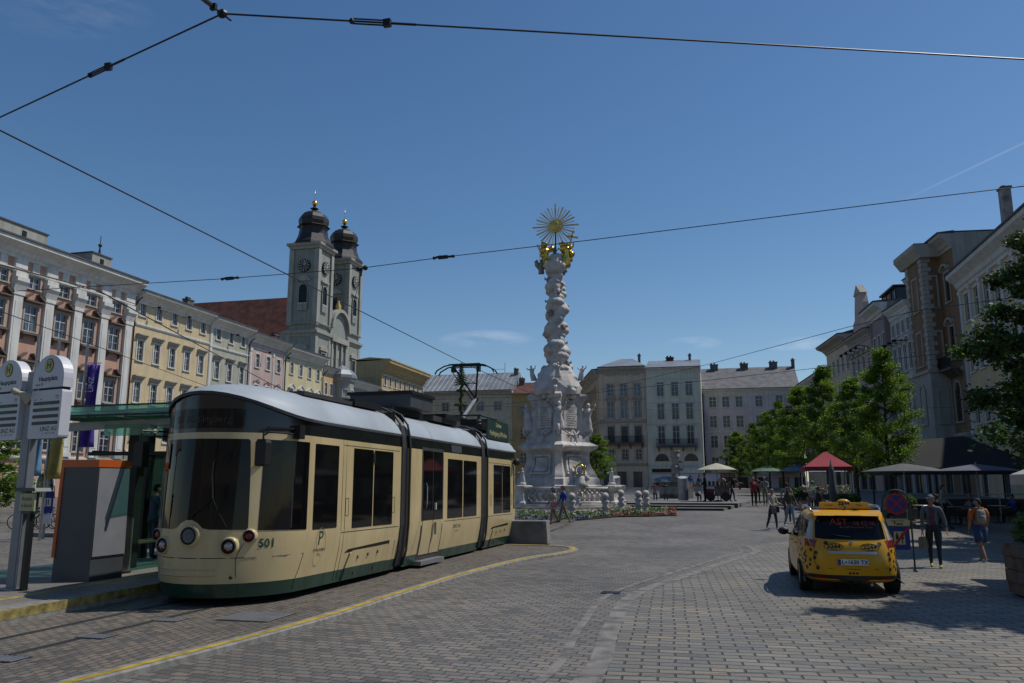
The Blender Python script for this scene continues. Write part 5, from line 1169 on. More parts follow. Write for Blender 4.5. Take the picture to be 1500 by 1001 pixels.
# gilded cartouche on the front panel
mb=MB(); x,y=1.9,-3.35
mb.lathe([(.5,1.84),(.35,2.1),(.3,2.3),(.2,2.5)],MW,(x,y),9)
for i in range(8): mb.ball((x+random.uniform(-.4,.4),y+random.uniform(-.12,.12),1.95+random.uniform(0,.4)),.16,MW,7,5,jit=.2)
mb.build('crest_base',bl,True)
mb=MB(); mb.ball((x,y-.05,2.75),.17,'stone_light',10,8,sy=.35,sz=1.3); mb.tube([(x+.27*cos(a),y-.04,2.75+.33*sin(a)) for a in [2*PI*i/14 for i in range(15)]],.055,'gold',6); mb.prism([(x-.06,3.05),(x+.06,3.05),(x,3.38)],'y',y-.08,y,'gold')
for s in (-1,1): mb.ball((x+s*.3,y-.04,2.95),.08,'gold',6,5)
mb.build('gilded_cartouche',bl,True)
# ball topped stone bollards round the bed
mb=MB(); mb.lathe([(.26,0),(.26,.10),(.19,.13),(.17,.38),(.23,.44),(.13,.56),(.20,.70),(.21,.78),(.11,.83),(.09,.87)],'stone_light',n=12); 
bo=thing('stone_bollard','','bollard',(-7.11,41.35,g(41.35)),0,'ball topped stone bollards round the flower bed')
mb.build('shaft',bo,True); mb=MB(); mb.ball((0,0,1.02),.19,'stone_light',14,10); mb.build('ball',bo,True)
BP=[((-7.11,41.35),'left of the walking couple side, first in front of the balustrade'),((-5.42,41.6),'below the gilded crest and the right balustrade pier'),((-5.04,45.4),'half hidden just right of the balustrade'),((-3.95,44.0),'left one of the close pair at the right end of the bed'),((-3.62,44.9),'right one of the close pair at the right end of the bed')]
for i,((x,y),t_) in enumerate(BP):
    q=bo if i==0 else dup(bo,(x,y,g(y)),0)
    q['label']=['weathered ball topped stone bollard standing right behind the walking couple','ball topped stone bollard in front of the gilded crest','short ball topped bollard half hidden right of the balustrade','left bollard of the close pair at the end of the flower bed','right bollard of the close pair at the end of the flower bed'][i]
# flower bed
bedP=[(-13,38.6),(-10.5,37.9),(-8.72,37.75),(-6.28,38.85),(-4.75,41.1),(-3.2,41.7),(-1.9,42.6),(-2.0,45.2),(-4.6,45.6),(-5.0,43.5),(-7.5,42.2),(-10,42),(-13,42.3)]
mat('soil',(.05,.035,.025),.95,var=.3,vs=9,bump=.6)
sheet('flower_bed_soil',bedP,.05,'soil',thick=.08)
def inside(x,y,P):
    c=False
    for i in range(len(P)):
        (x1,y1),(x2,y2)=P[i],P[i-1]
        if (y1>y)!=(y2>y) and x<(x2-x1)*(y-y1)/(y2-y1)+x1: c=not c
    return c
for nm,c in dict(petal_white=(.62,.60,.58),petal_pink=(.55,.08,.16),petal_blue=(.13,.15,.45),petal_red=(.42,.02,.04)).items(): mat(nm,c,.7,var=.1)
mb=MB(); front=bedP[1:8]
def edge_d(x,y):
    d=9
    for i in range(len(front)-1):
        a,b_=Vector(front[i]),Vector(front[i+1]); t_=max(0,min(1,(Vector((x,y))-a).dot(b_-a)/(b_-a).length_squared)); d=min(d,(Vector((x,y))-a-(b_-a)*t_).length)
    return d
cnt=0
while cnt<7000:
    x,y=random.uniform(-12.5,-1.9),random.uniform(37.7,45.6)
    if not inside(x,y,bedP): continue
    cnt+=1; z=g(y)+.05; h=random.uniform(.05,.30)*(.6+.4*noise.noise(Vector((x,y,0)))*2+.2); h=max(.05,h)
    e=edge_d(x,y); a=random.uniform(0,2*PI); s=random.uniform(.03,.06)
    q=[(x+s*cos(a),y+s*sin(a),z+h),(x+s*cos(a+1.6),y+s*sin(a+1.6),z+h+s*.6),(x+s*cos(a+3.1),y+s*sin(a+3.1),z+h),(x+s*cos(a+4.7),y+s*sin(a+4.7),z+h-s*.6)]
    r_=random.random()
    if e<.55: m='petal_blue' if x<-6.0 else ('petal_white' if x<-5.2 else ('petal_pink' if r_<.5 else 'petal_red')); m=m if random.random()<.55 else 'leaf_grass'
    else: m='leaf_grass' if r_<.78 else ('petal_white' if r_<.9 else ('petal_pink' if r_<.96 else 'petal_blue'))
    mb.add(q,[(0,1,2,3)],m)
fl=mb.build('flowers',fix=False); tag(fl,'low planting of white pink and blue flowers at the foot of the column','flowers',kind='stuff')
# terrace with steps right of the column
te=thing('terrace_steps','low dark edged stone steps leading up to the bench terrace right of the column','steps',(0,0,0),0)
for z,y0,xe in ((.66,46.9,.50),(.77,48.3,.92),(.88,49.7,1.34)):
    mb=MB(); mb.prism([(-5.3 if z<.7 else -6.2,y0),(xe,y0),(xe+1.2,y0+7),(xe+1.2,62),(-9,62),(-9,y0+5.5),(-6.2,y0+4)],'z',.2,z,'concrete'); mb.build('step',te)
    mb=MB(); mb.box(-5.25 if z<.7 else -6.1,xe,y0-.012,y0-.0,.2,z-.015,'riser_dark'); mb.build('riser',te)  # riser faces coloured dark for their shade as well as dark stone
# ---------------------------------------------------------------- people
random.seed(5)
def limb(a,deg,L,side=0): return Vector((a[0]+L*sin(R(side)),a[1]-L*sin(R(deg))*cos(R(side)),a[2]-L*cos(R(deg))*cos(R(side))))
def person(label,x,y,z,head_deg,h=1.72,top='cloth_black',bot='cloth_denim',shoe='cloth_black',legs=((18,8),(-16,-30)),arms=((15,30),(-15,-5)),armside=(10,-10),sleeve='long',hair='hair_dark',cap=None,longhair=False,skirt=None,short=False,sit=False,coat=None,lean=0,bulk=1.,group=None,headturn=0,open_front=None):
    """faces -Y when head_deg=0. legs: (thigh,shin) angles forward; arms: (upper,fore) angles forward"""
    s=h/1.74
    t=thing('person',label,'person',(x,y,z),R(head_deg),group)
    V=[];E=[];RAD=[];REG=[]
    def v(p,r,reg): V.append(Vector(p)*s); RAD.append(r*s); REG.append(reg); return len(V)-1
    if sit: legs=((82,2),(78,-2))
    pel=Vector((0,0,0)); 
    feet=[]
    L1,L2=.43,.42
    for i,(a,b_) in enumerate(legs):
        hp=Vector(((-1)**i*.09,0,-.03)); k=limb(hp,a,L1); an=limb(k,b_,L2); feet.append(an.z)
    zp=.09-min(feet)
    if sit: zp=.50
    P=Vector((0,0,zp)); l_=R(lean)
    def up(d,sx=0,f=0): return (sx,-sin(l_)*d-f*cos(l_),zp+cos(l_)*d-f*sin(l_)*0)
    p0=v(P,.135*bulk,'leg'); p1=v(up(.14),.125*bulk,'top'); p2=v(up(.30),.13*bulk,'top'); p3=v(up(.44),.125*bulk,'top'); nk=v(up(.535),.055,'skin'); hd=v(up(.60),.05,'skin')
    E+=[(p0,p1),(p1,p2),(p2,p3),(p3,nk),(nk,hd)]
    hands=[]
    for i in (0,1):
        sx=1 if i==0 else -1
        sh=v(up(.47,sx*.165),.068*bulk,'top'); E.append((p3,sh)); u,f=arms[i]; sd=armside[i]
        S0=Vector(up(.455,sx*.20)); el=limb(S0,u,.27,sd); wr=limb(el,f,.25,sd*.4)
        s1=v(S0-Vector((0,0,.06)),.058*bulk,'top'); e=v(el,.046,'top' if sleeve!='none' else 'skin'); m_=v((el+wr)*.5,.041,'top' if sleeve=='long' else 'skin'); w_=v(wr,.03,'skin')
        hdv=limb(wr,f*1.0,.05,sd*.3); pm=v(hdv,.036,'skin'); 
        E+=[(sh,s1),(s1,e),(e,m_),(m_,w_),(w_,pm)]; hands.append((wr,hdv,sx,f))
    for i,(a,b_) in enumerate(legs):
        sx=(-1)**i*.095; hp=P+Vector((sx,0,-.04)); k=limb(hp,a,L1); an=limb(k,b_,L2)
        h0=v(hp,.098*bulk,'leg'); th=v(hp.lerp(k,.5),.082*bulk,'leg'); kn=v(k,.062,'leg' if not short else 'sk'); cf=v(k.lerp(an,.4),.055,'leg' if not short else 'sk'); a2=v(an,.040,'leg' if not short else 'sk')
        fa=R(max(-35,min(20,b_))) ; toe=an+Vector((0,-.15*cos(fa*.6),-.045-.10*sin(max(0,-fa)*.9)))
        ft=v(an+Vector((0,-.03,-.04)),.045,'shoe'); tt=v(toe,.036,'shoe'); he=v(an+Vector((0,.04,-.045)),.036,'shoe')
        E+=[(p0,h0),(h0,th),(th,kn),(kn,cf),(cf,a2),(a2,ft),(ft,tt),(ft,he)]
    me=bpy.data.meshes.new('b'); me.from_pydata([tuple(q) for q in V],E,[])
    o=bpy.data.objects.new('b',me); COL.objects.link(o); sk=o.modifiers.new('s','SKIN'); 
    for i,r in enumerate(RAD): me.skin_vertices[0].data[i].radius=(r,r*(.78 if REG[i] in('top',) and i<4 else 1)); 
    me.skin_vertices[0].data[0].use_root=True; sk.use_smooth_shade=True; sk.branch_smoothing=.6
    sb=o.modifiers.new('u','SUBSURF'); sb.levels=2; sb.render_levels=2
    m2=evalmesh(o); bpy.data.objects.remove(o)
    bm=bmesh.new(); bm.from_mesh(m2)
    mats=[top,bot,'skin',shoe,'hair_dark']
    segs=[(V[a],V[b],REG[a],REG[b],max(RAD[a],RAD[b])) for a,b in E]
    for f in bm.faces:
        c=f.calc_center_median(); best=None
        for a,b_,ra,rb,rr in segs:
            d=b_-a; t_=max(0,min(1,(c-a).dot(d)/max(1e-9,d.length_squared))); ds=(c-a-d*t_).length/rr
            if best is None or ds<best[0]: best=(ds,ra if t_<.5 else rb)
        rg=best[1]; zz=c.z/s
        f.material_index={'top':0,'leg':1,'skin':2,'sk':2,'shoe':3}[rg]
        if rg=='top' and c.z/s<zp+.04 and not sit: f.material_index=1 if coat is None else 0
        if open_front and f.material_index==0 and c.y<-.03*s and abs(c.x)<.065*s and zz>zp+.02: f.material_index=5
        f.smooth=True
    # head: shaped skull, jaw, nose, ears, eyes, mouth
    hc=Vector(up(.675,0,.015))*s; H=bmesh.new(); bmesh.ops.create_icosphere(H,subdivisions=3,radius=1)
    for q in H.verts:
        X,Y_,Z=q.co; w_=.074; 
        if Z<0: w_*=1-.28*(-Z)**1.3
        yy=Y_*.095
        if Z<-.1 and Y_>0: yy*=.72
        nb=max(0,1-abs(X)/.22)*max(0,1-abs(Z+.12)/.32)*(1 if Y_<-.5 else 0); yy-=.020*nb
        eb=math.exp(-((abs(X)-.38)/.16)**2-((Z-.05)/.12)**2)*(1 if Y_<-.4 else 0); yy+=.008*eb
        q.co=Vector((X*w_,yy,Z*.115))*s
    hm=bpy.data.meshes.new('h'); 
    for f in H.faces: f.smooth=True; f.material_index=2
    Mh=Matrix.Translation(hc)@Matrix.Rotation(R(headturn),4,'Z'); H.transform(Mh); H.to_mesh(hm); H.free(); bm.from_mesh(hm)
    mb=MB()
    for sx in (-1,1):
        mb.ball((sx*.076*s,.0,-.012*s),.022*s,'skin',6,5,sx=.45,sz=1.3); mb.ball((sx*.028*s,-.083*s,.004*s),.0095*s,'hair_dark',6,5,sy=.5)
        mb.box(sx*.028*s-.013*s,sx*.028*s+.013*s,-.092*s,-.086*s,.018*s,.023*s,'hair_dark')
    mb.ball((0,-.083*s,-.052*s),.018*s,'cloth_red',6,4,sy=.3,sz=.25)
    # hands: palm already skinned; four fingers and a thumb
    for wr,hv,sx,f in hands:
        d=(hv-wr).normalized(); sd=Vector((0,-1,0)) if abs(d.y)<.7 else Vector((0,0,1)); sd=(sd-d*sd.dot(d)).normalized(); nn=d.cross(sd).normalized()*(-sx)
        for j in range(4):
            b0=hv+d*.022+sd*(.027-.018*j); Lf=(.062,.070,.066,.052)[j]; c1=b0+d*Lf*.55+nn*.008; c2=c1+d*Lf*.36+nn*.02
            mb.tube([b0*s,c1*s,c2*s],[.0092*s,.0085*s,.0065*s],'skin',5)
        b0=hv+sd*.028-d*.018; mb.tube([b0*s,(b0+sd*.022+d*.028)*s,(b0+sd*.028+d*.055)*s],[.011*s,.0095*s,.0075*s],'skin',5)
    # face bits are in head space, fingers in body space
    nf=len(mb.v); me3=mb.mesh('x',True); 
    fe=2*(8*6*0+1)
    names=list(dict.fromkeys(mb.m)); 
    hv_n=sum(1 for _ in ())
    cut=(7*5+5)*0
    bmx=bmesh.new(); bmx.from_mesh(me3)
    bmx.verts.ensure_lookup_table()
    nface=FACEV
    for i,q in enumerate(bmx.verts):
        if i<nface: q.co=Mh@q.co
    remap={'skin':2,'hair_dark':4,'cloth_red':6}
    for f in bmx.faces: f.material_index=remap[names[f.material_index]]; f.smooth=True
    bmx.to_mesh(me3); bmx.free(); bm.from_mesh(me3)
    out=bpy.data.meshes.new('body'); bm.to_mesh(out); bm.free()
    for k in (top,bot,'skin',shoe,'hair_dark',open_front or top,'cloth_plum'): out.materials.append(MT[k])
    link('body',out,t)
    # hair / cap
    def dome(m,r,zc,ylo,name,k=1.):
        B_=bmesh.new(); bmesh.ops.create_icosphere(B_,subdivisions=3,radius=1)
        for q in B_.verts:
            X,Y_,Z=q.co; q.co=Vector((X*.082*k,Y_*.104*k,Z*.122*k))
        dl=[q for q in B_.verts if (q.co.z<zc and q.co.y<ylo) or q.co.z<-.075]
        bmesh.ops.delete(B_,geom=dl,context='VERTS'); B_.transform(Matrix.Scale(s,4)); B_.transform(Mh)
        for f in B_.faces: f.smooth=True
        mm_=bpy.data.meshes.new(name); B_.to_mesh(mm_); B_.free(); mm_.materials.append(MT[m]); ob=link(name,mm_,t); so_=ob.modifiers.new('t','SOLIDIFY'); so_.thickness=.006; return ob
    if hair: dome(hair,1,.045,.012,'hair')
    if longhair:
        mb=MB(); rings=[]
        for zz,w_,yy in ((.06,.075,.05),(-.03,.09,.065),(-.12,.10,.075),(-.22,.10,.085),(-.32,.085,.09),(-.40,.04,.09)):
            rings.append([Mh@(Vector((w_*cos(a),yy+.035*sin(a),zz))*s) for a in [2*PI*i/10 for i in range(10)]])
        mb.loft(rings,hair); mb.build('long_hair',t,True)
    if cap:
        ob=dome(cap,1,.03,.2,'cap',1.06)
        mb=MB(); n_=8; pts=[( .07*cos(PI*i/n_),-.085-.075*sin(PI*i/n_),.036-.012*sin(PI*i/n_)) for i in range(n_+1)]
        mb.add([Mh@(Vector(p)*s) for p in pts]+[Mh@(Vector((p[0],p[1],p[2]+.008))*s) for p in pts],[tuple(range(n_+1)),tuple(range(n_+1,2*n_+2))[::-1]]+[(i,i+1,i+n_+2,i+n_+1) for i in range(n_)],cap); mb.build('cap_peak',ob)
    def shell(rows,m,name):
        mb=MB(); rings=[]
        for d,rx,ry in rows:
            c_=Vector(up(d)); rings.append([(c_+Vector((rx*cos(a)*(1+.05*sin(5*a)),ry*sin(a)*(1+.05*sin(4*a+d*9)),0)))*s for a in [2*PI*i/18 for i in range(18)]])
        mb.loft(rings,m); return mb.build(name,t,True)
    if skirt: shell(((.06,.125,.10),(-.05,.16,.13),(-.16,.185,.15),(-.24,.20,.165)),skirt,'skirt')
    if coat: shell(((.47,.09,.07),(.43,.17,.115),(.30,.175,.13),(.14,.165,.13),(.0,.185,.15),(-.12,.20,.165)),coat,'jacket')
    if short:
        for i,(a,b_) in enumerate(legs):
            sx=(-1)**i*.095; hp=P+Vector((sx,0,-.02)); k=limb(hp,a,L1); mb=MB(); mb.tube([hp*s,hp.lerp(k,.5)*s,hp.lerp(k,.92)*s],[.115*s,.112*s,.118*s],bot,12); mb.build('shorts_leg',t,True)
    if sleeve=='short':
        for i in (0,1):
            sx=1 if i==0 else -1; S0=Vector(up(.455,sx*.20)); el=limb(S0,arms[i][0],.27,armside[i]); mb=MB(); mb.tube([(S0+Vector((-sx*.03,0,.02)))*s,S0.lerp(el,.35)*s,S0.lerp(el,.8)*s],[.07*s,.075*s,.072*s],top,10); mb.build('sleeve',t,True)
    t['hand']=[list((t.matrix_world@Vector((0,0,0))))[0]]; del t['hand']
    PH[t.name]=[(w_*s,h_*s) for w_,h_,_,_ in hands]
    return t
PH={}
def _facev():
    mb=MB()
    for sx in (-1,1):
        mb.ball((0,0,0),.1,'skin',6,5); mb.ball((0,0,0),.1,'skin',6,5); mb.box(0,1,0,1,0,1,'skin')
    mb.ball((0,0,0),.1,'skin',6,4); return len(mb.v)
FACEV=_facev()
def world(t,p):
    return Matrix.Translation(t.location)@Matrix.Rotation(t.rotation_euler.z,4,'Z')@Vector(p)
def bag(label,cat,p,m,w=.32,h=.26,d=.12,rz=0,strap=.18,name='handbag',group=None):
    t=thing(name,label,cat,tuple(p),rz,group); mb=MB(); mb.loft([[(x*w/2*k,y*d/2*k,z) for x,y in ((-1,-1),(1,-1),(1,1),(-1,1))] for z,k in ((-strap-h,.9),(-strap-h+.03,1),(-strap-.04,.95),(-strap,.75))],m); mb.build('bag_body',t)
    mb=MB(); mb.tube([(-w*.3,0,-strap-.01),(-w*.2,0,-.03),(0,0,.005),(w*.2,0,-.03),(w*.3,0,-strap-.01)],.009,m,5); mb.build('strap',t); return t
G=g
p=person('man in a blue cap and grey jacket walking by the taxi sign',5.24,22.2,0,-12,1.76,top='cloth_jacket',bot='cloth_navy',shoe='shoe_lime',legs=((15,4),(-12,-20)),arms=((-8,8),(8,14)),armside=(13,-6),hair='hair_grey',cap='cloth_cap',coat=None,headturn=-25,open_front='cloth_plum',bulk=1.12)
bag('khaki bag hanging from the hand of the man in the blue cap','bag',world(p,PH[p.name][1][1]),'cloth_khaki',.30,.28,.14,R(60),.12)
# the boy seen from behind
p=person('boy in an orange t-shirt and blue shorts wearing a grey pack',6.83,24.1,0,195,1.66,top='cloth_orange',bot='cloth_shorts',shoe='cloth_white',legs=((-14,-26),(18,8)),arms=((6,14),(10,30)),armside=(8,-14),sleeve='short',short=True,hair='hair_dark',headturn=55,bulk=1.08)
bp_=thing('backpack','grey backpack worn by the boy in the orange shirt','backpack',tuple(world(p,(0.02,.17,1.2))),R(195)); mb=MB()
mb.loft([[(x*.105*k,-.03+y*.065*k,z*.72) for x,y in ((-1,-.7),(-.7,-1),(.7,-1),(1,-.7),(1,.7),(.6,1),(-.6,1),(-1,.7))] for z,k in ((-.27,.8),(-.22,1),(.05,1.02),(.17,.85),(.22,.5))],'cloth_stone'); mb.build('pack_body',bp_,True)
mb=MB(); mb.loft([[(x*.08*k,.035+y*.035*k,z*.72) for x,y in ((-1,-.7),(.9,-.8),(1,.7),(-.9,.8))] for z,k in ((-.22,.8),(-.18,1),(-.02,1),(.02,.8))],'cloth_grey'); mb.build('front_pocket',bp_,True)
for sx in (-1,1): mb=MB(); mb.tube([(sx*.09,-.02,.2),(sx*.10,-.16,.21),(sx*.11,-.27,.08),(sx*.12,-.24,-.1),(sx*.11,-.06,-.2)],.017,'cloth_stone',5); mb.build('strap',bp_)
p=person('grey haired woman in a cream jacket and dark jeans carrying bags, crossing the square',2.34,35.5,G(35.5),40,1.66,top='cloth_cream',bot='cloth_navy',shoe='cloth_white',legs=((12,4),(-16,-24)),arms=((10,70),(12,60)),armside=(10,-12),hair='hair_grey',longhair=False)
bag('black shoulder bag behind the grey haired woman','bag',world(p,(.24,.08,1.25)),'cloth_black',.30,.26,.12,.3,.3); bag('dark bag held in front by the grey haired woman','bag',world(p,PH[p.name][1][1]),'cloth_navy',.34,.26,.12,.8,.05)
p=person('young woman with long dark hair, olive top and light blue jeans',3.12,36.6,G(36.6),25,1.68,top='cloth_olive',bot='cloth_lightblue',shoe='cloth_white',legs=((16,6),(-18,-28)),arms=((6,50),(8,40)),hair='hair_dark',longhair=True)
p=person('man in a pale grey shirt and dark trousers behind the long haired woman',3.28,39.6,G(39.6),170,1.78,top='cloth_grey',bot='cloth_navy',legs=((4,2),(-5,-8)),arms=((0,12),(4,14)),hair='hair_brown')
p=person('person in a white cap and black top holding a cup beside the long haired woman',3.95,39.0,G(39.0),20,1.66,top='cloth_black',bot='skin',shoe='cloth_white',legs=((3,1),(-6,-10)),arms=((20,95),(6,20)),hair='hair_dark',cap='cloth_white',short=False)
p=person('broad person in a black coat standing just left of the taxi roof',4.55,38.6,G(38.6),100,1.62,top='cloth_black',bot='cloth_black',coat='cloth_black',legs=((2,1),(-2,-2)),arms=((12,60),(12,60)),bulk=1.3)
p=person('person in a red jacket and black trousers standing on the far pavement',2.35,51.3,G(51.3),10,1.72,top='cloth_red',bot='cloth_black',legs=((2,0),(-2,-2)),arms=((25,110),(25,105)),hair='hair_grey',coat='cloth_red')
p=person('person in a stone coloured jacket and khaki trousers beside the red jacket',3.05,52.1,G(52.1),-20,1.72,top='cloth_stone',bot='cloth_khaki',legs=((3,1),(-4,-6)),arms=((15,90),(8,20)),hair='hair_grey')
p=person('man in dark clothes just behind the red jacket and stone jacket pair',2.75,54.6,G(54.6),30,1.74,top='cloth_navy',bot='cloth_black',legs=((2,0),(-3,-4)),arms=((5,15),(5,15)),hair='hair_brown')
# couple by the column
p=person('long haired woman in a cream tunic walking beside the flower bed',-7.22,36.85,G(36.85),-62,1.66,top='cloth_cream',bot='skin',shoe='cloth_black',legs=((14,6),(-14,-26)),arms=((-12,0),(14,30)),sleeve='short',skirt='cloth_white',hair='hair_dark',longhair=True)
bag('pink shoulder bag on the woman in the cream tunic','bag',world(p,(.24,-.05,1.32)),'cloth_pink',.28,.28,.12,.5,.28)
p=person('man in a bright blue t-shirt and khaki trousers walking right of the cream tunic',-6.8,37.2,G(37.2),-68,1.74,top='cloth_blue',bot='cloth_khaki',legs=((20,8),(-18,-26)),arms=((-16,0),(16,30)),sleeve='short',hair='hair_brown')
# terrace and cart
TZ=.88
person('seated person in a red top on the terrace bench, seen from behind',-3.98,57.15,TZ,180,1.7,top='cloth_red',bot='cloth_denim',sit=True,arms=((30,80),(30,80)),hair='hair_brown')
person('seated person in a black top on the terrace bench, seen from behind',-3.25,57.2,TZ,180,1.7,top='cloth_black',bot='cloth_denim',sit=True,arms=((30,80),(30,80)))
person('customer in black standing at the left end of the food cart',-.55,53.9,TZ,-95,1.8,top='cloth_black',bot='cloth_black',legs=((2,0),(-2,-2)),arms=((10,50),(10,50)),bulk=1.15)
person('blond person in a pale top sitting left of the food cart',-1.05,53.6,TZ,20,1.66,top='cloth_cream',bot='cloth_denim',sit=True,arms=((25,70),(25,70)),hair='hair_blond')
person('vendor in a white top and straw hat behind the food cart',.55,55.6,TZ,10,1.74,top='cloth_white',bot='cloth_black',legs=((2,0),(-2,-2)),arms=((20,70),(20,70)),cap='hair_blond')
person('man in a dark t-shirt bending over the right end of the food cart',1.12,54.6,TZ,75,1.78,top='cloth_black',bot='cloth_denim',legs=((-6,-12),(22,4)),arms=((40,80),(30,60)),lean=22,sleeve='short')
person('man in a bright blue shirt in front of the far shop board',-2.0,75,G(75),30,1.75,top='cloth_blue',bot='cloth_denim',legs=((12,5),(-12,-18)),arms=((10,30),(-10,0)))
person('man in a navy shirt walking right behind the bright blue shirt',-1.25,75.6,G(75.6),50,1.75,top='cloth_navy',bot='cloth_stone',legs=((14,5),(-14,-20)),arms=((10,30),(-10,0)))
p=person('market woman in a pale blue sun hat under the red tent',5.35,47.8,G(47.8),150,1.6,top='cloth_lightblue',bot='cloth_black',legs=((2,0),(-2,-2)),arms=((20,80),(20,80)),cap='cloth_lightblue',coat='cloth_lightblue')
p=person('dark silhouetted waiter walking in the shade behind the man in the blue cap',9.2,36.9,G(36.9),60,1.76,top='cloth_stone',bot='cloth_black',legs=((14,5),(-14,-20)),arms=((10,40),(-10,10)))
p=person('person in a denim jacket standing behind the glass of the tram shelter',-13.35,17.3,.25,150,1.76,top='cloth_denim',bot='cloth_denim',legs=((2,0),(-2,-2)),arms=((10,60),(10,60)),coat='cloth_denim')
# ---------------------------------------------------------------- taxi
TX=thing('taxi','yellow taxi van with black dots and number 2244 parked with its tail to the camera','taxi',(2.42,16.12,0),R(-1.2))
HWc=.905
#       z   rear  front  halfw
LV=[(.22,.14,4.42,.85),(.30,.04,4.52,.885),(.42,.0,4.56,.895),(.60,-.02,4.56,.905),(.80,.0,4.52,.905),(.92,.03,4.40,.895),(.985,.06,4.10,.885),(1.02,.085,3.75,.875),(1.08,.115,3.48,.855),(1.2,.175,3.22,.82),(1.34,.245,2.93,.775),(1.46,.32,2.62,.73),(1.54,.42,2.32,.685),(1.585,.60,2.05,.62),(1.61,.95,1.75,.48)]
def ring(z,r,f,w,p=4.2,N=64):
    cy=(r+f)/2; a=(f-r)/2; P=[]
    for k in range(N):
        t=2*PI*k/N; c_,s_=cos(t),sin(t); P.append((w*abs(c_)**(2/p)*(1 if c_>0 else -1),cy+a*abs(s_)**(2/p)*(1 if s_>0 else -1),z))
    return P
def interp(LV,n):
    out=[]
    for i in range(len(LV)-1):
        for k in range(n): t=k/n; out.append(tuple(a+(b-a)*t for a,b in zip(LV[i],LV[i+1])))
    out.append(LV[-1]); return out
mb=MB(); mb.loft([ring(*q) for q in LV],'taxi_yellow'); body=mb.build('body',TX)
sb=body.modifiers.new('s','SUBSURF'); sb.levels=1
WH=[(.92,),(3.62,)]
cut=MB()
for (wy,) in WH:
    for sx in (-1,1):
        x0,x1=(sx*.62,sx*1.1) if sx>0 else (-1.1,-.62)
        cut.add([(x,wy+.365*cos(2*PI*k/28),.325+.365*sin(2*PI*k/28)) for x in (x0,x1) for k in range(28)],[tuple(range(28))[::-1],tuple(range(28,56))]+[(k,(k+1)%28,28+(k+1)%28,28+k) for k in range(28)],'black_plastic')
co_=cut.build('cutter'); bo2=body.modifiers.new('b','BOOLEAN'); bo2.object=co_; bo2.operation='DIFFERENCE'; bo2.solver='EXACT'
me=evalmesh(body); body.modifiers.clear(); me.materials.clear(); me.materials.append(MT['taxi_yellow']); me.materials.append(MT['black_plastic'])
bpy.data.objects.remove(co_)
for p_ in me.polygons: p_.material_index=0 if p_.material_index==0 else 1
body.data=me; smooth_by_angle(body,38)
full=MB(); full.loft([ring(*q) for q in interp(LV,4)],'taxi_yellow'); f_=full.build('x'); tree=bvh(body); bpy.data.objects.remove(f_)
T_=(tree,)
def dc(name,poly,ax,d,m,off=.004,step=.06): return decal(name,tree,poly,ax,d,off,m,TX,step)
# tailgate window, lamps, bumper, rails
dc('rear_window',[(-.615,1.075),(-.45,1.06),(0,1.055),(.45,1.06),(.615,1.075),(.585,1.38),(.53,1.48),(.3,1.505),(-.3,1.505),(-.53,1.48),(-.585,1.38)],'y',Fd,GB,.005)
for s in (-1,1):
    dc('tail_lamp',[(s*.885,.90),(s*.66,.925),(s*.645,1.04),(s*.80,1.05),(s*.868,1.0)],'y',Fd,'lamp_red',.014,.04)
    dc('tail_lamp_clear',[(s*.79,1.055),(s*.65,1.045),(s*.635,1.2),(s*.605,1.36),(s*.62,1.43),(s*.67,1.38),(s*.73,1.2)],'y',Fd,'lamp_clear',.014,.04)
    q=[(-.2,.93),(.34,.985),(.33,1.03),(.14,1.07)] 
    dc('tail_lamp',[(.16,.91),(.42,.98),(.38,1.01),(.22,1.04),(.18,1.04)],'x',(-s,0,0),'lamp_red',.012,.05)
dc('badge_bar',[(-.42,.80),(.42,.80),(.42,.845),(-.42,.845)],'y',Fd,'steel',.02)
dc('bumper_trim',[(-.85,.26),(.85,.26),(.86,.40),(-.86,.40)],'y',Fd,'black_plastic',.008)
for s in (-1,1): dc('reflector',rrect(s*.55-.08,s*.55+.08,.33,.385,.02,2),'y',Fd,'lamp_red',.014); dc('bumper_trim',[(.0,.26),(.52,.26),(.52,.38),(.0,.40)],'x',(-s,0,0),'black_plastic',.006)
mb=MB(); mb.prism(rrect(-.26,.26,.595,.705,.012,2),'y',-.055,-.02,'white_paint'); pl=mb.build('licence_plate',TX)
mb=MB(); mb.prism(rrect(-.262,-.215,.597,.703,.01,2),'y',-.058,-.053,'sign_blue'); mb.build('euro_band',pl)
text('plate_text','L◦1630 TX',.105,'blackprint',face_mat((.025,-.058,.648),(1,0,0)),pl,.001,bold=.002,sx=.93)
mb=MB(); mb.box(-.26,.26,-.05,-.02,.70,.708,'sash_dark'); mb.box(-.26,.26,-.05,-.02,.590,.597,'sash_dark'); mb.build('plate_frame',pl)
def wr2(txt,size,x,z,m,name,sx=1.,bold=0.,off=.008):
    t=text_mesh(txt,size,.0008,bold=bold,sx=sx); t.transform(face_mat((x,0,z),(1,0,0))); project_mesh(t,tree,Fd,off); t.materials.clear(); t.materials.append(MT[m]); return link(name,t,TX)
for s in (-1,1):
    mb=MB(); mb.tube([tuple((lambda h:h[0]+Vector((0,-.004,0)))(tree.ray_cast(Vector((s*.31+.165*cos(a),-3,.925+.07*sin(a))),Vector((0,1,0))))) for a in [2*PI*k/22 for k in range(23)]],.0045,'blackprint',4); mb.build('number_oval',TX)
    wr2('2244',.10,s*.31,.928,'blackprint','taxi_number',1.2,.003); wr2('TAXI',.04,s*.31,.872,'blackprint','taxi_word',1.3); wr2('LINZER',.026,s*.31,.982,'blackprint','taxi_word',1.3)
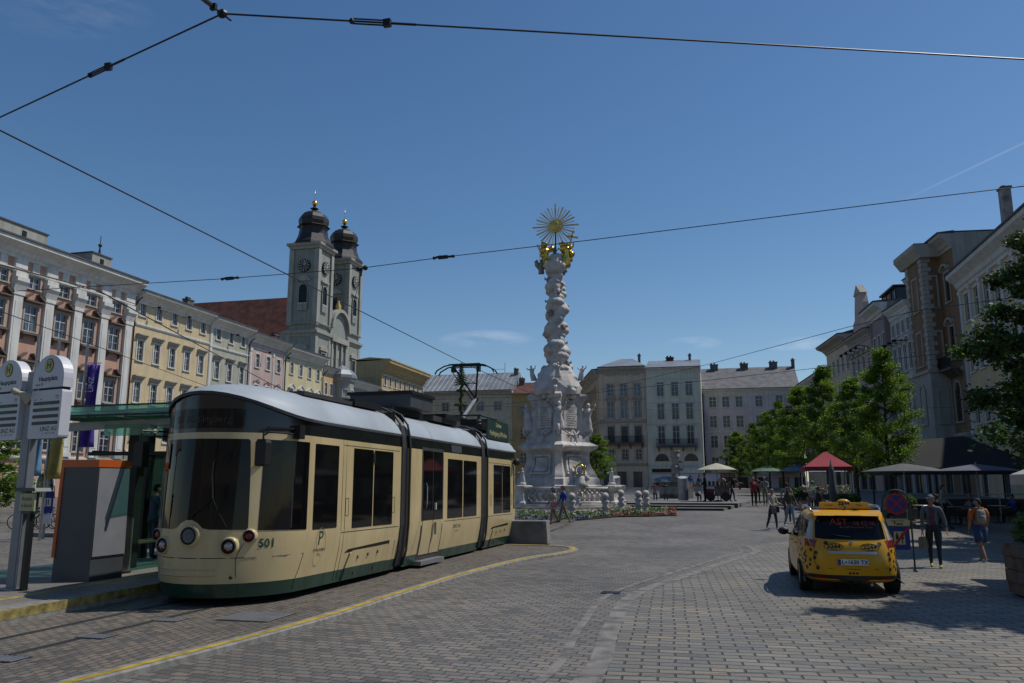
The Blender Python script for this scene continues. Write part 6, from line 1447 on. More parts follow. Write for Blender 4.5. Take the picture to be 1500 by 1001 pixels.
wr2('AST',.17,-.17,1.38,'print_orange','window_lettering',1.1,.003,.010); wr2('66 12 66',.11,.27,1.36,'print_orange','window_lettering',1.,.002,.010); wr2('Anruf Sammel Taxi',.05,.12,1.285,'print_orange','window_lettering',1.5,.001,.010)
wr2('■ ■ ■',.05,0,.44,'blackprint','bumper_sticker',1.,0,.006)
dc('badge',[(0,.97),(.032,1.01),(0,1.05),(-.032,1.01)],'y',Fd,'steel',.012)
# tailgate shut line and dots
mb=MB(); P=[]
for x,z in [(-.63,1.06),(-.64,.9),(-.66,.72),(-.64,.60),(-.58,.545),(-.4,.525),(0,.52),(.4,.525),(.58,.545),(.64,.60),(.66,.72),(.64,.9),(.63,1.06)]:
    h=tree.ray_cast(Vector((x,-3,z)),Vector((0,1,0))); P.append(h[0]+Vector((0,-.001,0)))
mb.tube(P,.006,'iron',4); mb.build('tailgate_seam',TX)
random.seed(3)
mb=MB()
def dot(px_,pz,d,r):
    o=Vector(px_); h=tree.ray_cast(o-Vector(d)*3,Vector(d)); 
    if h[0] is None: return
    n_=h[1]; 
    if n_.dot(Vector(d))>0: n_=-n_
    M=n_.to_track_quat('Z','Y').to_matrix().to_4x4(); M.translation=h[0]+n_*.004
    me_=MB(); me_.lathe([(r,-.004),(r,.0),(r*.6,.001)],'blackprint',n=12); o2=me_.build('dot',TX); o2.matrix_local=M
for s in (-1,1):
    for i,(x,z,r) in enumerate(((.84,.82,.030),(.80,.74,.042),(.865,.70,.036),(.79,.63,.045),(.85,.58,.034),(.77,.51,.045),(.84,.48,.03))): dot((s*x,0,z),z,(0,1,0),r)
    for i in range(22):
        y=.12+.13*(i%7)+random.uniform(-.03,.03); z=.52+.14*(i//7)+.05*(i%2); r=max(.012,.038-.004*(i%7))
        if (y-.92)**2+(z-.325)**2<.41**2: continue
        dot((0,y,z),z,(-s,0,0),r)
# side glass
for s in (-1,1):
    d=(-s,0,0)
    for poly in ([(.42,1.10),(.95,1.05),(.98,1.44),(.55,1.40)],[(1.03,1.05),(1.82,1.03),(1.80,1.47),(1.05,1.455)],[(1.90,1.03),(2.85,1.02),(2.45,1.40),(2.2,1.46),(1.88,1.47)],[(2.93,1.02),(3.22,1.02),(2.62,1.38)]):
        decal('side_window',tree,poly,'x',d,.005,GB,TX,.08)
    for pts in ([(1.86,.34),(1.86,.7),(1.86,1.0)],[(1.0,.75),(1.0,1.0)],[(2.98,.34),(3.0,.7),(2.98,1.0)],[(1.3,.30),(2.2,.30),(3.0,.30)]):
        mb=MB(); Q=[]
        for y,z in pts: h=tree.ray_cast(Vector((s*3,y,z)),Vector((-s,0,0))); Q.append(h[0]) if h[0] else None
        mb.tube(Q,.005,'iron',4); mb.build('door_seam',TX)
    for y in (1.2,2.1):
        mb=MB(); h=tree.ray_cast(Vector((s*3,y,.92)),Vector((-s,0,0))); x_=h[0].x; mb.tube([(x_,y-.09,.92),(x_+s*.035,y-.06,.92),(x_+s*.035,y+.06,.92),(x_,y+.09,.92)],.013,'taxi_yellow',6); mb.build('door_handle',TX)
    mb=MB(); mb.ball((s*1.03,2.72,1.06),.10,'black_plastic',12,8,sx=1.15,sy=.6,sz=.85); mb.tube([(s*.86,2.78,1.0),(s*.98,2.74,1.03)],.03,'black_plastic'); mb.build('mirror',TX,True)
    mb=MB(); mb.tube([(s*.60,.62,1.565),(s*.645,.75,1.625),(s*.665,1.2,1.665),(s*.655,2.0,1.645),(s*.62,2.35,1.58)],[.02,.026,.028,.026,.02],'steel',8); mb.build('roof_rail',TX,True)
    for (wy,) in WH:
        w_=link('wheel',None,TX,(s*.775,wy,.325)); 
        mb=MB(); M=Matrix.Rotation(s*PI/2,4,'Y')
        q=MB(); q.lathe([(.20,-.11),(.29,-.115),(.322,-.09),(.327,0),(.322,.09),(.29,.115),(.21,.112)],'rubber',n=32,cap=False); q.v=[tuple(M@Vector(v_)) for v_ in q.v]; q.build('tyre',w_,True)
        q=MB(); q.lathe([(.215,.10),(.205,.095),(.19,.04),(.05,.05),(.04,.07),(.001,.07)],'steel_matt',n=20); 
        for k in range(5): M3=Matrix.Rotation(2*PI*k/5,4,'Z'); q.box(.04,.2,-.03,.03,.05,.085,'steel',M3)
        q.lathe([(.21,-.10),(.0,-.10)],'iron',n=16); q.v=[tuple(M@Vector(v_)) for v_ in q.v]; q.build('rim',w_)
mb=MB(); mb.box(-.70,.70,.75,3.9,.20,.40,'black_plastic'); mb.tube([(.3,.05,.24),(.3,.6,.26)],.03,'steel_matt'); mb.build('underbody',TX)
mb=MB(); mb.box(-.58,.58,.85,2.05,1.603,1.617,'glass_black'); mb.build('glass_roof',TX)
# roof sign and spoiler
mb=MB(); mb.loft([[(x,y,z) for x,y in ((-w_,.78-d_),(w_,.78-d_),(w_,.78+d_),(-w_,.78+d_))] for z,w_,d_ in ((1.625,.44,.075),(1.64,.45,.08),(1.735,.44,.05),(1.745,.43,.045))],'taxi_yellow'); mb.ball((0,.78,1.73),.13,'taxi_yellow',14,8,sy=.45,sz=.62); rs=mb.build('roof_sign',TX); smooth_by_angle(rs,30)
mb=MB(); mb.box(-.3,-.2,.74,.82,1.60,1.63,'iron'); mb.box(.2,.3,.74,.82,1.60,1.63,'iron'); mb.tube([(0,.60,1.60),(0,.58,1.66),(0,.72,1.72)],.014,'iron'); mb.build('sign_foot',rs)
text('sign_text','2244',.095,'blackprint',face_mat((0,.715,1.725),(1,0,0),(0,.25,1)),rs,.002,bold=.002,sx=1.1); text('sign_text','Linzer',.052,'blackprint',face_mat((-.27,.706,1.69),(1,0,0),(0,.28,1)),rs,.001,sx=1.2); text('sign_text','Taxi',.052,'blackprint',face_mat((.27,.706,1.69),(1,0,0),(0,.28,1)),rs,.001,sx=1.2)
mb=MB(); mb.prism([(.26,1.50),(.36,1.565),(.60,1.60),(.60,1.57),(.40,1.52)],'x',-.60,.60,'taxi_yellow'); mb.box(-.24,.24,.235,.30,1.485,1.505,'iron'); mb.build('spoiler',TX)
mb=MB(); h=tree.ray_cast(Vector((0,-3,1.12)),Vector((0,1,0))); mb.tube([h[0]+Vector((0,-.02,-.02)),h[0]+Vector((-.15,-.015,0)),h[0]+Vector((-.34,.0,.03))],.009,'iron',5); mb.build('rear_wiper',TX)
TX.scale=(1,1,.965)
dc('windscreen',[(-.66,1.06),(.66,1.06),(.60,1.45),(-.60,1.45)],'y',(0,-1,0),GB,.006)
# ---------------------------------------------------------------- taxi rank sign
t=thing('no_stopping_sign','round topped green sign frame with red and blue no stopping disc and a Taxi plate','street sign',(4.22,21.1,0),0)
mb=MB(); P=[(-.30,0,0),(-.30,0,1.58)]+[(-.30*cos(a),0,1.58+.31*sin(a)) for a in [PI*k/12 for k in range(1,12)]]+[(.30,0,1.58),(.30,0,0)]
mb.tube(P,.022,'sign_green',8); mb.tube([(-.30,0,1.21),(.30,0,1.21)],.014,'sign_green',6); mb.tube([(-.3,0,1.04),(.3,0,1.04)],.014,'sign_green',6)
mb.build('frame',t)
mb=MB(); mb.tube([(.30,-.14,.02),(.30,.14,.02)],.025,'sign_green',6); mb.tube([(-.30,-.14,.02),(-.30,.14,.02)],.025,'sign_green',6); mb.build('foot',t)
mb=MB(); mb.prism(circ(0,1.56,.255,32),'y',-.03,-.01,'sign_red'); d=mb.build('disc',t); mb=MB(); mb.prism(circ(0,1.56,.20,32),'y',-.034,-.03,'sign_blue'); mb.build('blue_field',d)
for a in (45,-45): mb=MB(); M=Matrix.Translation((0,0,1.56))@Matrix.Rotation(R(a),4,'Y'); y=-.038-(.002 if a<0 else 0); mb.box(-.022,.022,y,-.034,-.20,.20,'sign_red',M); mb.build('cross_bar',d)
mb=MB(); mb.prism(rrect(-.26,.26,1.055,1.20,.015,2),'y',-.03,-.012,'cream_panel'); q=mb.build('plate',t); text('plate_text','Taxi',.10,'blackprint',face_mat((0,-.031,1.10),(1,0,0)),q,.001,bold=.003,sx=1.25); text('plate_text','ausgenommen',.04,'blackprint',face_mat((0,-.031,1.168),(1,0,0)),q,.001,bold=.001,sx=1.3)
mb=MB(); mb.prism(rrect(-.22,.24,.50,1.03,.015,2),'y',-.03,-.012,'sign_blue'); q=mb.build('pedestrian_board',t); mb=MB(); mb.box(-.11,.13,-.034,-.03,.62,.92,'cream_panel'); mb.build('white_field',q)
mb=MB()
for x in (-.04,.07):
    mb.prism(circ(x,.87,.022,10),'y',-.037,-.034,'blackprint'); mb.prism([(x-.03,.845),(x+.03,.845),(x+.035,.74),(x+.012,.74),(x+.012,.64),(x-.012,.64),(x-.012,.74),(x-.035,.74)],'y',-.037,-.034,'blackprint')
mb.build('figures',q)
mb=MB(); mb.prism([(-.20,.53),(-.14,.50),(.24,1.0),(.24,1.03),(.20,1.03)],'y',-.041,-.037,'sign_red'); mb.build('red_slash',q)
# ---------------------------------------------------------------- stop signs on the platform
PZ=.25
t=thing('stop_sign_post','grey steel mast with two white tram stop panels and a loudspeaker at the left edge','stop sign',(-11.76,11.74,PZ),R(-15))
mb=MB(); mb.loft([[(x,y,z) for x,y in ((-.11,-.07),(.11,-.07),(.11,.07),(-.11,.07))] for z in (0,3.75)],'grey_paint'); mb.box(-.11,.11,-.07,.07,3.75,3.77,'steel_matt'); mb.build('mast',t)
mb=MB(); mb.box(.115,.16,-.06,.06,0,2.6,'steel_matt'); mb.box(-.2,.22,-.15,.15,0,.03,'steel_matt'); mb.build('mast_flange',t)
def panel(x0,word,line_,extra):
    w_=.90; mb=MB(); z0,z1=2.56,3.40; zz=3.44
    pts=[(x0,zz),(x0+w_,zz),(x0+w_,zz+.16)]+[(x0+w_/2+w_/2*cos(PI*k/16),zz+.16+.42*sin(PI*k/16)) for k in range(1,16)]+[(x0,zz+.16)]
    mb.prism(pts,'y',-.13,.05,'sign_white'); pn=mb.build('head_panel',t)
    mb=MB(); mb.prism(rrect(x0,x0+w_,z0,z1,.05,3),'y',-.13,.05,'sign_white'); p2_=mb.build('display_panel',t)
    mb=MB(); mb.box(x0+.02,x0+w_-.02,-.02,.02,z0-.005,zz+.1,'iron'); mb.build('panel_core',p2_)
    text('stop_name',word,.115,'blackprint',face_mat((x0+w_/2,-.131,3.60),(1,0,0)),pn,.001,bold=.003,sx=1.1); text('line_name',line_,.065,'print_grey',face_mat((x0+.09,-.131,3.505),(1,0,0)),pn,.001,align='LEFT',sx=1.1)
    if extra:
        mb=MB(); mb.prism(circ(x0+w_/2,3.83,.125,28),'y',-.136,-.13,'print_green'); h_=mb.build('stop_roundel',pn); mb=MB(); mb.prism(circ(x0+w_/2,3.83,.108,28),'y',-.140,-.136,'sign_yellow'); mb.build('roundel_field',h_)
        text('roundel_letter','H',.17,'print_green',face_mat((x0+w_/2,-.141,3.83),(1,0,0)),h_,.001,bold=.006)
    for i in range(4):
        z=3.17-.115*i; mb=MB(); mb.box(x0+.10,x0+w_-.06,-.136,-.13,z-.028,z+.028,'blackprint'); dsp=mb.build('departure_display',p2_)
        if i<2: text('departure_text',('50  Pöstlingberg   4','50  Pöstlingberg  34')[i],.042,'led_green',face_mat((x0+w_/2,-.137,z-.002),(1,0,0)),dsp,.0005,sx=1.15)
    for tx,x in (('Linie',.14),('Ziel',.30)): text('header_text',tx,.04,'print_grey',face_mat((x0+x,-.131,3.24),(1,0,0)),p2_,.0005)
    text('header_text','Abfahrt\nin Min.',.036,'print_grey',face_mat((x0+w_-.13,-.131,3.27),(1,0,0)),p2_,.0005)
    text('operator_name','LINZ AG',.11,'blackprint',face_mat((x0+w_-.30,-.131,2.72),(1,0,0)),p2_,.001,bold=.001,sx=1.15); text('operator_name','L  I  N  I  E  N',.05,'blackprint',face_mat((x0+w_-.30,-.131,2.645),(1,0,0)),p2_,.001,sx=1.2)
    return pn
panel(.16,'Hauptplatz','Linie 50',True); panel(-1.08,'Hauptplatz','Urfahr',True)
ls=thing('loudspeaker','small cream horn loudspeaker on top of the grey tram stop mast','loudspeaker',(-11.85,11.5,3.62),R(150)); mb=MB()
M=Matrix.Rotation(R(112),4,'X'); q=MB(); q.lathe([(.03,-.12),(.055,-.10),(.055,-.02),(.04,.0),(.06,.08),(.13,.19),(.135,.20),(.12,.19),(.045,.05)],'canvas_cream',n=18,cap=False); q.v=[tuple(M@Vector(v_)) for v_ in q.v]; q.build('horn',ls,True); mb.tube([(0,0,0),(0,-.06,.1),(0,-.1,.04)],.012,'steel'); mb.build('bracket',ls)
t=thing('notice_post','dark post with a green hood and a cream board reading Bergbahn in Betrieb','notice board',(-11.47,11.66,PZ),R(-15))
mb=MB(); mb.box(-.045,.045,-.045,.045,0,1.38,'iron'); mb.build('post',t); mb=MB(); mb.prism([(-.34,1.66),(.30,1.66),(.26,1.72),(-.30,1.72)],'y',-.14,.14,'sign_green'); mb.box(-.17,.10,-.07,.05,1.28,1.64,'sign_green'); mb.build('hood',t)
mb=MB(); mb.box(-.20,.235,-.105,-.075,1.33,1.63,'cream_panel'); q=mb.build('board',t); text('board_text','Bergbahn',.095,'blackprint',face_mat((.018,-.106,1.535),(1,0,0)),q,.001,sx=.85); text('board_text','in Betrieb',.095,'blackprint',face_mat((.018,-.106,1.42),(1,0,0)),q,.001,sx=.85)
mb=MB(); mb.box(-.20,.235,-.11,-.105,1.625,1.632,'blackprint'); mb.build('board_edge',q)
# ticket machine
t=thing('ticket_machine','tall grey ticket machine with an orange top band and orange left edge','ticket machine',(-11.68,13.35,PZ),R(-3))
def tp(z,k=1.): 
    s=1-.045*(z/2.2); return [(-.46*s,-.42*s,z),(.44*s,-.42*s,z),(.44*s,.42*s,z),(-.46*s,.42*s,z)]
mb=MB(); mb.loft([tp(.42),tp(2.1)],'grey_dark_paint'); 
bod=mb.build('cabinet',t)
bod.data.materials.append(MT['grey_paint'])
mb=MB(); mb.loft([[(x*.97,y*.97,z) for x,y,z in tp(.0)],[(x*.97,y*.97,z) for x,y,z in tp(.42)]],'grey_dark_paint'); mb.build('base',t)
mb=MB(); s=1-.045*1.0; mb.loft([[(x*1.03,y*1.03,z) for x,y,_ in tp(2.1)] for z in (2.10,2.24)],'orange_paint'); mb.build('top_band',t)
mb=MB(); mb.loft([[(-.475*k,-.435*k,z),(-.475*k,.43*k,z),(-.40*k,.43*k,z),(-.40*k,-.435*k,z)] for z,k in ((.42,1.0),(2.1,.958))],'orange_paint'); mb.build('edge_strip',t)
mb=MB(); mb.loft([[(.445*k,-.40*k,z),(.45*k,-.40*k,z),(.45*k,.40*k,z),(.445*k,.40*k,z)] for z,k in ((.45,1.0),(2.08,.962))],'grey_paint'); mb.build('sunlit_side_skin',t)  # lighter grey paints the sunlit side, against the dark shaded front
mb=MB(); mb.box(-.25,.25,.41,.45,1.1,1.9,'glass_black'); mb.build('screen',t)
t=thing('litter_bin','round stainless steel bin with slanted lid behind the ticket machine','litter bin',(-11.85,14.35,PZ),0); mb=MB(); N=24
mb.loft([[(.23*cos(2*PI*k/N),.23*sin(2*PI*k/N),z+(.11*cos(2*PI*k/N+.6) if z>.9 else 0)) for k in range(N)] for z in (0,.05,1.0,1.02)],'steel'); o=mb.build('drum',t); smooth_by_angle(o,40); mb=MB(); mb.lathe([(.25,0),(.25,.04)],'iron',n=20); mb.build('foot_ring',t)
# shelter
t=thing('tram_shelter','tram shelter with green glass canopy on dark steel columns beside the tram','shelter',(0,0,0),0)
for x,y,w_ in ((-12.35,15.25,.13),(-13.65,17.3,.07),(-13.6,21.0,.07),(-13.6,24.4,.07)):
    mb=MB(); mb.box(x-w_,x+w_,y-.12,y+.12,PZ,3.3,'wood_dark' if w_>.12 else 'iron'); mb.build('column',t)
for y in (14.6,17.6,21.0,24.4):
    mb=MB(); mb.prism([(-13.6,3.16),(-10.15,3.30),(-10.15,3.42),(-13.6,3.34)],'y',y-.05,y+.05,'steel_matt'); mb.build('beam',t)
mb=MB(); mb.loft([[(-13.7,y,3.47),(-10.05,y,3.55),(-10.05,y,3.575),(-13.7,y,3.495)] for y in (13.9,25)],'glass_green'); mb.build('glass_roof',t)
mb=MB(); mb.box(-13.75,-10.0,13.86,13.9,3.40,3.62,'glass_green'); mb.tube([(-13.75,13.86,3.62),(-10.0,13.86,3.64)],.02,'sign_green'); mb.tube([(-13.75,13.86,3.42),(-10.0,13.86,3.44)],.02,'sign_green'); mb.build('front_glass',t)
for x in (-13.4,-12.5,-11.6,-10.7):
    mb=MB(); mb.box(x-.03,x+.03,13.9,25,3.38,3.47,'sign_green'); mb.build('purlin',t)
mb=MB(); mb.box(-11.3,-10.1,14.5,14.62,2.98,3.24,'glass_green'); mb.box(-12.6,-11.45,14.5,14.62,3.05,3.28,'glass_green'); mb.build('light_panel',t)
mb=MB(); mb.box(-13.62,-13.6,17.4,24.4,PZ+.2,2.7,'glass_clear'); mb.build('rear_glass',t)
mb=MB(); mb.box(-13.5,-12.5,15.3,15.32,PZ+.2,2.7,'glass_clear'); mb.build('end_glass',t)
mb=MB(); mb.box(-13.6,-11.6,15.22,15.36,2.66,2.74,'iron'); mb.box(-13.66,-13.58,15.4,24.4,2.7,2.78,'iron'); mb.build('rail',t)
t=thing('bench','wooden slat bench under the tram shelter','bench',(-12.95,17.1,PZ),0); mb=MB()
for i in range(4): mb.box(-.3+.15*i,-.18+.15*i,-1.6,1.6,.45,.49,'wood')
mb.build('seat',t); 
for y in (-1.5,1.5): mb=MB(); mb.box(-.28,.3,y-.06,y+.06,0,.45,'concrete'); mb.build('leg',t)
t=thing('round_sign','round red ringed prohibition sign seen through the shelter','street sign',(-15.6,20.2,0),R(35)); mb=MB(); mb.prism(circ(0,2.72,.2,24),'y',-.03,-.01,'sign_red'); q=mb.build('disc',t); mb=MB(); mb.prism(circ(0,2.72,.155,24),'y',-.034,-.03,'grey_paint'); M=Matrix.Translation((0,0,2.72))@Matrix.Rotation(R(-40),4,'Y'); mb.box(-.022,.022,-.04,-.034,-.16,.16,'sign_red',M); mb.build('field',q); mb=MB(); mb.tube([(0,.0,0),(0,0,2.9)],.03,'steel_matt'); mb.build('post',t)
# flags
for nm,x,y,z0,z1,m,lb in (('a',-23.9,23.9,2.3,5.6,'flag_blue','light blue banner hanging from a pole left of the ticket machine'),('b',-23.6,24.55,2.2,5.9,'flag_yellow','yellow banner hanging from a pole just left of the ticket machine'),('c',-23.4,25.75,3.4,6.6,'flag_purple','purple banner on a tall pole right of the stop panels')):
    t=thing('banner_flag',lb,'flag',(x,y,0),R(20),'banner flags on poles behind the stop'); mb=MB(); mb.tube([(-.06,0,0),(-.06,0,7.4)],.05,'steel',7); mb.tube([(-.06,0,z1+.05),(.5,0,z1+.05)],.02,'steel',5); mb.build('pole',t)
    mb=MB(); N=10; rows=[]
    for i in range(14):
        z=z1-(z1-z0)*i/13; rows.append([(.46*k/N,.07*sin(k*.9+i*.35)*(1+i*.08),z) for k in range(N+1)]+[(.46*k/N,.07*sin(k*.9+i*.35)*(1+i*.08)+.012,z) for k in range(N,-1,-1)])
    mb.loft(rows,m); mb.build('cloth',t,True)
    if nm=='c':
        mb=MB(); mb.box(.01,.45,-.10,-.095,z1-2.2,z1-1.5,'flag_blue'); text('flag_text','LINZ',.28,'sign_white',face_mat((.24,-.12,z1-.8),(0,0,1),(-1,0,0)),t,.002)
# info sign, bikes, kiosk, far market things
t=thing('info_sign_post','slim post with a white notice and a blue and white parking sign','street sign',(-24.25,25.3,.0),R(30)); mb=MB(); mb.tube([(0,0,0),(0,0,3.4)],.05,'steel_matt'); mb.tube([(.02,.0,2.0),(.2,0,1.95),(.25,0,1.5)],.02,'iron'); mb.build('post',t)
mb=MB(); mb.box(-.18,.22,-.08,-.05,2.35,2.85,'cream_panel'); mb.build('notice',t); mb=MB(); mb.box(-.14,.24,-.08,-.05,.95,1.75,'sign_blue'); q=mb.build('blue_sign',t); mb=MB(); mb.box(-.07,.17,-.085,-.08,1.2,1.5,'sign_white'); mb.box(-.0,.03,-.09,-.085,1.22,1.46,'blackprint'); mb.box(.07,.10,-.09,-.085,1.25,1.46,'blackprint'); mb.build('pictogram',q)
mb=MB(); mb.box(-.13,.23,-.08,-.05,.55,.9,'sign_white'); mb.build('lower_plate',t)
mb=MB(); mb.box(-25.6,-23.7,26.2,26.8,0,.16,'concrete'); tag(mb.build('kerb_block'),'low concrete island beneath the blue parking sign','kerb block')
def bicycle(x,y,rz,lb,m='iron'):
    t=thing('bicycle',lb,'bicycle',(x,y,g(y)),rz,'bicycles parked behind the stop')
    for yy in (-.52,.52):
        w_=link('wheel',None,t,(yy,0,.34)); mb=MB(); mb.tube([(.32*cos(a),0,.32*sin(a)) for a in [2*PI*k/20 for k in range(21)]],.02,'rubber',5,False); mb.build('tyre',w_); mb=MB()
        for k in range(8): mb.tube([(0,0,0),(.3*cos(PI*k/4),0,.3*sin(PI*k/4))],.004,'steel',3,False)
        mb.build('spokes',w_)
    mb=MB(); A=(-.52,0,.34); B=(-.08,0,.30); C_=(-.2,0,.78); D_=(.36,0,.80); E_=(.52,0,.34)
    for p_ in ((A,B),(A,C_),(B,C_),(C_,D_),(B,D_),(D_,E_)): mb.tube(p_,.018,m,6)
    mb.build('frame',t); mb=MB(); mb.tube([(.36,-.26,.98),(.34,0,.96),(.36,.26,.98)],.014,'iron',5); mb.tube([D_,(.34,0,.97)],.014,'iron'); mb.build('handlebar',t); mb=MB(); mb.ball((-.22,0,.9),.1,'iron',8,5,sx=1.2,sy=.7,sz=.35); mb.tube([C_,(-.22,0,.88)],.014,'iron'); mb.build('saddle',t)
    return t
for i,(x,y,rz,lb,m) in enumerate(((-29.1,29.5,.5,'black bicycle leaning at the left end of the row behind the notice post','iron'),(-28.7,29.8,.55,'bicycle with a steel coloured frame, second in the row behind the notice post','steel'),(-28.3,30.2,.45,'dark red bicycle third in the row behind the notice post','cloth_red'),(-27.9,30.6,.6,'dark blue bicycle at the right end of the row behind the notice post','cloth_navy'))): bicycle(x,y,rz,lb,m)
t=thing('market_stall','pink and magenta market booth seen between the shelter and the tram','stall',(-35.4,45,g(45)),R(40)); mb=MB(); mb.box(-2.2,1.6,-1,1.2,0,2.7,'magenta_dark'); mb.build('booth',t); mb=MB(); mb.box(-2.3,1.7,-1.1,1.3,2.7,2.95,'pink_paint'); mb.box(-.1,0,-1.08,-.95,.9,2.7,'pink_paint'); mb.box(1.5,1.62,-1.08,-.95,.9,2.7,'pink_paint'); mb.build('frame',t); mb=MB(); mb.box(0,1.5,-1.03,-1.0,1.0,2.6,'glass_black'); mb.build('hatch',t)
t=thing('concrete_block','grey concrete barrier block behind the rear of the tram','barrier',(-6.05,26.9,.06),R(4)); mb=MB(); mb.loft([[(x,y,z) for x,y in ((-.9,-.35),(.62-s,-.35),(.62-s,.5),(-.9,.5))] for z,s in ((0,0),(.74,.05))],'concrete'); mb.build('block',t); mb=MB(); mb.loft([[(x,-.352,z),(x+.1,-.352,z),(x+.1,.502,z),(x,.502,z)] for z,x in ((0,.525),(.745,.475))],'granite_pale'); mb.build('end_strip',t)
# terrace furniture
def bin_(x,y,z,lb):
    t=thing('steel_bin',lb,'litter bin',(x,y,z),0,'round steel bins on the terrace'); mb=MB(); mb.loft([[(.33*cos(2*PI*k/20),.33*sin(2*PI*k/20),q+(.08*sin(2*PI*k/20) if q>1 else 0)) for k in range(20)] for q in (.05,1.55)],'steel_matt'); o=mb.build('drum',t); smooth_by_angle(o,40); mb=MB(); mb.add([(.31*cos(2*PI*k/20),.31*sin(2*PI*k/20),1.555+.08*sin(2*PI*k/20)) for k in range(20)],[tuple(range(20))],'lamp_white'); mb.build('lid',t); return t
bin_(-5.95,50.5,.88,'left steel bin, beside the balustrade'); bin_(-1.95,54.6,.88,'right steel bin, between the bench and the food cart')
def mbench(x,y,z,L,lb,rz=0):
    t=thing('metal_bench',lb,'bench',(x,y,z),rz,'wire benches on the terrace'); mb=MB()
    for i in range(5): mb.box(-L/2,L/2,-.05+.1*i,.0+.1*i,.44,.46,'steel_matt')
    mb.build('seat',t); mb=MB()
    for i in range(5): mb.box(-L/2,L/2,-.11,-.09,.52+.08*i,.56+.08*i,'steel_matt')
    mb.build('backrest',t)
    for xx in (-L/2+.05,L/2-.05): mb=MB(); mb.tube([(xx,-.1,0),(xx,-.1,.92)],.03,'iron'); mb.tube([(xx,.4,0),(xx,.4,.45),(xx,-.1,.45)],.03,'iron'); mb.build('leg',t)
mbench(-3.6,57.0,.88,2.6,'wire bench with two people sitting on it'); mbench(-5.0,52.6,.88,1.8,'empty wire bench right of the left steel bin'); mbench(-5.6,58.5,.88,3.0,'longer wire bench behind the empty one',.1)
t=thing('fountain','stone fountain with carved pillar behind the benches','fountain',(-2.85,64.5,1.0),0)
mb=MB(); mb.prism([(-1.,-.9),(.9,-.9),(1.3,0),(.9,.9),(-1.,.9),(-1.3,0)],'z',-.2,1.15,'stone_dark'); mb.build('basin',t); mb=MB(); mb.lathe([(.45,1.1),(.42,1.5),(.3,1.8),(.32,2.2),(.36,2.3),(.26,2.45),(.28,3.0),(.38,3.1),(.33,3.35),(.4,3.5),(.38,3.6)],'stone_mid',n=8); mb.box(-.12,.62,-.1,.1,2.0,2.2,'stone_mid'); mb.box(-.1,.55,-.1,.1,2.6,2.8,'stone_mid'); mb.build('pillar',t)
t=thing('poster_wall','long white framed hoarding with a blue, red and black mural in front of the mint house','hoarding',(-6.9,96,g(96)),0); mb=MB(); mb.box(0,7.7,0,.2,-.1,1.95,'sign_white'); mb.build('panel',t)
random.seed(9)
for i in range(34):
    x=random.uniform(.3,6.0); z=random.uniform(.35,1.55); w_=random.uniform(.15,.6); m=['flag_blue','cloth_lightblue','cloth_red','blackprint','petal_pink','orange_paint','flag_blue','cloth_white'][i%8]; h=random.uniform(.08,.28); y=-.012-.002*i
    mb=MB(); mb.prism([(max(.1,x-w_),z),(x,z+h),(min(7.4,x+w_),z+h*.4),(x+w_*.6,z-h),(x-w_*.4,z-h*.7)],'y',y,0,m); mb.build('mural_patch',t)
mb=MB(); mb.box(.0,7.7,-.10,0,1.95,2.05,'steel_matt'); mb.box(5.3,5.4,-.1,0,-.1,2,'steel_matt'); mb.build('frame',t)
# parasols
def parasol(x,y,r,z0,z1,m,lb,n=8,mast='steel_matt',val=.0,base=None,grp='parasols of the cafe',sq=False,name='parasol'):
    t=thing(name,lb,'parasol',(x,y,g(y)),0,grp); n=4 if sq else n; ph=PI/4 if sq else PI/8; zb=g(y)
    mb=MB(); ring_=[(r*cos(2*PI*k/n+ph),r*sin(2*PI*k/n+ph)) for k in range(n)]
    vs=[];R_=[]
    for f,zz in ((1,z0),(.66,z0+(z1-z0)*.42),(.33,z0+(z1-z0)*.74),(.06,z1)): R_.append([(a*f,b_*f,zz-zb) for a,b_ in ring_])
    mb.loft(R_,m,cap=False); mb.add(R_[-1],[tuple(range(n))],m)
    if val: mb.loft([[(a,b_,z0-zb-val) for a,b_ in ring_],[(a,b_,z0-zb) for a,b_ in ring_]],m,cap=False)
    o=mb.build('canopy',t); sd_=o.modifiers.new('s','SOLIDIFY'); sd_.thickness=.02
    mb=MB(); mb.tube([(0,0,0),(0,0,z1-zb+.08)],.03,mast,7); mb.build('pole',t)
    for k in range(n): mb=MB(); a,b_=ring_[k]; mb.tube([(0,0,z0-zb+.1),(a*.6,b_*.6,z0-zb+(z1-z0)*.45-.03)],.012,mast,4); mb.build('rib',t)
    mb=MB(); mb.lathe([(.3,0),(.3,.06),(.05,.1)],'concrete',n=12); mb.build('base',t); return t
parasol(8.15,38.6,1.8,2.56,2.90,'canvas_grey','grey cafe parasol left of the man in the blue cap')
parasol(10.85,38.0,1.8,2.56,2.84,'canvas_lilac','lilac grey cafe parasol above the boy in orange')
parasol(7.75,19.2,1.75,2.24,2.75,'canvas_white','white parasol with lettered valance at the right edge',val=.22,sq=True)
text('valance_text','Gösser',.15,'blackprint',face_mat((7.35-1.24-.003,19.2-.8,2.13),(0,-1,0)),None) if 0 else None
parasol(7.2,74,1.7,3.1,3.75,'canvas_blue','pale blue parasol far back left of the red tent'); parasol(8.6,66,1.6,2.9,3.4,'canvas_blue','second pale blue parasol far back, nearer the red tent')
parasol(5.2,84,1.8,3.2,3.8,'canvas_green','dull green parasol under the far trees')
t=parasol(.25,54.4,1.35,2.80,3.22,'canvas_cream','cream parasol over the food cart on the terrace',grp=None); t.location.z=.88-.0
for o in t.children: pass
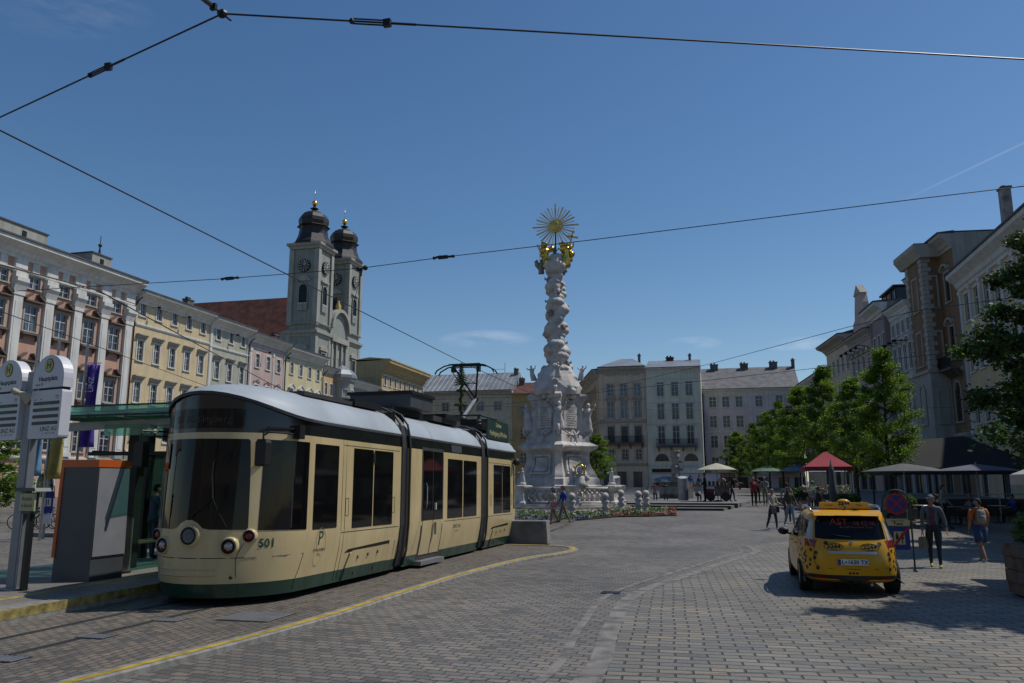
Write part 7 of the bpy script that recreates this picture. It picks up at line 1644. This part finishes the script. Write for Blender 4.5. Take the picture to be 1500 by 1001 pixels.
# closed parasol
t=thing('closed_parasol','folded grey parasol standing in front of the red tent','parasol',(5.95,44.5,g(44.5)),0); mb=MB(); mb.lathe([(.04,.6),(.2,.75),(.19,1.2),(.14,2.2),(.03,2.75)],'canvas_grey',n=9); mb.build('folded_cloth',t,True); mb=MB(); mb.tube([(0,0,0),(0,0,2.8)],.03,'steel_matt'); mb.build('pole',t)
# red market tent
t=thing('market_tent','red pyramid market tent on white poles with flowers for sale beneath','tent',(6.35,49.5,g(49.5)),0); z_=g(49.5)
mb=MB(); mb.loft([[(-1.4,-1.3,2.95-z_),(1.4,-1.3,2.95-z_),(1.4,1.5,2.95-z_),(-1.4,1.5,2.95-z_)],[(-.7,-.6,3.42-z_),(.7,-.6,3.42-z_),(.7,.7,3.42-z_),(-.7,.7,3.42-z_)],[(-.05,-.05,3.85-z_),(.05,-.05,3.85-z_),(.05,.05,3.85-z_),(-.05,.05,3.85-z_)]],'canvas_red'); mb.build('roof',t)
t.scale=(.9,.9,1)
mb=MB(); mb.box(-1.42,1.42,-1.33,-1.30,2.73-z_,2.97-z_,'cloth_red'); mb.box(-1.44,-1.41,-1.3,1.5,2.68-z_,2.93-z_,'cloth_red'); mb.build('valance',t)
for x,y in ((-1.35,-1.25),(1.35,-1.25),(-1.35,1.45),(1.35,1.45)): mb=MB(); mb.tube([(x,y,0),(x,y,2.9-z_)],.035,'white_paint',6); mb.build('pole',t)
t=thing('flower_stand','low table crowded with cut flowers and pots under the red tent','market stand',(6.0,46.6,g(46.6)),0); mb=MB(); mb.box(-1.1,1.1,-.35,.45,.62,.68,'wood_grey'); mb.build('top',t)
for x in (-1,1): mb=MB(); mb.box(x-.04,x+.04,-.3,.4,0,.62,'wood_grey'); mb.build('leg',t)
random.seed(4)
mb=MB(); mb.box(-1.05,-.4,-.30,.3,.68,1.05,'cloth_stone'); mb.box(-.3,.3,-.3,.3,.68,.95,'sign_green'); mb.box(.4,1.0,-.3,.3,.68,1.0,'cloth_stone'); mb.build('crate',t)
mb=MB()
for i in range(900):
    x,y,z=random.uniform(-1.1,1.1),random.uniform(-.4,.4),random.uniform(.95,1.45); s=random.uniform(.02,.045); a=random.uniform(0,6); m=random.choice(['leaf_grass','leaf_deep','leaf_grass','petal_white','petal_white','petal_pink'])
    mb.add([(x+s*cos(a),y+s*sin(a),z),(x-s*sin(a),y+s*cos(a),z+s),(x-s*cos(a),y-s*sin(a),z),(x+s*sin(a),y-s*cos(a),z-s)],[(0,1,2,3)],m)
o=mb.build('cut_flowers',t,fix=False); o['kind']='stuff'
# black cafe canopy
t=thing('cafe_canopy','wide black pitched canopy over the shaded cafe terrace','canopy',(11.6,45.5,g(45.5)),0); z_=g(45.5)
mb=MB(); mb.loft([[(-3.1,-3,2.75-z_),(3.6,-3,2.75-z_),(3.6,3,2.75-z_),(-3.1,3,2.75-z_)],[(-1.2,-.6,4.25-z_),(.8,-.6,4.4-z_),(.8,.6,4.4-z_),(-1.2,.6,4.25-z_)]],'canvas_black'); mb.build('roof',t)
mb=MB(); mb.box(-3.1,3.6,-3.03,-3.0,2.45-z_,2.78-z_,'canvas_black'); mb.box(-3.13,-3.1,-3,3,2.45-z_,2.78-z_,'canvas_black'); mb.build('valance',t)
for x,y in ((-3,-2.9),(.2,-2.9),(3.5,-2.9),(-3,2.9),(3.5,2.9)): mb=MB(); mb.tube([(x,y,0),(x,y,2.8-z_)],.05,'iron',6); mb.build('post',t)
# low fence panels, planters
for i in range(4):
    x0=9.0+i*1.35; t=thing('fence_panel','low dark cafe fence panel, number '+('one','two','three','four')[i]+' from the left below the grey parasols','fence',(x0,42.2+i*.12,g(42.5)),0,'low panels fencing the cafe'); mb=MB(); mb.box(0,1.25,-.02,.02,.12,.92,'wood_dark'); mb.build('panel',t); mb=MB()
    for x in (0,1.25): mb.tube([(x,0,0),(x,0,1.15)],.02,'steel_matt',5)
    mb.tube([(0,0,1.15),(1.25,0,1.15)],.018,'steel_matt',5); mb.tube([(0,0,.95),(1.25,0,.95)],.012,'steel_matt',5); mb.build('frame',t)
def leafball(mb,c,r,n,m,s=(.05,.09),flat=1.):
    for i in range(n):
        d=Vector((random.gauss(0,1),random.gauss(0,1),random.gauss(0,1))).normalized()*r*random.uniform(.35,1.)**.6; p=Vector(c)+Vector((d.x,d.y,d.z*flat)); q=random.uniform(*s)
        u=Vector((random.gauss(0,1),random.gauss(0,1),random.gauss(0,.6))).normalized(); v=u.cross(Vector((random.gauss(0,1),random.gauss(0,1),random.gauss(0,1)))).normalized()
        mb.add([p-u*q,p-v*q*.55,p+u*q,p+v*q*.55],[(0,1,2,3)],m)
def planter(x,y,w_,d,h,lb,plants,pm='wood_grey',rz=0,grp=None):
    t=thing('planter',lb,'planter',(x,y,g(y)),rz,grp); mb=MB(); n=max(2,int(h/.22))
    for i in range(n):
        z0=h*i/n; z1=h*(i+1)/n-.012; e=.012*(i%2); k=1+.06*(i/n); mb.box(-w_/2*k-e,w_/2*k+e,-d/2*k-e,d/2*k+e,z0+(.04 if i==0 else 0),z1,pm)
    mb.build('box',t); mb=MB()
    for j in range(plants): leafball(mb,(random.uniform(-w_*.35,w_*.35),random.uniform(-d*.3,d*.3),h+.25),.38,420,'leaf_deep' if j%2 else 'leaf_grass')
    mb.build('shrub',t,fix=False); return t
random.seed(21)
planter(6.1,16.95,1.5,1.0,.95,'big weathered wooden planter with a green shrub at the right edge',3,rz=.06)
planter(6.6,42.0,2.2,.7,.55,'long dark planter with shrubs behind the taxi roof',4,'concrete',grp='planters along the cafe'); planter(8.3,41.2,1.5,.7,.55,'shorter planter with shrubs left of the first fence panel',3,'concrete',grp='planters along the cafe')
planter(4.7,52.4,1.8,.6,.5,'far planter with shrubs left of the red tent',3,'concrete',grp='planters along the cafe')
# cafe guests and tables
def cafe_table(x,y,lb):
    t=thing('cafe_table',lb,'table',(x,y,g(y)),0,'tables on the shaded cafe terrace'); mb=MB(); mb.lathe([(.38,.71),(.40,.73),(.38,.75)],'steel_matt',n=16); mb.build('top',t); mb=MB(); mb.tube([(0,0,0),(0,0,.72)],.03,'iron'); mb.lathe([(.24,0),(.22,.03)],'iron',n=12); mb.build('leg',t)
def chair(x,y,rz,lb):
    t=thing('cafe_chair',lb,'chair',(x,y,g(y)),rz,'chairs on the shaded cafe terrace'); mb=MB(); mb.box(-.21,.21,-.2,.22,.43,.46,'wood_dark'); mb.build('seat',t); mb=MB(); mb.box(-.21,.21,.2,.23,.5,.88,'wood_dark'); mb.build('backrest',t)
    for a in (-.19,.19):
        for b_ in (-.18,.2): mb=MB(); mb.tube([(a,b_,0),(a,b_,.44 if b_<0 else .88)],.014,'iron',5); mb.build('leg',t)
GL=['left of the grey parasol pole','right of the grey parasol pole','under the lilac parasol','right of the lilac parasol']
for i,(x,y) in enumerate(((7.3,39.5),(9.1,40.2),(10.2,39.3),(12.2,40.3))):
    cafe_table(x,y,'round cafe table '+GL[i]); chair(x-.7,y+.1,PI/2,'dark cafe chair on the left of the table '+GL[i]); chair(x+.7,y+.1,-PI/2,'dark cafe chair on the right of the table '+GL[i])
    zz=g(y)-.02
    person('seated cafe guest in a '+('white','dark','light blue','bright blue')[i]+' shirt at the table '+GL[i],x+.66,y+.1,zz,-90,1.7,top=('cloth_white','cloth_black','cloth_lightblue','cloth_blue')[i],bot='cloth_black',sit=True,arms=((30,80),(35,70)),sleeve='short',hair=('hair_dark','hair_brown','hair_grey','hair_dark')[i],group='guests at the cafe')
# food cart
t=thing('food_cart','red and wood food cart with pots on top under the cream parasol','food cart',(.25,54.3,.88),0); mb=MB(); mb.box(-.2,.75,-.4,.5,.35,.95,'wood_grey'); mb.build('body',t); mb=MB(); mb.box(-.85,-.22,-.4,.5,.3,.8,'cloth_red'); mb.build('red_box',t); mb=MB(); mb.box(-.9,.85,-.45,.55,.95,1.02,'wood'); mb.build('counter',t); mb=MB()
for i in range(7): mb.lathe([(.08,1.02),(.09,1.2),(.07,1.3)],'wood' if i%2 else 'cloth_khaki',(-.75+.25*i,.1*(i%2)),8)
mb.build('jars',t)
for x in (-.8,.8): mb=MB(); mb.tube([(x,.45,1.0),(x,.45,1.9)],.02,'iron'); mb.build('upright',t)
for x in (-.45,.5): mb=MB(); mb.tube([(x+.0,-.46,.3),(x,-.44,.3)],.28,'iron',16); mb.build('wheel',t)
# ---------------------------------------------------------------- overhead wires
def wire(name,pts,lb,r=.012,sag=0.,clamps=(),cat='overhead wire'):
    t=thing(name,lb,cat,(0,0,0),0); mb=MB(); P=[Vector(p) for p in pts]; out=[]
    for a,b_ in zip(P,P[1:]):
        n_=10 if sag else 2
        for k in range(n_): f=k/n_; q=a.lerp(b_,f); q.z-=sag*4*f*(1-f); out.append(q)
    out.append(P[-1]); mb.tube(out,r,'iron',5); mb.build('wire',t)
    for i,(f,s) in enumerate(clamps):
        q=P[0].lerp(P[-1],f); d=(P[-1]-P[0]).normalized(); mb=MB(); 
        off=Vector((0,0,.035*s))
        mb.tube([q-d*.2*s+off,q+d*.2*s+off],.012*s,'iron',5); mb.tube([q-d*.2*s-off,q+d*.2*s-off],.012*s,'iron',5); mb.box(-.05,.05,-.03,.03,-.05,.05,'iron',Matrix.Translation(q+d*.24*s)@Matrix.Scale(s,4)); mb.ball(q-d*.22*s,.04*s,'iron',7,5); mb.tube([q+d*.3*s,q+d*.62*s],.018*s,'iron',5); mb.build('insulator',t)
    return t
def ext(a,b_,f): a,b_=Vector(a),Vector(b_); return tuple(a+(b_-a)*f)
a,b_=(-7.8,6.94,6.05),(-8.02,25.6,6.05)
wire('contact_wire',[ext(a,b_,-.6),a,b_,(-7.9,60,6.3)],'contact wire running above the tram to the pantograph',.011)
wire('contact_wire',[(-12.9,6.,6.05),(-12.7,11.6,6.05),(-12.4,13.7,6.05),(-17.3,28.7,6.05),(-24,49,6.4)],'upper contact wire crossing the pink palace and the yellow house',.014)
wire('contact_wire',[ext((-16.2,15,6.05),(-20.4,29,6.05),-.5),(-16.2,15,6.05),(-20.4,29,6.05),(-27,52,6.3)],'lower contact wire crossing in front of the pink palace',.011)
J=(-5.88,8.18,8.0)
wire('span_wire',[(-13.5,10.6,7.95),J],'wire rising from the left edge to the bracket at the top left',.013,clamps=((.66,1.),))
wire('span_wire',[(-6.05,7.3,8.05),J],'short wire with a turnbuckle entering at the top edge',.016,clamps=((.62,.8),))
wire('span_wire',[J,ext(J,(4.55,11.93,8.0),1.6)],'long wire across the top of the sky',.013,clamps=((.105,1.),))
mb=MB(); mb.ball(J,.06,'iron',8,6,sx=1.2); tag(mb.build('wire_bracket'),'black bracket joining three wires at the top left','bracket')
A3,B3=(-23.45,21.56,8.5),(6.93,18.94,8.5)
wire('span_wire',[ext(A3,(-14.73,21.83,8.5),-3.0),A3,(-14.73,21.83,8.5),(-10.12,21.7,8.5),(-7.31,21.17,8.5),(-2.94,20.56,8.5),(4.93,19.23,8.5),B3,(20.9,17.,8.5)],'span wire crossing the whole square in front of the column',.012)
for q,nm in (((-14.73,21.83,8.5),'insulator left of the church towers'),((-7.31,21.17,8.5),'insulator right of the church towers')):
    t=thing('insulator',nm+' on the long span wire','insulator',q,math.atan2(-2.62,30.4)); mb=MB(); mb.tube([(-.3,0,.0),(-.12,0,.03),(.12,0,.0),(.3,0,0)],.035,'iron',6); mb.box(-.16,.12,-.03,.03,-.05,.05,'iron'); mb.ball((-.3,0,0),.05,'iron'); mb.ball((.3,0,0),.05,'iron'); mb.build('clamp',t)
t=thing('wire_roller','black double clamp with hanging wire right of the church towers','clamp',(-10.12,21.7,8.5),0); mb=MB(); mb.ball((-.1,0,-.02),.08,'iron'); mb.ball((.12,0,-.0),.08,'iron'); mb.tube([(0,0,0),(-.02,0,-.25)],.03,'iron'); mb.build('clamp',t); mb=MB(); mb.tube([(-.02,0,-.2),(-.35,.3,-.95)],.010,'iron',4); mb.build('hanger',t)
wire('span_wire',[(-22,56,8.6),(-8.54,53.57,8.),(.26,40.91,8.),(5.27,32.6,8.),(7.21,29.88,8.),(20.9,24,8.3)],'thin wire in front of the end houses rising to the right',.012)
wire('span_wire',[(-30,62,7.2),(-11.57,48.26,7.),(-7.11,44.56,7.),(4.69,36.6,7.),(20.9,27.,7.3)],'lower thin wire in front of the end houses',.011)
wire('span_wire',[(-40,50,8),(-11.0,55,7.3),(-3,58,7.2),(20.5,66,7.6)],'thin pale wire passing the pedestal of the column',.010)
# ---------------------------------------------------------------- trees
def tree_meshes(seed,H,Wd,n,ls,m,conic=.6,trunk=.09,base=.26):
    random.seed(seed); mb=MB(); pts=[(0,0,-.3),(.02,.01,H*.2),(-.03,.03,H*.45),(.04,-.02,H*.7),(0,0,H*.93)]
    mb.tube(pts,[trunk*1.2,trunk,trunk*.8,trunk*.45,trunk*.12],'bark',8); C_=[]
    nb=int(30+H*2)
    for i in range(nb):
        f=base+(1-base)*(i+.5)/nb; z=H*f; a=i*2.399+random.uniform(-.4,.4); q=(f-base)/(1-base)
        env=Wd/2*(min(1,q*5+.45))*(1-q**1.5*conic*1.0)*(1 if q<.8 else (1-q)/.2*.75+.25)
        rr=env*random.uniform(.58,1.2); tip=Vector((rr*cos(a),rr*sin(a),z+rr*random.uniform(.05,.45))); st=Vector((0,0,z-rr*.25))
        mb.tube([st,st.lerp(tip,.5)+Vector((0,0,.05*rr)),tip],[trunk*.35*(1-q*.6),trunk*.2,trunk*.06],'bark',5); 
        for k,fr in enumerate((1.,.72,.45)):
            C_.append((st.lerp(tip,fr)+Vector((random.gauss(0,.12),random.gauss(0,.12),random.gauss(0,.1))),(.55+.25*random.random())*(.5+.25*Wd/4)*(1 if k==0 else .85)*(1-.35*q)))
    tr_=mb.mesh('trunk',True)
    mb=MB(); per=n//len(C_)
    for c,r in C_:
        tone=m if random.random()<.8 else ('leaf_deep' if m=='leaf_shade' else 'leaf_deep')
        for i in range(per):
            d=Vector((random.gauss(0,.42),random.gauss(0,.42),random.gauss(0,.30)))*r; p=c+d; q=random.uniform(.6,1.2)*ls
            u=Vector((random.gauss(0,1),random.gauss(0,1),random.gauss(0,.5))).normalized(); v=u.cross(Vector((random.gauss(0,1),random.gauss(0,1),random.gauss(0,1)))).normalized(); dr=Vector((0,0,-q*.25))
            mb.add([p-u*q,p-v*q*.6,p+u*q+dr,p+v*q*.6],[(0,1,2,3)],tone)
    return tr_,mb.mesh('crown')
def tree(ms,x,y,lb,rz=0,sc=1.,grp='lime trees along the right side',z=None):
    t=thing('lime_tree',lb,'tree',(x,y,g(y) if z is None else z),rz,grp); t.scale=(sc,sc,sc) if not isinstance(sc,tuple) else sc; link('trunk',ms[0],t); link('crown',ms[1],t); return t
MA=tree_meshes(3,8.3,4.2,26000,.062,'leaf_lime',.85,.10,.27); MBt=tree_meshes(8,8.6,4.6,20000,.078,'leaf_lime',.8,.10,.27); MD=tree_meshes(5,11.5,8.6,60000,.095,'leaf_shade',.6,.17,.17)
tree(MA,8.55,43.6,'tall pointed lime tree, the frontmost one left of the cafe',0)
tree(MBt,8.3,51.5,'lime tree right behind the red tent, half hidden by the frontmost one',1.,.87)
tree(MA,7.75,59.5,'lime tree with its trunk in front of the red tent',2.1,1.12)
tree(MBt,7.45,74,'fourth lime tree from the right in the avenue',3.,1.08)
tree(MA,6.9,86,'fifth lime tree from the right in the avenue',4.2,1.1)
tree(MBt,6.3,97,'second smallest lime tree towards the end of the avenue',.7,1.03)
tree(MA,5.2,106,'smallest lime tree at the left end of the avenue',5.,1.)
tree(MBt,3.4,112,'low broad lime tree beside the lilac house windows',5.8,(1.1,1.1,.88))
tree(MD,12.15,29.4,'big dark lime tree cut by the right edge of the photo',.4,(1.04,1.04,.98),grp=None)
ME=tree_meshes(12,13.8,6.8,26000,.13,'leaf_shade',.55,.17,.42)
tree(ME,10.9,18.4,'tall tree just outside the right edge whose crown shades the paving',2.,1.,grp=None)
tree(MBt,-11.2,80,'small bright round tree between the column and the beige house',1.5,(.8,.8,.66),grp=None)
tree(MBt,-35,32.5,'green tree at the left edge behind the tram stop mast',2.4,(1.,1.,.68),grp=None,z=-.8)
t=thing('maypole','tall maypole with garlands and a small fir top left of the pantograph','maypole',(-31.8,100,g(100)),0); mb=MB(); mb.tube([(0,0,0),(0,0,16.0)],[.2,.12],'bark',8); mb.build('pole',t)
for z,r in ((9.2,.9),(11.0,.8),(12.9,.55)):
    mb=MB(); pts=[(r*cos(a),r*sin(a),z+.05*sin(5*a)) for a in [2*PI*k/20 for k in range(21)]]; mb.tube(pts,.14,'leaf_deep',6); mb.tube([(-r,0,z),(r,0,z)],.04,'bark',5); mb.build('wreath',t)
mb=MB()
for k in range(40): z=6+.2*k; mb.ball((.2*cos(k),.2*sin(k),z),.17,'leaf_deep',6,4)
mb.build('garland',t); mb=MB()
for k in range(9):
    z=13.8+.33*k; r=1.15*(1-k/9.5)
    for j in range(11): a=j*.571+k; mb.tube([(0,0,z+.12),(r*cos(a),r*sin(a),z-.25)],[.12,.02],'leaf_deep',4)
mb.build('fir_top',t)
# far shopfront awnings and guests' hoarding in front of the end houses
for x,y,w_,m,lb in ((3.2,128,7,'canvas_cream','long pale awning on the lilac house'),(11.,128,4,'canvas_green','green awning at the right end of the lilac house')):
    t=thing('awning',lb,'awning',(x,y+6.9,g(y)),0); mb=MB(); mb.prism([(0,3.6),(-2.2,2.7),(-2.2,2.4),(0,3.2)],'x',-w_/2,w_/2,m); mb.build('cloth',t); mb=MB(); mb.box(-w_/2,w_/2,-.1,0,3.5,3.7,'iron'); mb.build('case',t)
